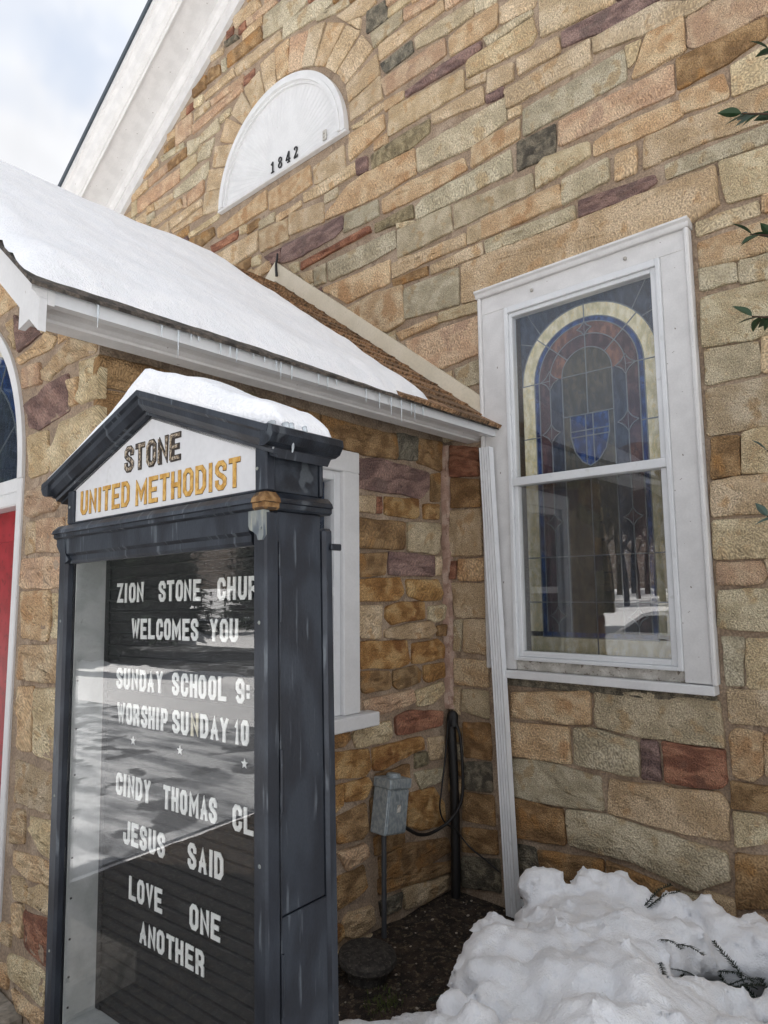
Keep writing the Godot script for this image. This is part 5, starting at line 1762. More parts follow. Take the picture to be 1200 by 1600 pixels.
func _ready() -> void:
	rng.seed = 2024
	relief.seed = 5
	relief.noise_type = FastNoiseLite.TYPE_SIMPLEX_SMOOTH
	relief.frequency = 0.18
	relief.fractal_octaves = 3
	grain.seed = 9
	grain.noise_type = FastNoiseLite.TYPE_SIMPLEX_SMOOTH
	grain.frequency = 0.5
	grain.fractal_octaves = 2
	var cam := Camera3D.new()
	cam.name = "camera"
	cam.fov = CAM_FOV
	cam.near = 0.05
	cam.far = 900.0
	cam.transform = CAM_PLACE
	add_child(cam)
	cam.current = true
	var env := Environment.new()
	env.background_mode = Environment.BG_SKY
	var sm := PanoramaSkyMaterial.new()
	sm.panorama = sky_texture()
	sm.energy_multiplier = 0.46
	var sky := Sky.new()
	sky.sky_material = sm
	env.sky = sky
	env.tonemap_mode = Environment.TONE_MAPPER_LINEAR
	env.tonemap_exposure = 2.45
	env.sdfgi_enabled = true
	env.ssao_enabled = true
	env.ssil_enabled = true
	var we := WorldEnvironment.new()
	we.environment = env
	we.name = "world"
	add_child(we)
	var sun := DirectionalLight3D.new()
	sun.name = "sun"
	sun.light_color = Color(1.0, 0.975, 0.94)
	sun.light_energy = 1.6
	sun.light_angular_distance = 0.6
	sun.shadow_enabled = true
	sun.basis = Basis.looking_at(Vector3(0.70, -1.0, 0.62).normalized(), Vector3.UP)
	add_child(sun)
	make_materials()
	ground()
	var church := thing("church", "stone church with a white trimmed gable and a small porch", "church")
	church_gable(church)
	lunette(church)
	stained_window(church)
	porch(church)
	porch_top(church)
	roof_snow()
	message_sign()
	sign_snow()
	downspout()
	meter_box()
	cables()
	round_cover()
	snowy_shrub()
	leafy_shrub()
	icicles()
	woods()
	parked_car()

# ---------- outlines of the stones, in metres on their wall: kind, then corners ----------
const GABLE_STONES := [
	["g", -0.554, 5.448, -0.28, 5.455, -0.27, 5.374, -0.525, 5.334],
	["k", -0.247, 5.444, 0.007, 5.381, -0.004, 5.339, -0.248, 5.365],
	["t", -0.483, 5.324, 0.056, 5.314, 0.07, 5.243, -0.478, 5.216],
	["g", -0.164, 5.181, 0.271, 5.162, 0.294, 5.16, 0.277, 5.077, 0.076, 5.072, -0.155, 5.107],
	["g", 0.298, 5.157, 0.45, 5.081, 0.435, 5.052, 0.301, 5.079],
	["o", 0.109, 5.017, 0.258, 5.042, 0.448, 5.04, 0.444, 4.907, 0.318, 4.892, 0.115, 4.896],
	["k", -0.463, 5.056, 0.06, 5.046, 0.072, 4.939, -0.044, 4.931, -0.424, 4.928],
	["d", -0.467, 5.172, -0.202, 5.185, -0.187, 5.104, -0.422, 5.09],
	["p", -0.251, 4.858, 0.095, 4.874, 0.331, 4.863, 0.33, 4.826, 0.199, 4.805, -0.056, 4.815, -0.246, 4.819],
	["o", -0.436, 4.883, -0.273, 4.87, -0.274, 4.825, -0.431, 4.815],
	["t", 0.469, 4.998, 0.555, 5, 0.7, 4.922, 0.686, 4.875, 0.551, 4.885, 0.47, 4.903],
	["g", 0.358, 4.868, 0.673, 4.852, 0.672, 4.829, 0.383, 4.811],
	["l", 0.231, 4.774, 0.26, 4.792, 0.671, 4.806, 0.692, 4.707, 0.658, 4.657, 0.234, 4.689],
	["t", 0.578, 4.609, 0.82, 4.599, 0.827, 4.511, 0.579, 4.514],
	["t", 0.224, 4.661, 0.36, 4.648, 0.359, 4.604, 0.227, 4.622],
	["t", 0.377, 4.63, 0.541, 4.607, 0.537, 4.509, 0.369, 4.516],
	["t", -0.391, 4.795, 0.198, 4.755, 0.204, 4.618, -0.405, 4.623],
	["t", -0.036, 4.586, 0.331, 4.574, 0.341, 4.47, -0.037, 4.522],
	["p", 0.36, 4.497, 0.469, 4.495, 0.467, 4.448, 0.363, 4.459],
	["t", 0.485, 4.462, 0.998, 4.477, 0.999, 4.356, 0.498, 4.356],
	["t", 0.506, 4.329, 0.58, 4.321, 0.578, 4.28, 0.508, 4.284],
	["n", -0.562, 4.551, -0.44, 4.562, -0.067, 4.567, -0.069, 4.485, -0.22, 4.45, -0.551, 4.458],
	["g", -0.168, 4.412, 0.479, 4.422, 0.487, 4.283, 0.244, 4.238, -0.161, 4.26],
	["o", 0.253, 4.226, 0.569, 4.242, 0.565, 4.136, 0.245, 4.108],
	["g", 0.599, 4.284, 1.168, 4.319, 1.176, 4.16, 0.598, 4.139],
	["d", 0.556, 4.113, 0.78, 4.109, 0.774, 3.953, 0.55, 3.951],
	["k", 0.81, 4.109, 1.398, 4.107, 1.399, 3.967, 0.805, 3.979],
	["p", 0.847, 4.613, 1.142, 4.595, 1.272, 4.571, 1.362, 4.489, 1.103, 4.486, 0.847, 4.529],
	["t", 0.723, 4.884, 1.145, 4.655, 1.126, 4.606, 0.726, 4.663],
	["t", 1.019, 4.472, 1.345, 4.465, 1.588, 4.336, 1.502, 4.321, 1.276, 4.345, 1.022, 4.39],
	["l", 1.185, 4.33, 1.256, 4.323, 1.229, 4.235, 1.195, 4.215],
	["o", 1.291, 4.329, 1.458, 4.325, 1.46, 4.151, 1.208, 4.149, 1.226, 4.188],
	["k", 1.483, 4.303, 1.599, 4.302, 1.819, 4.238, 1.812, 4.134, 1.656, 4.122, 1.511, 4.138, 1.478, 4.164],
	["b", 1.423, 4.123, 1.656, 4.115, 1.798, 4.106, 1.795, 4.022, 1.634, 3.986, 1.423, 3.974],
	["l", 1.651, 3.96, 1.802, 3.978, 1.839, 3.98, 1.828, 3.812, 1.65, 3.82],
	["o", 1.427, 3.939, 1.61, 3.939, 1.629, 3.853, 1.624, 3.821, 1.43, 3.846],
	["o", 0.999, 3.901, 1.132, 3.93, 1.419, 3.91, 1.43, 3.837, 1.34, 3.82, 0.995, 3.832],
	["t", 1.256, 3.804, 1.662, 3.789, 1.813, 3.784, 1.803, 3.634, 1.518, 3.658, 1.242, 3.651],
	["g", 1.344, 3.618, 1.543, 3.615, 1.79, 3.611, 1.785, 3.536, 1.539, 3.548, 1.346, 3.552],
	["l", 0.668, 3.909, 0.716, 3.943, 0.968, 3.915, 0.968, 3.841, 0.664, 3.799],
	["g", 0.814, 3.771, 1.061, 3.784, 1.062, 3.67, 0.812, 3.642],
	["t", 1.104, 3.778, 1.205, 3.782, 1.198, 3.654, 1.098, 3.651],
	["p", 0.902, 3.62, 1.282, 3.597, 1.292, 3.559, 1.217, 3.536, 0.901, 3.539],
	["o", 0.306, 3.751, 0.791, 3.755, 0.802, 3.646, 0.307, 3.642],
	["g", 0.114, 3.92, 0.632, 3.891, 0.644, 3.789, 0.115, 3.773],
	["g", -0.181, 4.019, -0.123, 4.06, 0.501, 4.089, 0.513, 3.959, 0.167, 3.951, -0.177, 3.949],
	["o", -0.467, 4.193, -0.224, 4.219, 0.183, 4.189, 0.208, 4.112, -0.072, 4.093, -0.456, 4.1],
	["t", 0.207, 3.742, 0.292, 3.741, 0.294, 3.643, 0.204, 3.644],
	["g", 0.323, 3.612, 0.869, 3.605, 0.873, 3.539, 0.334, 3.542],
	["t", 0.16, 3.521, 0.419, 3.527, 0.883, 3.518, 1.551, 3.518, 1.556, 3.337, 1.427, 3.299, 0.292, 3.288, 0.154, 3.299],
	["g", -0.331, 3.927, 0.081, 3.925, 0.092, 3.766, -0.328, 3.744],
	["t", -0.383, 3.72, 0.183, 3.712, 0.186, 3.643, -0.132, 3.642, -0.379, 3.628],
	["b", -0.385, 3.608, -0.102, 3.603, -0.103, 3.557, -0.369, 3.568],
	["t", -0.067, 3.599, 0.293, 3.612, 0.304, 3.549, -0.068, 3.55],
	["g", -0.284, 3.516, 0.127, 3.517, 0.126, 3.299, -0.287, 3.327],
	["o", -0.816, 3.537, -0.554, 3.566, -0.305, 3.548, -0.298, 3.309, -0.427, 3.282, -0.625, 3.344],
	["l", -0.011, 3.277, 0.265, 3.269, 0.263, 3.212, -0.017, 3.226],
	["o", -0.347, 3.247, -0.04, 3.265, -0.027, 3.221, -0.321, 3.198],
	["k", -0.284, 3.172, 0.258, 3.18, 0.264, 2.969, 0, 2.941, -0.194, 3.018],
	["g", 0.093, 2.907, 0.259, 2.925, 0.259, 2.798, 0.117, 2.791],
	["t", -0.001, 2.898, 0.065, 2.902, 0.063, 2.841, 0.008, 2.868],
	["g", 1.46, 3.283, 1.711, 3.283, 1.715, 3.228, 1.464, 3.223],
	["l", 1.576, 3.531, 1.758, 3.513, 1.832, 3.516, 1.818, 3.311, 1.598, 3.329, 1.58, 3.459],
	["o", 1.465, 3.183, 1.717, 3.186, 1.786, 3.194, 1.776, 3.054, 1.678, 3.055, 1.469, 3.068],
	["o", 1.737, 3.301, 1.816, 3.294, 1.81, 3.204, 1.734, 3.229],
	["g", 1.46, 3.059, 1.606, 3.042, 1.609, 2.961, 1.462, 2.961],
	["g", 1.627, 3.041, 1.798, 3.029, 1.791, 2.916, 1.625, 2.944],
	["l", 1.463, 2.918, 1.682, 2.917, 1.79, 2.913, 1.775, 2.689, 1.641, 2.683, 1.455, 2.702],
	["g", 1.462, 2.68, 1.67, 2.661, 1.671, 2.529, 1.458, 2.524],
	["o", 1.693, 2.678, 1.786, 2.673, 1.775, 2.524, 1.686, 2.531],
	["t", 1.459, 2.495, 1.703, 2.499, 1.785, 2.495, 1.772, 2.308, 1.591, 2.298, 1.452, 2.296],
	["b", 1.467, 2.276, 1.572, 2.268, 1.567, 2.107, 1.456, 2.101],
	["l", 1.59, 2.276, 1.64, 2.287, 1.77, 2.274, 1.757, 2.097, 1.579, 2.111],
	["t", 1.455, 2.082, 1.553, 2.092, 1.756, 2.084, 1.746, 1.932, 1.543, 1.939, 1.451, 1.936],
	["l", 1.449, 1.91, 1.744, 1.906, 1.733, 1.746, 1.447, 1.752],
	["k", 1.456, 1.727, 1.622, 1.727, 1.641, 1.679, 1.617, 1.645, 1.454, 1.642],
	["t", 1.642, 1.734, 1.732, 1.736, 1.727, 1.656, 1.656, 1.657],
	["g", 1.456, 1.607, 1.724, 1.62, 1.712, 1.444, 1.442, 1.46],
	["g", 1.455, 1.412, 1.534, 1.412, 1.522, 1.223, 1.462, 1.218],
	["l", 1.551, 1.408, 1.711, 1.419, 1.696, 1.212, 1.541, 1.217],
	["t", 1.464, 1.197, 1.696, 1.207, 1.687, 1.075, 1.465, 1.066],
	["o", 1.459, 1.008, 1.488, 1.038, 1.581, 1.029, 1.571, 0.877, 1.533, 0.841, 1.466, 0.85],
	["o", 1.595, 1.026, 1.695, 1.039, 1.684, 0.874, 1.589, 0.875],
	["b", 1.455, 0.82, 1.68, 0.825, 1.675, 0.739, 1.451, 0.72],
	["l", 1.454, 0.698, 1.571, 0.704, 1.574, 0.609, 1.455, 0.564],
	["g", 1.594, 0.703, 1.672, 0.705, 1.665, 0.598, 1.594, 0.606],
	["b", 1.456, 0.535, 1.672, 0.553, 1.661, 0.385, 1.445, 0.324],
	["o", 0.415, 1.09, 0.841, 1.134, 0.838, 0.987, 0.718, 0.973, 0.411, 0.972],
	["g", 0.874, 1.134, 1.125, 1.154, 1.422, 1.14, 1.431, 0.961, 1.08, 0.959, 0.87, 0.979],
	["o", 0.398, 0.935, 0.723, 0.949, 0.73, 0.787, 0.4, 0.775],
	["g", 0.757, 0.948, 0.833, 0.96, 1.057, 0.928, 1.061, 0.783, 0.987, 0.776, 0.753, 0.788],
	["p", 1.084, 0.937, 1.151, 0.941, 1.158, 0.777, 1.081, 0.775],
	["r", 1.179, 0.942, 1.43, 0.94, 1.432, 0.818, 1.408, 0.794, 1.31, 0.779, 1.184, 0.781],
	["g", 0.395, 0.752, 0.552, 0.766, 0.874, 0.74, 0.883, 0.597, 0.579, 0.574, 0.397, 0.574],
	["t", 0.927, 0.74, 1.068, 0.742, 1.399, 0.766, 1.434, 0.721, 1.425, 0.588, 1.243, 0.576, 0.914, 0.592],
	["b", 0.404, 0.556, 0.672, 0.556, 0.682, 0.398, 0.401, 0.374],
	["g", 0.699, 0.558, 0.91, 0.574, 1.296, 0.538, 1.412, 0.532, 1.418, 0.428, 1.28, 0.353, 1.021, 0.401, 0.709, 0.404],
	["d", 0.41, 0.33, 0.517, 0.336, 0.547, 0.217, 0.559, 0.071, 0.403, 0.027],
	["b", 0.534, 0.331, 0.868, 0.367, 0.875, 0.189, 0.578, 0.106],
	["b", 0.893, 0.367, 1.212, 0.325, 1.068, 0.216, 0.891, 0.193],
	["r", 0.049, 2.457, 0.235, 2.418, 0.235, 2.265, 0.049, 2.28],
	["b", 0.049, 2.265, 0.234, 2.236, 0.238, 2.092, 0.045, 2.102],
	["t", 0.04, 2.076, 0.242, 2.07, 0.247, 1.821, 0.033, 1.823],
	["o", 0.086, 1.795, 0.25, 1.796, 0.251, 1.684, 0.088, 1.684],
	["r", 0.032, 1.783, 0.064, 1.785, 0.057, 1.695, 0.025, 1.696],
	["t", 0.038, 1.663, 0.254, 1.656, 0.261, 1.48, 0.06, 1.483],
	["t", 0.121, 1.456, 0.265, 1.463, 0.263, 1.282, 0.112, 1.291],
	["g", 0.051, 1.455, 0.099, 1.456, 0.082, 1.293, 0.042, 1.295],
	["o", 0.045, 1.242, 0.262, 1.238, 0.262, 1.113, 0.046, 1.112],
	["g", 0.097, 1.075, 0.257, 1.079, 0.256, 0.945, 0.09, 0.968],
	["t", 0.041, 1.084, 0.076, 1.084, 0.068, 0.948, 0.038, 0.955],
	["b", 0.093, 0.899, 0.263, 0.913, 0.266, 0.732, 0.101, 0.724],
	["d", 0.1, 0.687, 0.265, 0.712, 0.268, 0.57, 0.096, 0.555],
	["b", 0.087, 0.527, 0.272, 0.544, 0.279, 0.401, 0.079, 0.392],
	["b", 0.077, 0.342, 0.286, 0.371, 0.294, 0.262, 0.074, 0.226],
	["d", 0.073, 0.193, 0.297, 0.231, 0.303, 0.076, 0.069, 0.045],
	["t", -2.187, 6.589, -1.855, 6.576, -1.784, 6.453, -2.147, 6.472],
	["k", -1.983, 6.449, -1.616, 6.41, -1.575, 6.349, -1.973, 6.383],
	["g", -1.747, 6.332, -1.519, 6.329, -1.212, 6.148, -1.248, 6.128, -1.516, 6.102, -1.752, 6.138],
	["g", -1.492, 6.099, -1.067, 6.065, -0.929, 5.949, -1.102, 5.933, -1.506, 5.985],
	["g", -1.117, 5.942, -0.789, 5.874, -0.764, 5.822, -0.895, 5.834, -1.109, 5.89],
	["t", -0.895, 5.798, -0.656, 5.788, -0.503, 5.674, -0.638, 5.652, -0.797, 5.701],
	["d", -0.594, 5.644, -0.427, 5.625, -0.405, 5.477, -0.596, 5.488],
	["t", -0.777, 5.669, -0.657, 5.634, -0.67, 5.558, -0.713, 5.6],
	["b", -2.253, 6.28, -1.805, 6.269, -1.761, 6.138, -2.25, 6.162],
	["d", -2.305, 6.427, -2.136, 6.399, -2.098, 6.352, -2.285, 6.378],
	["t", -2.52, 6.416, -2.323, 6.388, -2.331, 6.344, -2.508, 6.365],
	["t", -2.127, 6.093, -1.539, 6.066, -1.514, 5.99, -2.107, 6.004],
	["t", -2.609, 6.089, -2.164, 6.102, -2.144, 6.025, -2.586, 6.033],
	["b", -2.572, 6.181, -2.526, 6.294, -2.376, 6.253, -2.364, 6.166],
	["g", -2.348, 6.274, -2.281, 6.266, -2.268, 6.155, -2.325, 6.156],
	["b", -2.791, 6.237, -2.595, 6.27, -2.591, 6.154, -2.788, 6.158],
	["k", -2.786, 5.878, -2.049, 5.878, -2.03, 5.821, -2.783, 5.8],
	["k", -2.504, 5.971, -2.197, 5.958, -2.195, 5.91, -2.482, 5.923],
	["t", -2.759, 5.991, -2.524, 5.988, -2.512, 5.932, -2.756, 5.92],
	["l", -2.765, 6.127, -2.629, 6.1, -2.637, 6.028, -2.762, 6.043],
	["g", -2.779, 5.711, -2.379, 5.747, -2.356, 5.64, -2.652, 5.644],
	["t", -2.551, 5.117, -2.271, 5.045, -2.284, 4.871, -2.574, 4.929],
	["t", -2.499, 5.311, -2.23, 5.213, -2.262, 5.059, -2.532, 5.127],
	["t", -2.409, 5.497, -2.135, 5.384, -2.184, 5.216, -2.451, 5.325],
	["t", -2.244, 5.673, -2.004, 5.482, -2.098, 5.373, -2.333, 5.509],
	["t", -2.038, 5.808, -1.876, 5.561, -1.995, 5.49, -2.18, 5.688],
	["t", -1.806, 5.871, -1.726, 5.623, -1.876, 5.566, -1.994, 5.813],
	["t", -1.617, 5.933, -1.589, 5.649, -1.71, 5.62, -1.79, 5.925],
	["o", -1.436, 5.937, -1.44, 5.644, -1.557, 5.66, -1.593, 5.936],
	["k", -1.203, 5.867, -1.281, 5.614, -1.432, 5.651, -1.405, 5.93],
	["t", -1.018, 5.823, -1.143, 5.552, -1.267, 5.606, -1.181, 5.87],
	["t", -0.816, 5.688, -1.017, 5.48, -1.129, 5.544, -0.984, 5.801],
	["t", -0.663, 5.539, -0.903, 5.359, -1.004, 5.457, -0.79, 5.652],
	["t", -0.543, 5.335, -0.798, 5.217, -0.889, 5.347, -0.639, 5.485],
	["t", -0.485, 5.111, -0.773, 5.065, -0.798, 5.197, -0.507, 5.271],
	["t", -0.458, 4.923, -0.755, 4.91, -0.761, 5.039, -0.486, 5.093],
	["g", -3.353, 5.832, -2.942, 5.789, -2.918, 5.739, -3.314, 5.767],
	["b", -3.206, 5.698, -2.885, 5.71, -2.87, 5.628, -3.19, 5.619],
	["g", -2.854, 5.747, -2.654, 5.694, -2.692, 5.607, -2.848, 5.611],
	["g", -2.671, 5.609, -2.431, 5.586, -2.495, 5.447, -2.686, 5.48],
	["l", -2.977, 5.594, -2.721, 5.571, -2.706, 5.471, -2.969, 5.438],
	["k", -3.549, 5.685, -3.217, 5.704, -3.202, 5.625, -3.544, 5.609],
	["o", -3.677, 5.755, -3.413, 5.846, -3.396, 5.765, -3.64, 5.752],
	["g", -3.087, 5.368, -2.523, 5.406, -2.51, 5.327, -2.567, 5.262, -3.072, 5.292],
	["k", -3.753, 5.555, -2.997, 5.552, -2.991, 5.429, -3.744, 5.415],
	["k", -2.832, 5.235, -2.586, 5.259, -2.582, 5.142, -2.826, 5.115],
	["o", -3.89, 5.66, -3.574, 5.689, -3.569, 5.606, -3.871, 5.583],
	["t", -3.422, 5.385, -3.097, 5.347, -3.094, 5.295, -3.406, 5.312],
	["l", -3.883, 5.567, -3.793, 5.571, -3.77, 5.425, -3.873, 5.418],
	["t", -3.472, 5.22, -2.959, 5.232, -2.923, 5.149, -3.456, 5.155],
	["k", -2.917, 5.252, -2.863, 5.236, -2.858, 5.122, -2.912, 5.131],
	["t", -3.128, 5.086, -2.609, 5.081, -2.608, 5.032, -3.113, 5.004],
	["o", -3.1, 4.98, -2.606, 5.002, -2.594, 4.937, -3.066, 4.948],
	["l", -2.803, 4.837, -2.311, 4.853, -2.366, 4.805, -2.791, 4.802],
	["b", -2.79, 4.771, -2.421, 4.751, -2.399, 4.673, -2.632, 4.641, -2.777, 4.705],
	["t", -3.792, 5.365, -3.578, 5.362, -3.572, 5.259, -3.748, 5.28],
	["t", -3.334, 5.082, -3.162, 5.093, -3.157, 4.989, -3.319, 5.024],
	["o", -2.354, 4.713, -1.985, 4.75, -1.694, 4.783, -1.692, 4.631, -2.026, 4.627, -2.341, 4.634],
	["o", -1.662, 4.753, -1.189, 4.765, -1.167, 4.609, -1.42, 4.588, -1.651, 4.604],
	["r", -2.444, 4.585, -2.05, 4.581, -2.084, 4.527, -2.423, 4.531],
	["l", -2.034, 4.602, -1.947, 4.591, -1.946, 4.536, -2.032, 4.546],
	["t", -2.336, 4.477, -1.802, 4.481, -1.799, 4.324, -2.131, 4.304, -2.315, 4.407],
	["o", -1.769, 4.463, -1.433, 4.439, -1.424, 4.281, -1.75, 4.29],
	["t", -1.411, 4.466, -1.042, 4.412, -1.035, 4.268, -1.409, 4.306],
	["o", -1.571, 4.514, -1.287, 4.523, -1.28, 4.485, -1.555, 4.466],
	["t", -1.14, 4.723, -0.832, 4.753, -0.813, 4.576, -1.125, 4.591],
	["t", -1.244, 4.561, -0.713, 4.564, -0.707, 4.495, -1.029, 4.485, -1.244, 4.5],
	["o", -0.762, 4.802, -0.454, 4.795, -0.438, 4.69, -0.585, 4.645, -0.762, 4.61],
	["p", -0.7, 4.582, -0.603, 4.565, -0.604, 4.463, -0.695, 4.475],
	["o", -1.002, 4.313, -0.788, 4.431, -0.616, 4.45, -0.194, 4.428, -0.182, 4.257, -0.501, 4.239, -1.009, 4.272],
	["g", -0.808, 4.226, -0.512, 4.212, -0.502, 4.104, -0.827, 4.106],
	["p", -1.491, 4.239, -0.846, 4.232, -0.84, 4.144, -0.93, 4.107, -1.363, 4.092, -1.504, 4.116],
	["r", -1.262, 4.032, -0.59, 4.053, -0.573, 4.01, -0.93, 4.002, -1.269, 3.985],
	["n", -0.531, 4.048, -0.217, 4.055, -0.202, 3.972, -0.532, 3.994],
	["g", -0.982, 3.935, -0.364, 3.939, -0.354, 3.827, -0.681, 3.8, -0.975, 3.8],
	["l", -1.414, 4.064, -1.305, 4.052, -1.304, 3.987, -1.362, 3.991],
	["g", -1.129, 3.937, -1.015, 3.937, -1.014, 3.804, -1.115, 3.812],
	["t", -1.282, 3.95, -1.15, 3.935, -1.142, 3.845, -1.211, 3.858],
	["o", -1.047, 3.757, -0.41, 3.755, -0.418, 3.606, -0.804, 3.588],
	["l", -0.341, 3.975, -0.203, 3.947, -0.203, 3.93, -0.336, 3.946],
	["b", -2.122, 4.295, -1.889, 4.292, -1.888, 4.226, -2.023, 4.196],
	["l", -1.864, 4.267, -1.766, 4.269, -1.764, 4.195, -1.863, 4.212],
	["o", -1.862, 4.164, -1.629, 4.185, -1.627, 4.106, -1.77, 4.091],
	["p", -1.708, 4.228, -1.514, 4.232, -1.512, 4.129, -1.604, 4.135],
	["l", -1.705, 4.043, -1.549, 4.064, -1.548, 3.971, -1.657, 3.991],
	["t", -0.631, 4.871, -0.447, 4.88, -0.448, 4.847, -0.613, 4.824],
	["l", -0.743, 4.855, -0.625, 4.844, -0.638, 4.817, -0.736, 4.833],
	["t", -0.329, 3.731, -0.233, 3.728, -0.254, 3.71, -0.329, 3.701],
	["t", -4.131, 5.478, -3.904, 5.493, -3.886, 5.416, -3.989, 5.387]]
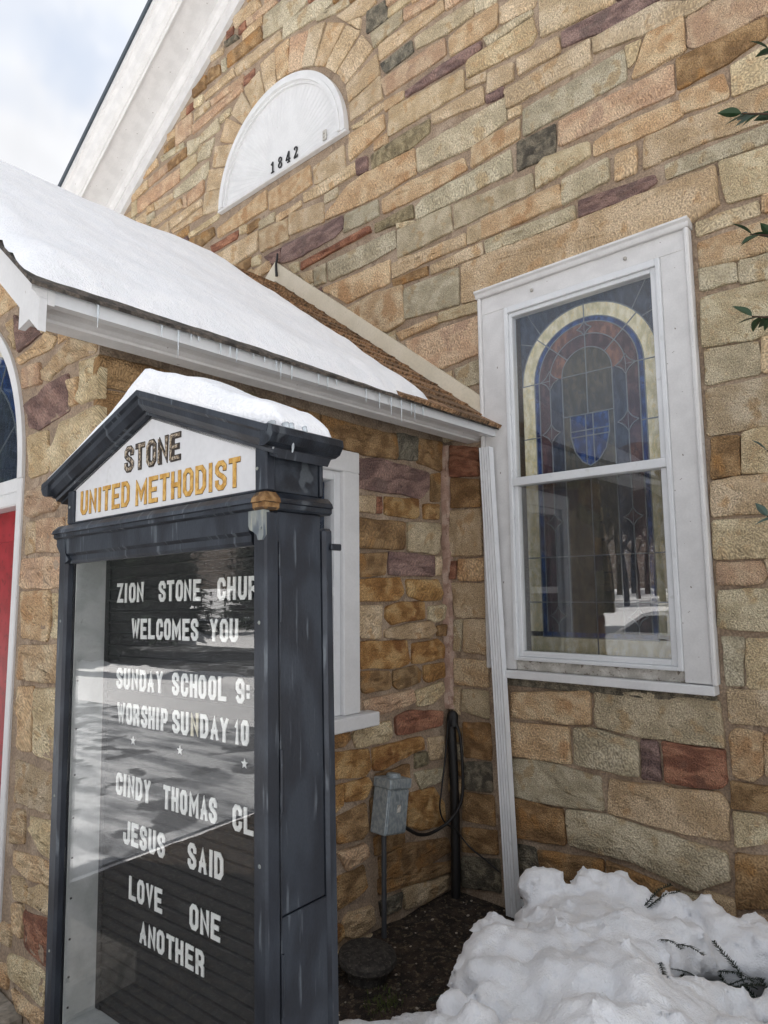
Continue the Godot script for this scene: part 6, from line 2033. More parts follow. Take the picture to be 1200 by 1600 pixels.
const SIDE_STONES := [
	["p", -0.752, 2.282, -0.571, 2.308, -0.156, 2.282, -0.158, 2.201, -0.229, 2.14, -0.744, 2.144],
	["t", -0.735, 2.093, -0.612, 2.105, -0.613, 2.026, -0.736, 2.026],
	["r", -0.593, 2.101, -0.563, 2.104, -0.564, 2.03, -0.594, 2.028],
	["a", -0.528, 2.11, -0.257, 2.123, -0.254, 2.038, -0.288, 2.021, -0.529, 2.026],
	["a", -0.207, 2.099, -0.072, 2.111, -0.074, 2.033, -0.203, 2.027],
	["b", -0.132, 2.277, -0.054, 2.295, -0.065, 2.137, -0.137, 2.13],
	["b", -0.736, 1.984, -0.386, 1.986, -0.388, 1.849, -0.737, 1.841],
	["g", -0.348, 1.988, -0.087, 1.999, -0.08, 1.85, -0.122, 1.831, -0.351, 1.843],
	["b", -0.732, 1.803, -0.527, 1.816, -0.544, 1.711, -0.72, 1.699],
	["p", -0.502, 1.821, -0.346, 1.819, -0.128, 1.813, -0.131, 1.709, -0.504, 1.715],
	["t", -0.111, 1.806, -0.063, 1.815, -0.066, 1.717, -0.113, 1.716],
	["a", -0.738, 1.677, -0.428, 1.689, -0.393, 1.618, -0.445, 1.582, -0.73, 1.58],
	["a", -0.365, 1.679, -0.097, 1.681, -0.057, 1.616, -0.07, 1.577, -0.243, 1.576, -0.351, 1.601],
	["t", -0.734, 1.546, -0.575, 1.549, -0.582, 1.392, -0.726, 1.403],
	["a", -0.527, 1.541, -0.404, 1.562, -0.221, 1.558, -0.223, 1.475, -0.396, 1.468, -0.483, 1.455, -0.532, 1.489],
	["g", -0.176, 1.533, -0.035, 1.541, -0.032, 1.472, -0.104, 1.454, -0.178, 1.47],
	["t", -0.538, 1.425, -0.354, 1.447, -0.161, 1.452, -0.122, 1.405, -0.181, 1.37, -0.434, 1.381, -0.538, 1.393],
	["b", -0.099, 1.425, -0.033, 1.43, -0.041, 1.377, -0.1, 1.38],
	["a", -0.717, 1.372, -0.372, 1.361, -0.353, 1.25, -0.436, 1.234, -0.714, 1.252],
	["a", -0.319, 1.341, -0.107, 1.352, -0.043, 1.313, -0.051, 1.254, -0.251, 1.242, -0.327, 1.248],
	["b", -0.714, 1.228, -0.512, 1.215, -0.503, 1.16, -0.513, 1.136, -0.692, 1.134, -0.719, 1.158],
	["b", -0.477, 1.212, -0.306, 1.226, -0.252, 1.191, -0.27, 1.143, -0.438, 1.125, -0.478, 1.148],
	["a", -0.224, 1.216, -0.052, 1.219, -0.048, 1.148, -0.198, 1.136, -0.226, 1.155],
	["k", -0.702, 1.089, -0.513, 1.098, -0.33, 1.103, -0.326, 1.043, -0.529, 1.021, -0.671, 1.016],
	["l", -0.298, 1.096, -0.073, 1.119, -0.051, 1.068, -0.145, 1.021, -0.284, 1.022],
	["r", -0.466, 0.981, -0.364, 0.999, -0.078, 0.961, -0.092, 0.895, -0.366, 0.893, -0.457, 0.901],
	["l", -0.778, 0.942, -0.747, 0.967, -0.515, 0.969, -0.497, 0.907, -0.531, 0.881, -0.748, 0.884],
	["b", -0.896, 0.96, -0.804, 0.972, -0.795, 0.93, -0.834, 0.907, -0.896, 0.909],
	["a", -0.9, 0.881, -0.672, 0.859, -0.655, 0.772, -0.696, 0.744, -0.892, 0.769],
	["a", -0.636, 0.853, -0.261, 0.85, -0.252, 0.793, -0.445, 0.773, -0.567, 0.749, -0.632, 0.761],
	["t", -0.196, 0.833, -0.071, 0.823, -0.068, 0.721, -0.182, 0.725],
	["a", -0.826, 0.727, -0.682, 0.727, -0.66, 0.698, -0.697, 0.641, -0.83, 0.656],
	["a", -0.896, 0.727, -0.847, 0.731, -0.847, 0.646, -0.896, 0.621],
	["b", -0.888, 0.591, -0.697, 0.612, -0.684, 0.492, -0.729, 0.466, -0.876, 0.485],
	["a", -0.372, 0.585, -0.158, 0.571, -0.076, 0.477, -0.068, 0.369, -0.272, 0.388, -0.375, 0.435],
	["g", -0.318, 0.676, -0.07, 0.66, -0.101, 0.599, -0.267, 0.594],
	["b", -0.614, 0.728, -0.369, 0.73, -0.361, 0.646, -0.605, 0.654],
	["b", -0.652, 0.622, -0.412, 0.613, -0.416, 0.445, -0.644, 0.473],
	["k", -0.876, 0.435, -0.698, 0.429, -0.677, 0.374, -0.815, 0.348],
	["b", -0.626, 0.439, -0.416, 0.421, -0.417, 0.36, -0.618, 0.36],
	["b", -0.595, 0.336, -0.377, 0.343, -0.053, 0.289, -0.026, 0.216, -0.33, 0.19, -0.587, 0.246],
	["b", -0.889, 0.328, -0.708, 0.331, -0.687, 0.233, -0.752, 0.211, -0.881, 0.197],
	["b", -0.597, 0.237, -0.197, 0.192, -0.017, 0.163, -0.03, 0.111, -0.331, 0.144, -0.598, 0.173],
	["t", -0.816, 0.154, -0.657, 0.137, -0.644, 0.062, -0.774, 0.043, -0.869, 0.098],
	["t", -0.422, 0.141, -0.048, 0.1, -0.061, 0.039, -0.271, 0.026, -0.409, 0.047],
	["d", -0.593, 0.131, -0.432, 0.123, -0.448, 0.06, -0.576, 0.067],
	["a", -0.889, 0.138, -0.853, 0.12, -0.845, 0.076, -0.877, 0.061],
	["t", -0.877, 0.007, -0.753, 0.016, -0.631, 0.006, -0.641, -0.036, -0.837, -0.062],
	["b", -0.979, 2.459, -0.544, 2.452, -0.446, 2.462, -0.438, 2.33, -0.738, 2.32, -0.958, 2.337],
	["d", -0.425, 2.465, -0.266, 2.47, -0.269, 2.347, -0.422, 2.333],
	["b", -0.249, 2.466, -0.042, 2.477, -0.047, 2.314, -0.252, 2.335],
	["b", -1.361, 2.467, -1, 2.461, -0.988, 2.345, -1.12, 2.354, -1.359, 2.375],
	["n", -1.696, 2.475, -1.378, 2.475, -1.377, 2.378, -1.695, 2.407],
	["b", -2.074, 2.473, -1.891, 2.48, -1.708, 2.473, -1.706, 2.399, -2.07, 2.365],
	["b", -2.069, 2.346, -1.694, 2.386, -1.692, 2.298, -2.065, 2.23],
	["n", -2.064, 2.211, -1.691, 2.277, -1.688, 2.169, -2.059, 2.091],
	["p", -1.664, 2.382, -1.376, 2.344, -1, 2.318, -0.829, 2.3, -0.829, 2.23, -1.66, 2.225]]
const FRONT_STONES := [
	["p", -0.843, 2.871, -0.723, 2.799, -0.528, 2.711, -0.78, 2.688],
	["o", -0.782, 2.648, -0.474, 2.688, -0.376, 2.648, -0.434, 2.618, -0.757, 2.628],
	["t", -0.933, 2.854, -0.857, 2.86, -0.828, 2.709, -0.893, 2.795],
	["o", -0.503, 2.505, -0.397, 2.56, -0.254, 2.603, -0.017, 2.526, -0.029, 2.5, -0.273, 2.51, -0.437, 2.485],
	["k", -0.716, 2.589, -0.537, 2.575, -0.514, 2.488, -0.698, 2.506],
	["p", -0.637, 2.418, -0.416, 2.459, -0.25, 2.461, -0.23, 2.319, -0.509, 2.294, -0.611, 2.322],
	["o", -0.225, 2.43, -0.159, 2.428, -0.155, 2.336, -0.215, 2.336],
	["l", -0.148, 2.485, -0.002, 2.474, 0.011, 2.32, -0.133, 2.327],
	["l", -0.276, 2.277, 0.015, 2.284, 0.024, 2.178, -0.203, 2.117, -0.356, 2.1, -0.382, 2.175],
	["l", -0.612, 2.276, -0.424, 2.267, -0.391, 2.143, -0.405, 2.107, -0.575, 2.102],
	["k", -0.593, 2.037, -0.327, 2.054, -0.261, 1.978, -0.326, 1.943, -0.574, 1.943],
	["k", -0.473, 1.909, -0.236, 1.903, -0.223, 1.781, -0.458, 1.792],
	["t", -0.583, 1.91, -0.504, 1.907, -0.484, 1.796, -0.586, 1.787],
	["k", -0.603, 1.762, -0.236, 1.755, -0.225, 1.651, -0.588, 1.653],
	["o", -0.584, 1.628, -0.325, 1.631, -0.302, 1.536, -0.327, 1.452, -0.567, 1.456],
	["l", -0.294, 1.619, -0.221, 1.619, -0.205, 1.469, -0.271, 1.466],
	["o", -0.582, 1.417, -0.201, 1.435, -0.187, 1.309, -0.571, 1.293],
	["o", -0.572, 1.256, -0.441, 1.267, -0.441, 1.037, -0.547, 1.027],
	["l", -0.41, 1.263, -0.185, 1.284, -0.157, 1.028, -0.411, 1.035],
	["t", -0.565, 0.976, -0.204, 0.977, -0.162, 0.978, -0.148, 0.856, -0.564, 0.828],
	["o", -0.546, 0.796, -0.465, 0.805, -0.457, 0.699, -0.555, 0.677],
	["l", -0.404, 0.799, -0.145, 0.823, -0.131, 0.696, -0.322, 0.712],
	["o", -0.537, 0.646, -0.318, 0.674, -0.128, 0.672, -0.123, 0.628, -0.394, 0.589, -0.531, 0.601],
	["t", -0.544, 0.557, -0.451, 0.569, -0.4, 0.549, -0.279, 0.594, -0.12, 0.6, -0.124, 0.541, -0.27, 0.52, -0.502, 0.488],
	["o", -0.529, 0.458, -0.439, 0.479, -0.431, 0.375, -0.517, 0.371],
	["r", -0.419, 0.466, -0.12, 0.506, -0.105, 0.375, -0.232, 0.347, -0.404, 0.355],
	["l", -0.535, 0.28, -0.301, 0.32, -0.212, 0.315, -0.222, 0.217, -0.384, 0.213, -0.512, 0.211],
	["o", -0.482, 0.176, -0.328, 0.18, -0.187, 0.196, -0.234, 0.137, -0.392, 0.139],
	["t", -0.181, 0.319, -0.091, 0.338, -0.078, 0.218, -0.18, 0.219],
	["k", -0.239, 2.086, 0.027, 2.143, 0.036, 2.039, -0.216, 1.974],
	["o", -0.211, 1.925, 0.039, 2.005, 0.059, 1.77, -0.195, 1.782],
	["t", -0.204, 1.759, 0.061, 1.748, 0.073, 1.618, -0.189, 1.619],
	["g", -0.186, 1.595, 0.075, 1.596, 0.088, 1.448, -0.169, 1.436]]
const GABLE_FILLING := [
	["g", 0.774, 0.135, 1.135, 0.142, 1.135, 0.025, 0.775, 0.021],
	["t", 1.15, 0.135, 1.5, 0.137, 1.494, 0.02, 1.145, 0.025],
	["g", 1.518, 0.137, 1.744, 0.14, 1.743, 0.018, 1.516, 0.02],
	["g", 1.756, 0.144, 2.055, 0.144, 2.054, 0.014, 1.762, 0.024],
	["t", 2.073, 0.137, 2.441, 0.14, 2.435, 0.018, 2.074, 0.024],
	["g", 2.455, 0.135, 2.79, 0.134, 2.793, 0.02, 2.46, 0.016],
	["t", 1.318, 0.352, 1.431, 0.348, 1.426, 0.158, 1.315, 0.161],
	["b", 1.614, 0.351, 1.805, 0.35, 1.812, 0.16, 1.612, 0.155],
	["p", 1.825, 0.352, 2.203, 0.348, 2.205, 0.159, 1.824, 0.157],
	["o", 2.222, 0.345, 2.399, 0.349, 2.405, 0.165, 2.218, 0.165],
	["o", 2.415, 0.352, 2.905, 0.353, 2.904, 0.16, 2.419, 0.155],
	["k", 1.691, 0.525, 1.951, 0.524, 1.946, 0.373, 1.685, 0.365],
	["g", 1.972, 0.529, 2.324, 0.528, 2.324, 0.364, 1.965, 0.37],
	["k", 2.341, 0.534, 2.584, 0.533, 2.59, 0.373, 2.335, 0.373],
	["t", 2.611, 0.534, 2.896, 0.525, 2.906, 0.372, 2.609, 0.372],
	["b", 1.697, 0.751, 2.035, 0.751, 2.036, 0.549, 1.697, 0.555],
	["l", 2.049, 0.751, 2.401, 0.755, 2.402, 0.546, 2.049, 0.555],
	["l", 2.415, 0.753, 2.905, 0.75, 2.899, 0.553, 2.416, 0.547],
	["o", 1.706, 0.94, 2.045, 0.944, 2.04, 0.773, 1.712, 0.774],
	["o", 2.065, 0.938, 2.357, 0.944, 2.356, 0.771, 2.057, 0.77],
	["g", 2.379, 0.942, 2.762, 0.936, 2.761, 0.775, 2.382, 0.764],
	["t", 2.784, 0.939, 2.903, 0.946, 2.9, 0.767, 2.777, 0.773],
	["t", 1.716, 1.074, 1.957, 1.066, 1.957, 0.956, 1.712, 0.964],
	["o", 1.976, 1.065, 2.356, 1.065, 2.364, 0.955, 1.977, 0.965],
	["t", 2.378, 1.071, 2.602, 1.064, 2.598, 0.959, 2.38, 0.957],
	["n", 2.619, 1.071, 2.895, 1.067, 2.902, 0.955, 2.625, 0.965],
	["g", 1.72, 1.262, 2.022, 1.258, 2.019, 1.092, 1.722, 1.095],
	["o", 2.035, 1.265, 2.448, 1.261, 2.45, 1.092, 2.04, 1.085],
	["k", 2.472, 1.261, 2.646, 1.262, 2.652, 1.086, 2.475, 1.092],
	["g", 2.665, 1.261, 2.905, 1.262, 2.902, 1.089, 2.668, 1.086],
	["n", 1.728, 1.376, 1.955, 1.383, 1.963, 1.281, 1.733, 1.278],
	["o", 1.977, 1.375, 2.396, 1.38, 2.397, 1.282, 1.98, 1.285],
	["b", 2.419, 1.384, 2.775, 1.38, 2.786, 1.276, 2.421, 1.282],
	["g", 2.796, 1.376, 2.899, 1.383, 2.904, 1.283, 2.801, 1.276],
	["b", 1.744, 1.531, 2.156, 1.526, 2.164, 1.398, 1.738, 1.404],
	["r", 2.185, 1.535, 2.359, 1.531, 2.361, 1.402, 2.186, 1.402],
	["k", 2.385, 1.532, 2.894, 1.526, 2.902, 1.395, 2.383, 1.397],
	["l", 1.75, 1.68, 2.076, 1.68, 2.074, 1.55, 1.752, 1.549],
	["k", 2.106, 1.685, 2.466, 1.684, 2.471, 1.545, 2.098, 1.547],
	["t", 2.49, 1.674, 2.898, 1.678, 2.898, 1.552, 2.485, 1.554],
	["t", 1.763, 1.853, 2.158, 1.854, 2.165, 1.704, 1.759, 1.703],
	["n", 2.178, 1.853, 2.609, 1.854, 2.612, 1.699, 2.18, 1.695],
	["p", 2.627, 1.85, 2.894, 1.849, 2.902, 1.699, 2.629, 1.694],
	["o", 1.768, 2.018, 2.18, 2.021, 2.177, 1.864, 1.767, 1.873],
	["g", 2.204, 2.02, 2.626, 2.014, 2.631, 1.87, 2.202, 1.866],
	["l", 2.649, 2.016, 2.904, 2.019, 2.898, 1.864, 2.653, 1.867],
	["t", 1.789, 2.194, 2.016, 2.197, 2.005, 2.04, 1.786, 2.041],
	["b", 2.035, 2.201, 2.494, 2.197, 2.496, 2.045, 2.033, 2.046],
	["n", 2.507, 2.197, 2.804, 2.202, 2.798, 2.035, 2.512, 2.046],
	["t", 1.785, 2.322, 1.974, 2.32, 1.98, 2.216, 1.79, 2.218],
	["n", 1.998, 2.32, 2.218, 2.322, 2.219, 2.223, 2.002, 2.219],
	["k", 2.236, 2.319, 2.57, 2.321, 2.57, 2.223, 2.239, 2.224],
	["b", 2.594, 2.321, 2.905, 2.318, 2.899, 2.217, 2.593, 2.22],
	["o", 1.804, 2.47, 2.193, 2.475, 2.192, 2.345, 1.795, 2.336],
	["t", 2.214, 2.465, 2.522, 2.472, 2.518, 2.341, 2.214, 2.335],
	["t", 2.539, 2.475, 2.903, 2.468, 2.898, 2.335, 2.539, 2.345],
	["g", -0.012, 2.678, 0.229, 2.684, 0.227, 2.492, -0.004, 2.495],
	["g", 1.811, 2.674, 2.077, 2.686, 2.077, 2.491, 1.809, 2.493],
	["k", 2.103, 2.68, 2.406, 2.676, 2.405, 2.494, 2.095, 2.484],
	["g", 2.426, 2.685, 2.765, 2.68, 2.767, 2.494, 2.431, 2.492],
	["b", 2.789, 2.682, 2.903, 2.678, 2.905, 2.489, 2.789, 2.485],
	["t", 1.81, 2.853, 2.165, 2.848, 2.17, 2.695, 1.811, 2.703],
	["p", 2.193, 2.845, 2.48, 2.847, 2.484, 2.695, 2.187, 2.699],
	["o", 2.497, 2.846, 2.905, 2.853, 2.904, 2.706, 2.501, 2.705],
	["p", 1.818, 3.046, 2.131, 3.049, 2.135, 2.876, 1.82, 2.871],
	["t", 2.148, 3.055, 2.506, 3.045, 2.513, 2.868, 2.15, 2.872],
	["t", 2.526, 3.046, 2.78, 3.044, 2.78, 2.866, 2.533, 2.866],
	["r", 2.798, 3.049, 2.895, 3.046, 2.903, 2.872, 2.806, 2.876],
	["b", -2.995, 3.209, -2.755, 3.21, -2.754, 3.067, -2.995, 3.067],
	["t", 1.83, 3.215, 2.014, 3.208, 2.007, 3.074, 1.824, 3.066],
	["g", 2.03, 3.206, 2.475, 3.206, 2.483, 3.07, 2.036, 3.073],
	["t", 2.5, 3.207, 2.757, 3.215, 2.764, 3.071, 2.504, 3.069],
	["o", 2.777, 3.214, 2.899, 3.207, 2.895, 3.069, 2.782, 3.072],
	["o", -2.995, 3.423, -2.546, 3.419, -2.547, 3.228, -3.004, 3.224],
	["t", 1.844, 3.422, 2.085, 3.425, 2.08, 3.232, 1.855, 3.234],
	["p", 2.098, 3.422, 2.498, 3.415, 2.496, 3.234, 2.095, 3.233],
	["r", 2.519, 3.424, 2.899, 3.426, 2.896, 3.228, 2.52, 3.229],
	["o", -2.996, 3.585, -2.649, 3.574, -2.649, 3.441, -3, 3.437],
	["o", -2.635, 3.582, -2.272, 3.58, -2.265, 3.446, -2.628, 3.436],
	["b", 1.846, 3.579, 2.214, 3.578, 2.207, 3.445, 1.855, 3.438],
	["b", 2.231, 3.574, 2.589, 3.579, 2.595, 3.44, 2.235, 3.443],
	["g", 2.613, 3.584, 2.902, 3.584, 2.894, 3.437, 2.616, 3.435],
	["o", -2.994, 3.8, -2.623, 3.801, -2.624, 3.6, -3.004, 3.596],
	["l", -2.598, 3.8, -2.361, 3.794, -2.361, 3.596, -2.598, 3.598],
	["g", -2.336, 3.795, -2.054, 3.8, -2.061, 3.595, -2.341, 3.606],
	["o", 1.845, 3.795, 2.288, 3.799, 2.295, 3.601, 1.855, 3.594],
	["b", 2.316, 3.806, 2.667, 3.798, 2.675, 3.6, 2.312, 3.598],
	["t", 2.693, 3.8, 2.904, 3.799, 2.899, 3.6, 2.688, 3.596],
	["r", -2.996, 3.946, -2.789, 3.955, -2.786, 3.816, -2.994, 3.824],
	["l", -2.772, 3.954, -2.574, 3.951, -2.575, 3.821, -2.774, 3.821],
	["l", -2.546, 3.954, -2.214, 3.952, -2.22, 3.823, -2.555, 3.82],
	["r", -2.202, 3.951, -1.763, 3.949, -1.759, 3.822, -2.199, 3.822],
	["b", 1.864, 3.954, 2.237, 3.956, 2.237, 3.815, 1.86, 3.823],
	["k", 2.263, 3.947, 2.589, 3.947, 2.586, 3.818, 2.263, 3.816],
	["r", 2.616, 3.945, 2.899, 3.951, 2.901, 3.817, 2.607, 3.819],
	["o", -2.994, 4.108, -2.573, 4.111, -2.565, 3.969, -2.996, 3.973],
	["b", -2.556, 4.108, -2.352, 4.109, -2.345, 3.972, -2.555, 3.97],
	["k", -2.333, 4.108, -2.019, 4.106, -2.025, 3.968, -2.333, 3.964],
	["k", -2, 4.113, -1.826, 4.114, -1.825, 3.969, -1.998, 3.965],
	["b", 1.857, 4.106, 2.078, 4.111, 2.075, 3.966, 1.865, 3.969],
	["b", 2.099, 4.11, 2.286, 4.11, 2.276, 3.966, 2.102, 3.971],
	["k", 2.299, 4.105, 2.576, 4.112, 2.565, 3.969, 2.303, 3.976],
	["t", 2.594, 4.108, 2.905, 4.112, 2.895, 3.972, 2.592, 3.975],
	["o", -2.995, 4.276, -2.551, 4.275, -2.548, 4.124, -2.995, 4.13],
	["t", -2.534, 4.284, -2.316, 4.285, -2.321, 4.128, -2.531, 4.136],
	["o", -2.304, 4.278, -2.125, 4.276, -2.13, 4.131, -2.302, 4.133],
	["o", 1.839, 4.283, 2.214, 4.282, 2.21, 4.134, 1.836, 4.125],
	["r", 2.225, 4.285, 2.599, 4.277, 2.596, 4.124, 2.23, 4.129],
	["t", 2.617, 4.278, 2.897, 4.277, 2.898, 4.125, 2.626, 4.133],
	["o", -3.003, 4.389, -2.699, 4.387, -2.698, 4.297, -2.998, 4.301],
	["l", -2.678, 4.39, -2.329, 4.389, -2.334, 4.298, -2.682, 4.295],
	["r", 1.68, 4.391, 2.037, 4.395, 2.042, 4.297, 1.684, 4.306],
	["b", 2.059, 4.391, 2.343, 4.385, 2.339, 4.304, 2.056, 4.298],
	["b", 2.36, 4.394, 2.71, 4.39, 2.714, 4.299, 2.36, 4.301],
	["o", 2.731, 4.392, 2.906, 4.391, 2.901, 4.302, 2.727, 4.298],
	["p", -2.996, 4.543, -2.663, 4.534, -2.658, 4.413, -3.002, 4.41],
	["l", -2.643, 4.542, -2.449, 4.539, -2.455, 4.411, -2.642, 4.413],
	["l", 1.5, 4.54, 1.695, 4.541, 1.688, 4.413, 1.501, 4.412],
	["l", 1.71, 4.536, 1.975, 4.54, 1.985, 4.414, 1.71, 4.409],
	["t", 2, 4.542, 2.177, 4.537, 2.177, 4.405, 1.998, 4.406],
	["b", 2.206, 4.536, 2.401, 4.54, 2.396, 4.407, 2.206, 4.413],
	["k", 2.425, 4.535, 2.722, 4.543, 2.717, 4.409, 2.426, 4.408],
	["g", -3.004, 4.742, -2.813, 4.74, -2.812, 4.564, -2.997, 4.56],
	["p", 1.326, 4.739, 1.508, 4.737, 1.515, 4.556, 1.314, 4.559],
	["t", 1.527, 4.743, 1.77, 4.745, 1.774, 4.563, 1.528, 4.555],
	["b", 1.786, 4.736, 2.106, 4.743, 2.1, 4.563, 1.786, 4.561],
	["l", 2.117, 4.735, 2.355, 4.742, 2.355, 4.562, 2.122, 4.56],
	["r", 1.001, 4.942, 1.259, 4.936, 1.264, 4.755, 1.002, 4.759],
	["t", 1.274, 4.94, 1.498, 4.946, 1.495, 4.764, 1.279, 4.764],
	["r", 1.525, 4.943, 2.002, 4.939, 1.997, 4.754, 1.517, 4.756],
	["b", 0.675, 5.048, 1.131, 5.051, 1.131, 4.957, 0.674, 4.954],
	["k", 1.147, 5.049, 1.43, 5.052, 1.436, 4.959, 1.155, 4.957],
	["p", 1.452, 5.054, 1.806, 5.049, 1.81, 4.957, 1.455, 4.965],
	["g", -4.401, 5.206, -4.174, 5.206, -4.182, 5.076, -4.405, 5.07],
	["n", -4.156, 5.213, -3.697, 5.204, -3.706, 5.071, -4.165, 5.07],
	["n", -3.675, 5.205, -3.488, 5.208, -3.49, 5.068, -3.682, 5.066],
	["t", 0.469, 5.212, 0.765, 5.212, 0.767, 5.066, 0.469, 5.073],
	["g", 0.792, 5.205, 1.092, 5.21, 1.096, 5.064, 0.785, 5.072],
	["t", 1.109, 5.213, 1.521, 5.209, 1.52, 5.071, 1.104, 5.068],
	["o", -4.257, 5.403, -4.054, 5.395, -4.053, 5.23, -4.261, 5.233],
	["k", 0.091, 5.402, 0.476, 5.395, 0.469, 5.229, 0.088, 5.232],
	["r", 0.487, 5.405, 0.941, 5.398, 0.939, 5.224, 0.493, 5.233],
	["b", 0.965, 5.399, 1.18, 5.396, 1.185, 5.233, 0.954, 5.229],
	["g", -0.069, 5.609, 0.28, 5.61, 0.281, 5.421, -0.07, 5.415],
	["l", 0.305, 5.606, 0.515, 5.614, 0.513, 5.426, 0.296, 5.423],
	["g", 0.525, 5.611, 0.815, 5.608, 0.814, 5.425, 0.529, 5.416],
	["o", -0.408, 5.802, -0.15, 5.802, -0.15, 5.624, -0.409, 5.631],
	["k", -0.132, 5.799, 0.186, 5.797, 0.175, 5.635, -0.133, 5.627],
	["k", 0.197, 5.805, 0.468, 5.798, 0.467, 5.631, 0.201, 5.629],
	["k", -3.066, 6.017, -2.814, 6.017, -2.809, 5.823, -3.072, 5.817],
	["b", -0.744, 6.025, -0.495, 6.021, -0.505, 5.819, -0.755, 5.825],
	["o", -0.479, 6.024, -0.21, 6.019, -0.214, 5.818, -0.485, 5.819],
	["b", -0.187, 6.024, 0.073, 6.017, 0.073, 5.821, -0.195, 5.816],
	["k", -1.002, 6.166, -0.662, 6.165, -0.662, 6.041, -1.001, 6.038],
	["k", -0.646, 6.169, -0.368, 6.176, -0.374, 6.034, -0.637, 6.038],
	["n", -0.353, 6.174, -0.194, 6.17, -0.19, 6.042, -0.347, 6.045],
	["k", -1.24, 6.33, -1.061, 6.33, -1.057, 6.186, -1.234, 6.185],
	["l", -1.044, 6.334, -0.613, 6.325, -0.61, 6.194, -1.036, 6.195],
	["t", -0.584, 6.326, -0.478, 6.33, -0.482, 6.19, -0.596, 6.19],
	["p", -1.555, 6.531, -1.285, 6.535, -1.285, 6.345, -1.556, 6.347],
	["k", -1.266, 6.527, -1.077, 6.524, -1.08, 6.355, -1.263, 6.352],
	["k", -1.057, 6.532, -0.846, 6.526, -0.84, 6.356, -1.063, 6.351],
	["g", -1.808, 6.728, -1.45, 6.729, -1.45, 6.551, -1.805, 6.548],
	["k", -1.435, 6.733, -1.189, 6.728, -1.186, 6.547, -1.425, 6.55],
	["k", -1.652, 6.863, -1.427, 6.858, -1.435, 6.755, -1.647, 6.751],
	["b", 0.586, 0.08, 0.774, 0.085, 0.772, 0.014, 0.583, 0.019],
	["t", 2.812, 0.079, 2.902, 0.081, 2.901, 0.02, 2.81, 0.02],
	["o", 1.134, 0.236, 1.315, 0.232, 1.324, 0.173, 1.129, 0.166],
	["o", 1.453, 0.236, 1.615, 0.227, 1.616, 0.175, 1.452, 0.167],
	["g", 1.227, 0.322, 1.324, 0.322, 1.314, 0.259, 1.23, 0.255],
	["k", 1.503, 0.316, 1.61, 0.321, 1.608, 0.266, 1.5, 0.257],
	["o", -0.009, 0.588, 0.07, 0.588, 0.064, 0.524, -0.014, 0.525],
	["b", -0.009, 0.677, 0.083, 0.682, 0.075, 0.623, -0.013, 0.626],
	["g", -0.009, 0.771, 0.078, 0.773, 0.078, 0.709, -0.011, 0.712],
	["b", -0.015, 0.865, 0.074, 0.865, 0.072, 0.801, -0.004, 0.797],
	["k", 2.818, 2.114, 2.906, 2.124, 2.899, 2.055, 2.822, 2.059],
	["o", 2.822, 2.214, 2.895, 2.207, 2.898, 2.149, 2.822, 2.155],
	["t", -0.005, 2.782, 0.098, 2.78, 0.103, 2.724, -0.012, 2.718],
	["l", -3.003, 3.025, -2.916, 3.022, -2.91, 2.956, -2.999, 2.96],
	["r", -2.735, 3.226, -2.626, 3.234, -2.624, 3.173, -2.741, 3.166],
	["g", -0.473, 3.263, -0.369, 3.264, -0.372, 3.198, -0.465, 3.202],
	["b", -2.528, 3.383, -2.434, 3.378, -2.435, 3.326, -2.532, 3.321],
	["o", -2.247, 3.586, -2.148, 3.589, -2.146, 3.532, -2.253, 3.527],
	["o", -2.041, 3.742, -1.947, 3.746, -1.955, 3.681, -2.035, 3.682],
	["p", -1.146, 3.764, -1.056, 3.771, -1.059, 3.708, -1.149, 3.706],
	["g", -1.233, 3.835, -1.146, 3.83, -1.147, 3.769, -1.23, 3.766],
	["n", -1.395, 3.954, -1.306, 3.951, -1.3, 3.885, -1.391, 3.895],
	["b", -1.812, 4.044, -1.722, 4.045, -1.721, 3.975, -1.804, 3.975],
	["o", -1.511, 4.043, -1.433, 4.035, -1.433, 3.98, -1.513, 3.982],
	["o", -1.959, 4.192, -1.872, 4.189, -1.864, 4.136, -1.966, 4.126],
	["o", 1.602, 4.395, 1.678, 4.4, 1.675, 4.339, 1.6, 4.334],
	["g", -1.016, 4.456, -0.887, 4.459, -0.893, 4.395, -1.018, 4.401],
	["k", 1.402, 4.524, 1.496, 4.516, 1.502, 4.455, 1.4, 4.462],
	["g", -1.783, 4.552, -1.593, 4.555, -1.595, 4.494, -1.779, 4.494],
	["b", -1.925, 4.582, -1.784, 4.581, -1.781, 4.523, -1.933, 4.515],
	["l", -2.786, 4.641, -2.675, 4.642, -2.679, 4.579, -2.796, 4.575],
	["o", -0.53, 4.637, -0.421, 4.644, -0.418, 4.581, -0.534, 4.582],
	["o", 2.375, 4.64, 2.544, 4.645, 2.546, 4.574, 2.379, 4.584],
	["p", 1.164, 4.666, 1.315, 4.67, 1.324, 4.606, 1.158, 4.611],
	["k", 1.11, 4.762, 1.218, 4.764, 1.215, 4.705, 1.111, 4.695],
	["b", 1.238, 4.755, 1.317, 4.754, 1.317, 4.703, 1.246, 4.702],
	["p", -2.997, 4.819, -2.823, 4.816, -2.819, 4.756, -2.997, 4.758],
	["k", 2.021, 4.822, 2.216, 4.817, 2.222, 4.757, 2.022, 4.766],
	["b", 0.888, 4.875, 1.004, 4.883, 1.001, 4.818, 0.887, 4.817],
	["b", -3, 4.912, -2.815, 4.914, -2.816, 4.846, -2.998, 4.852],
	["t", 0.777, 4.94, 0.889, 4.943, 0.889, 4.884, 0.783, 4.88],
	["k", -4.394, 5.06, -4.217, 5.058, -4.217, 5.001, -4.397, 5.005],
	["t", -4.195, 5.059, -4.061, 5.062, -4.062, 5.006, -4.201, 5.001],
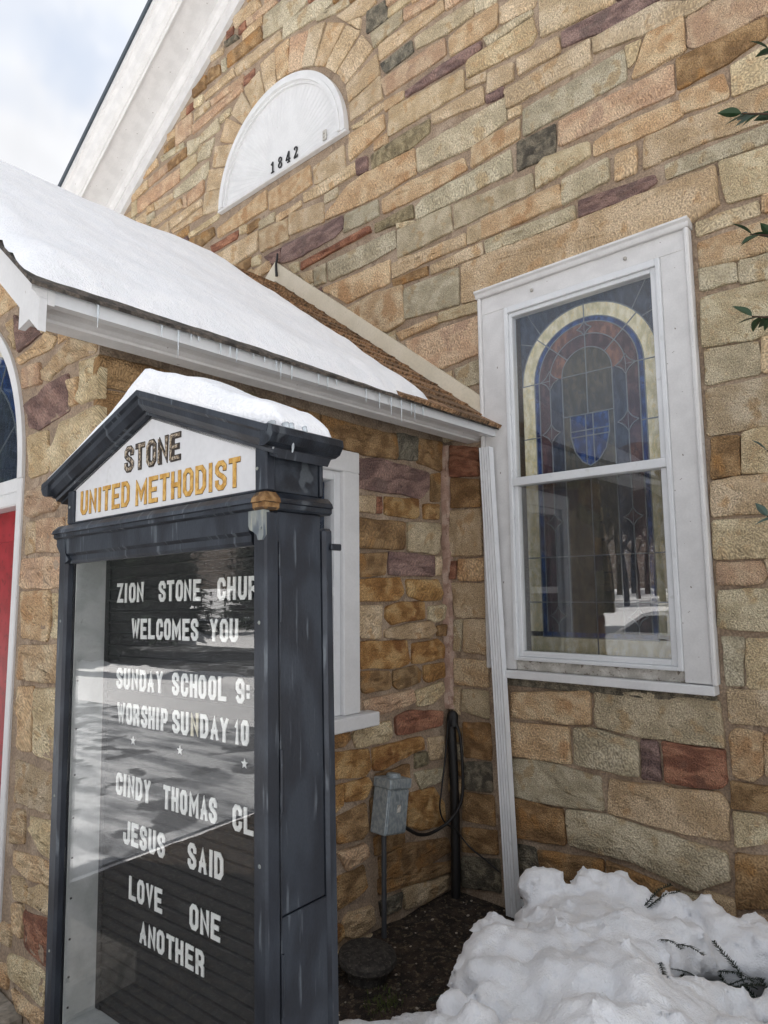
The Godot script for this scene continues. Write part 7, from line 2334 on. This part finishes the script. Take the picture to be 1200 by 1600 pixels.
	["n", -4.044, 5.055, -3.821, 5.06, -3.817, 4.998, -4.037, 5.001],
	["k", -3.798, 5.058, -3.644, 5.065, -3.637, 4.995, -3.801, 4.999],
	["b", -3.616, 5.059, -3.476, 5.063, -3.471, 5.004, -3.621, 4.997],
	["l", -3.448, 5.055, -3.349, 5.065, -3.345, 5.005, -3.447, 4.998],
	["t", 0.598, 5.062, 0.682, 5.061, 0.68, 5.003, 0.596, 5.003],
	["t", 1.545, 5.155, 1.624, 5.147, 1.628, 5.09, 1.54, 5.089],
	["b", 0.364, 5.208, 0.475, 5.215, 0.466, 5.149, 0.356, 5.153],
	["g", -4.405, 5.304, -4.263, 5.294, -4.258, 5.238, -4.397, 5.235],
	["o", -4.025, 5.298, -3.9, 5.304, -3.903, 5.236, -4.026, 5.238],
	["b", -3.882, 5.298, -3.795, 5.304, -3.791, 5.238, -3.884, 5.237],
	["g", -3.55, 5.298, -3.43, 5.297, -3.435, 5.235, -3.555, 5.235],
	["o", 1.197, 5.305, 1.356, 5.296, 1.362, 5.244, 1.201, 5.235],
	["g", -3.914, 5.392, -3.812, 5.395, -3.813, 5.332, -3.914, 5.333],
	["o", -3.557, 5.395, -3.445, 5.389, -3.435, 5.328, -3.562, 5.333],
	["r", 0.831, 5.485, 1.035, 5.478, 1.043, 5.422, 0.827, 5.425],
	["o", -0.189, 5.508, -0.074, 5.515, -0.072, 5.445, -0.184, 5.45],
	["l", -0.392, 5.536, -0.192, 5.544, -0.193, 5.485, -0.392, 5.485],
	["l", -0.169, 5.602, -0.064, 5.598, -0.064, 5.541, -0.17, 5.542],
	["k", -0.401, 5.633, -0.167, 5.627, -0.164, 5.565, -0.399, 5.573],
	["g", 0.49, 5.69, 0.657, 5.688, 0.657, 5.629, 0.493, 5.635],
	["g", -2.338, 5.745, -2.2, 5.746, -2.199, 5.694, -2.341, 5.687],
	["p", -0.518, 5.775, -0.413, 5.779, -0.41, 5.717, -0.518, 5.717],
	["b", -3.276, 5.903, -3.074, 5.903, -3.069, 5.835, -3.276, 5.839],
	["n", 0.087, 5.898, 0.29, 5.897, 0.288, 5.837, 0.087, 5.843],
	["r", -2.019, 5.932, -1.878, 5.933, -1.877, 5.87, -2.018, 5.866],
	["k", -2.177, 5.958, -2.026, 5.959, -2.021, 5.898, -2.185, 5.901],
	["o", -3.214, 5.995, -3.075, 5.989, -3.072, 5.93, -3.21, 5.928],
	["b", -0.921, 5.995, -0.745, 5.992, -0.754, 5.927, -0.924, 5.928],
	["t", -2.996, 6.11, -2.911, 6.112, -2.906, 6.049, -2.989, 6.047],
	["r", -2.887, 6.111, -2.776, 6.109, -2.785, 6.051, -2.894, 6.048],
	["t", -0.174, 6.107, -0.09, 6.109, -0.092, 6.048, -0.173, 6.05],
	["r", -1.205, 6.171, -1.002, 6.176, -0.995, 6.106, -1.198, 6.108],
	["g", -0.464, 6.256, -0.349, 6.263, -0.349, 6.196, -0.464, 6.2],
	["n", -1.362, 6.316, -1.239, 6.321, -1.242, 6.264, -1.356, 6.262],
	["o", -2.032, 6.348, -1.783, 6.355, -1.775, 6.293, -2.031, 6.288],
	["r", -0.825, 6.415, -0.621, 6.409, -0.617, 6.351, -0.821, 6.348],
	["r", -2.092, 6.443, -2.004, 6.445, -2.005, 6.375, -2.093, 6.379],
	["r", -2.269, 6.503, -2.182, 6.503, -2.186, 6.444, -2.272, 6.442],
	["k", -1.735, 6.501, -1.563, 6.504, -1.561, 6.438, -1.736, 6.442],
	["n", -1.165, 6.617, -1.004, 6.625, -0.994, 6.556, -1.167, 6.565],
	["o", -1.977, 6.679, -1.808, 6.676, -1.806, 6.625, -1.981, 6.619]]
const SIDE_FILLING := [
	["g", -0.907, 0.138, -1.324, 0.141, -1.321, 0.022, -0.905, 0.018],
	["k", -1.34, 0.138, -1.63, 0.142, -1.625, 0.026, -1.334, 0.023],
	["b", -1.644, 0.143, -2.058, 0.141, -2.054, 0.015, -1.646, 0.025],
	["a", -0.905, 0.317, -1.094, 0.32, -1.09, 0.165, -0.907, 0.16],
	["b", -1.114, 0.314, -1.555, 0.315, -1.548, 0.161, -1.115, 0.158],
	["t", -1.568, 0.318, -1.886, 0.315, -1.886, 0.162, -1.576, 0.156],
	["t", -1.905, 0.321, -2.065, 0.314, -2.063, 0.158, -1.907, 0.162],
	["g", -0.905, 0.455, -1.284, 0.45, -1.294, 0.336, -0.913, 0.345],
	["p", -1.305, 0.449, -1.496, 0.454, -1.498, 0.339, -1.316, 0.344],
	["r", -1.526, 0.452, -2.058, 0.447, -2.06, 0.345, -1.515, 0.344],
	["l", -0.912, 0.57, -1.118, 0.565, -1.117, 0.473, -0.914, 0.468],
	["b", -1.142, 0.572, -1.433, 0.568, -1.432, 0.467, -1.14, 0.473],
	["k", -1.455, 0.568, -1.776, 0.574, -1.78, 0.473, -1.448, 0.467],
	["k", -1.804, 0.572, -2.064, 0.568, -2.062, 0.473, -1.804, 0.468],
	["l", -0.924, 0.702, -1.226, 0.705, -1.22, 0.59, -0.916, 0.594],
	["n", -1.237, 0.695, -1.592, 0.699, -1.591, 0.595, -1.24, 0.595],
	["k", -1.611, 0.703, -1.822, 0.703, -1.814, 0.586, -1.609, 0.592],
	["a", -1.843, 0.696, -2.063, 0.706, -2.066, 0.586, -1.845, 0.585],
	["l", -0.92, 0.831, -1.099, 0.828, -1.102, 0.715, -0.916, 0.723],
	["b", -1.114, 0.829, -1.527, 0.829, -1.525, 0.724, -1.118, 0.714],
	["k", -1.545, 0.831, -1.788, 0.831, -1.795, 0.724, -1.549, 0.724],
	["b", -1.81, 0.826, -2.059, 0.83, -2.056, 0.716, -1.805, 0.724],
	["t", -1.949, 0.968, -2.065, 0.97, -2.058, 0.855, -1.951, 0.849],
	["a", -1.95, 1.13, -2.062, 1.129, -2.064, 0.986, -1.951, 0.993],
	["k", -1.95, 1.239, -2.058, 1.246, -2.06, 1.147, -1.95, 1.145],
	["r", -1.947, 1.404, -2.056, 1.409, -2.06, 1.261, -1.947, 1.26],
	["t", -1.947, 1.527, -2.056, 1.536, -2.058, 1.431, -1.95, 1.432],
	["g", -1.944, 1.626, -2.057, 1.632, -2.061, 1.553, -1.944, 1.548],
	["g", -1.944, 1.757, -2.059, 1.765, -2.065, 1.651, -1.944, 1.653],
	["p", -1.951, 1.882, -2.065, 1.882, -2.064, 1.784, -1.95, 1.782],
	["a", -1.955, 2.03, -2.063, 2.028, -2.054, 1.903, -1.951, 1.902],
	["n", -0.215, 0.766, -0.31, 0.771, -0.31, 0.708, -0.206, 0.711],
	["t", -0.915, 0.917, -1.124, 0.924, -1.122, 0.854, -0.923, 0.866],
	["b", -1.142, 0.915, -1.314, 0.917, -1.312, 0.865, -1.143, 0.856],
	["k", -1.332, 0.919, -1.406, 0.916, -1.414, 0.855, -1.327, 0.861],
	["b", -1.433, 0.917, -1.621, 0.915, -1.619, 0.861, -1.424, 0.855],
	["n", -1.64, 0.925, -1.848, 0.915, -1.852, 0.856, -1.642, 0.86],
	["a", -1.867, 0.921, -1.947, 0.923, -1.95, 0.856, -1.867, 0.858]]
const FRONT_FILLING := [
	["k", -2.902, 0.308, -2.68, 0.314, -2.685, 0.155, -2.903, 0.162],
	["t", -2.665, 0.312, -2.438, 0.316, -2.436, 0.157, -2.661, 0.162],
	["t", -2.895, 0.528, -2.709, 0.53, -2.713, 0.327, -2.897, 0.329],
	["n", -2.695, 0.529, -2.439, 0.535, -2.436, 0.334, -2.693, 0.329],
	["b", -2.898, 0.729, -2.693, 0.725, -2.694, 0.552, -2.906, 0.554],
	["l", -2.673, 0.724, -2.441, 0.728, -2.439, 0.555, -2.668, 0.55],
	["t", -2.901, 0.944, -2.705, 0.942, -2.709, 0.749, -2.901, 0.75],
	["b", -2.695, 0.935, -2.443, 0.936, -2.442, 0.745, -2.696, 0.746],
	["g", -0.115, 0.941, -0.025, 0.936, -0.021, 0.752, -0.115, 0.751],
	["n", -2.905, 1.064, -2.694, 1.06, -2.7, 0.955, -2.905, 0.958],
	["o", -2.68, 1.062, -2.44, 1.056, -2.435, 0.958, -2.678, 0.965],
	["k", -0.134, 1.064, -0.018, 1.057, -0.022, 0.956, -0.137, 0.96],
	["k", -2.898, 1.191, -2.647, 1.193, -2.654, 1.077, -2.901, 1.084],
	["o", -2.63, 1.188, -2.446, 1.184, -2.443, 1.077, -2.628, 1.085],
	["r", -0.136, 1.193, -0.022, 1.196, -0.025, 1.075, -0.14, 1.078],
	["n", -2.899, 1.375, -2.706, 1.37, -2.708, 1.214, -2.905, 1.212],
	["b", -2.687, 1.373, -2.44, 1.366, -2.437, 1.208, -2.686, 1.216],
	["b", -0.16, 1.373, -0.025, 1.366, -0.014, 1.204, -0.159, 1.21],
	["g", -2.899, 1.501, -2.65, 1.505, -2.654, 1.391, -2.906, 1.394],
	["g", -2.63, 1.505, -2.441, 1.504, -2.436, 1.387, -2.633, 1.388],
	["o", -2.897, 1.718, -2.539, 1.724, -2.545, 1.523, -2.895, 1.522],
	["p", -2.896, 1.845, -2.544, 1.836, -2.54, 1.744, -2.897, 1.741],
	["g", -2.904, 2.05, -2.597, 2.051, -2.602, 1.86, -2.899, 1.863],
	["g", -2.575, 2.045, -2.444, 2.045, -2.445, 1.859, -2.586, 1.865],
	["t", -2.901, 2.201, -2.71, 2.2, -2.708, 2.069, -2.9, 2.07],
	["o", -2.688, 2.205, -2.435, 2.197, -2.439, 2.075, -2.686, 2.066],
	["g", -2.901, 2.338, -2.628, 2.339, -2.633, 2.218, -2.905, 2.223],
	["b", -2.614, 2.345, -2.424, 2.337, -2.425, 2.219, -2.61, 2.226],
	["o", -2.904, 2.479, -2.55, 2.478, -2.554, 2.358, -2.897, 2.354],
	["r", -2.531, 2.474, -2.402, 2.481, -2.4, 2.355, -2.524, 2.363],
	["g", -2.905, 2.687, -2.625, 2.686, -2.627, 2.504, -2.896, 2.502],
	["o", -2.611, 2.69, -2.35, 2.69, -2.352, 2.497, -2.606, 2.496],
	["t", -2.633, 2.904, -2.405, 2.907, -2.399, 2.707, -2.633, 2.705],
	["t", -2.382, 2.911, -2.205, 2.907, -2.214, 2.71, -2.383, 2.705],
	["l", -2.353, 3.116, -1.905, 3.122, -1.91, 2.926, -2.351, 2.932],
	["o", -1.152, 3.114, -0.713, 3.114, -0.707, 2.931, -1.154, 2.93],
	["r", -2.155, 3.274, -1.861, 3.27, -1.856, 3.139, -2.15, 3.142],
	["o", -1.842, 3.274, -1.628, 3.272, -1.631, 3.138, -1.845, 3.136],
	["t", -1.608, 3.275, -1.261, 3.265, -1.258, 3.139, -1.61, 3.146],
	["o", -1.238, 3.265, -0.914, 3.267, -0.916, 3.138, -1.242, 3.146],
	["k", -1.983, 3.406, -1.622, 3.398, -1.626, 3.289, -1.98, 3.29],
	["o", -1.603, 3.403, -1.415, 3.404, -1.414, 3.291, -1.601, 3.288],
	["o", -1.395, 3.405, -1.076, 3.396, -1.075, 3.293, -1.389, 3.293],
	["n", -1.784, 3.553, -1.448, 3.545, -1.446, 3.425, -1.778, 3.423],
	["g", -1.425, 3.553, -1.279, 3.554, -1.286, 3.422, -1.426, 3.423],
	["o", -0.625, 0.215, -0.538, 0.226, -0.541, 0.159, -0.625, 0.154],
	["o", -0.62, 0.364, -0.536, 0.373, -0.54, 0.31, -0.618, 0.305],
	["n", -0.103, 0.545, -0.023, 0.553, -0.024, 0.493, -0.094, 0.49],
	["b", -0.105, 0.645, -0.023, 0.635, -0.018, 0.576, -0.099, 0.578],
	["k", -0.109, 0.726, -0.02, 0.73, -0.014, 0.665, -0.113, 0.67],
	["k", -2.52, 1.6, -2.445, 1.605, -2.444, 1.546, -2.515, 1.534],
	["r", -2.525, 1.69, -2.434, 1.696, -2.441, 1.635, -2.515, 1.625],
	["t", -2.524, 1.78, -2.435, 1.776, -2.436, 1.72, -2.515, 1.722],
	["o", -0.36, 2.685, -0.211, 2.676, -0.205, 2.622, -0.361, 2.623],
	["p", -2.822, 2.768, -2.716, 2.764, -2.717, 2.714, -2.825, 2.715],
	["t", -0.515, 2.767, -0.352, 2.769, -0.344, 2.711, -0.522, 2.709],
	["o", -0.326, 2.767, -0.245, 2.772, -0.238, 2.706, -0.324, 2.709],
	["k", -0.614, 2.828, -0.515, 2.835, -0.516, 2.772, -0.605, 2.775],
	["o", -0.497, 2.855, -0.357, 2.859, -0.357, 2.802, -0.503, 2.795],
	["g", -2.194, 2.889, -2.083, 2.887, -2.077, 2.832, -2.191, 2.827],
	["n", -0.729, 2.889, -0.614, 2.886, -0.614, 2.835, -0.73, 2.827],
	["k", -0.584, 2.919, -0.504, 2.916, -0.505, 2.858, -0.595, 2.857],
	["o", -0.686, 2.976, -0.596, 2.984, -0.591, 2.923, -0.693, 2.917],
	["t", -2.5, 3.011, -2.352, 3.012, -2.35, 2.953, -2.496, 2.945],
	["o", -1.891, 3.042, -1.781, 3.038, -1.776, 2.986, -1.894, 2.979],
	["n", -1.274, 3.04, -1.155, 3.045, -1.145, 2.98, -1.28, 2.979],
	["g", -1.763, 3.066, -1.624, 3.065, -1.626, 3.012, -1.756, 3.015],
	["t", -1.429, 3.064, -1.277, 3.067, -1.275, 3.012, -1.432, 3.006],
	["o", -1.61, 3.099, -1.427, 3.095, -1.432, 3.045, -1.614, 3.037],
	["t", -1.896, 3.128, -1.76, 3.136, -1.758, 3.075, -1.89, 3.067],
	["o", -1.266, 3.129, -1.148, 3.125, -1.154, 3.075, -1.258, 3.065],
	["o", -1.858, 3.495, -1.783, 3.484, -1.782, 3.429, -1.858, 3.426]]
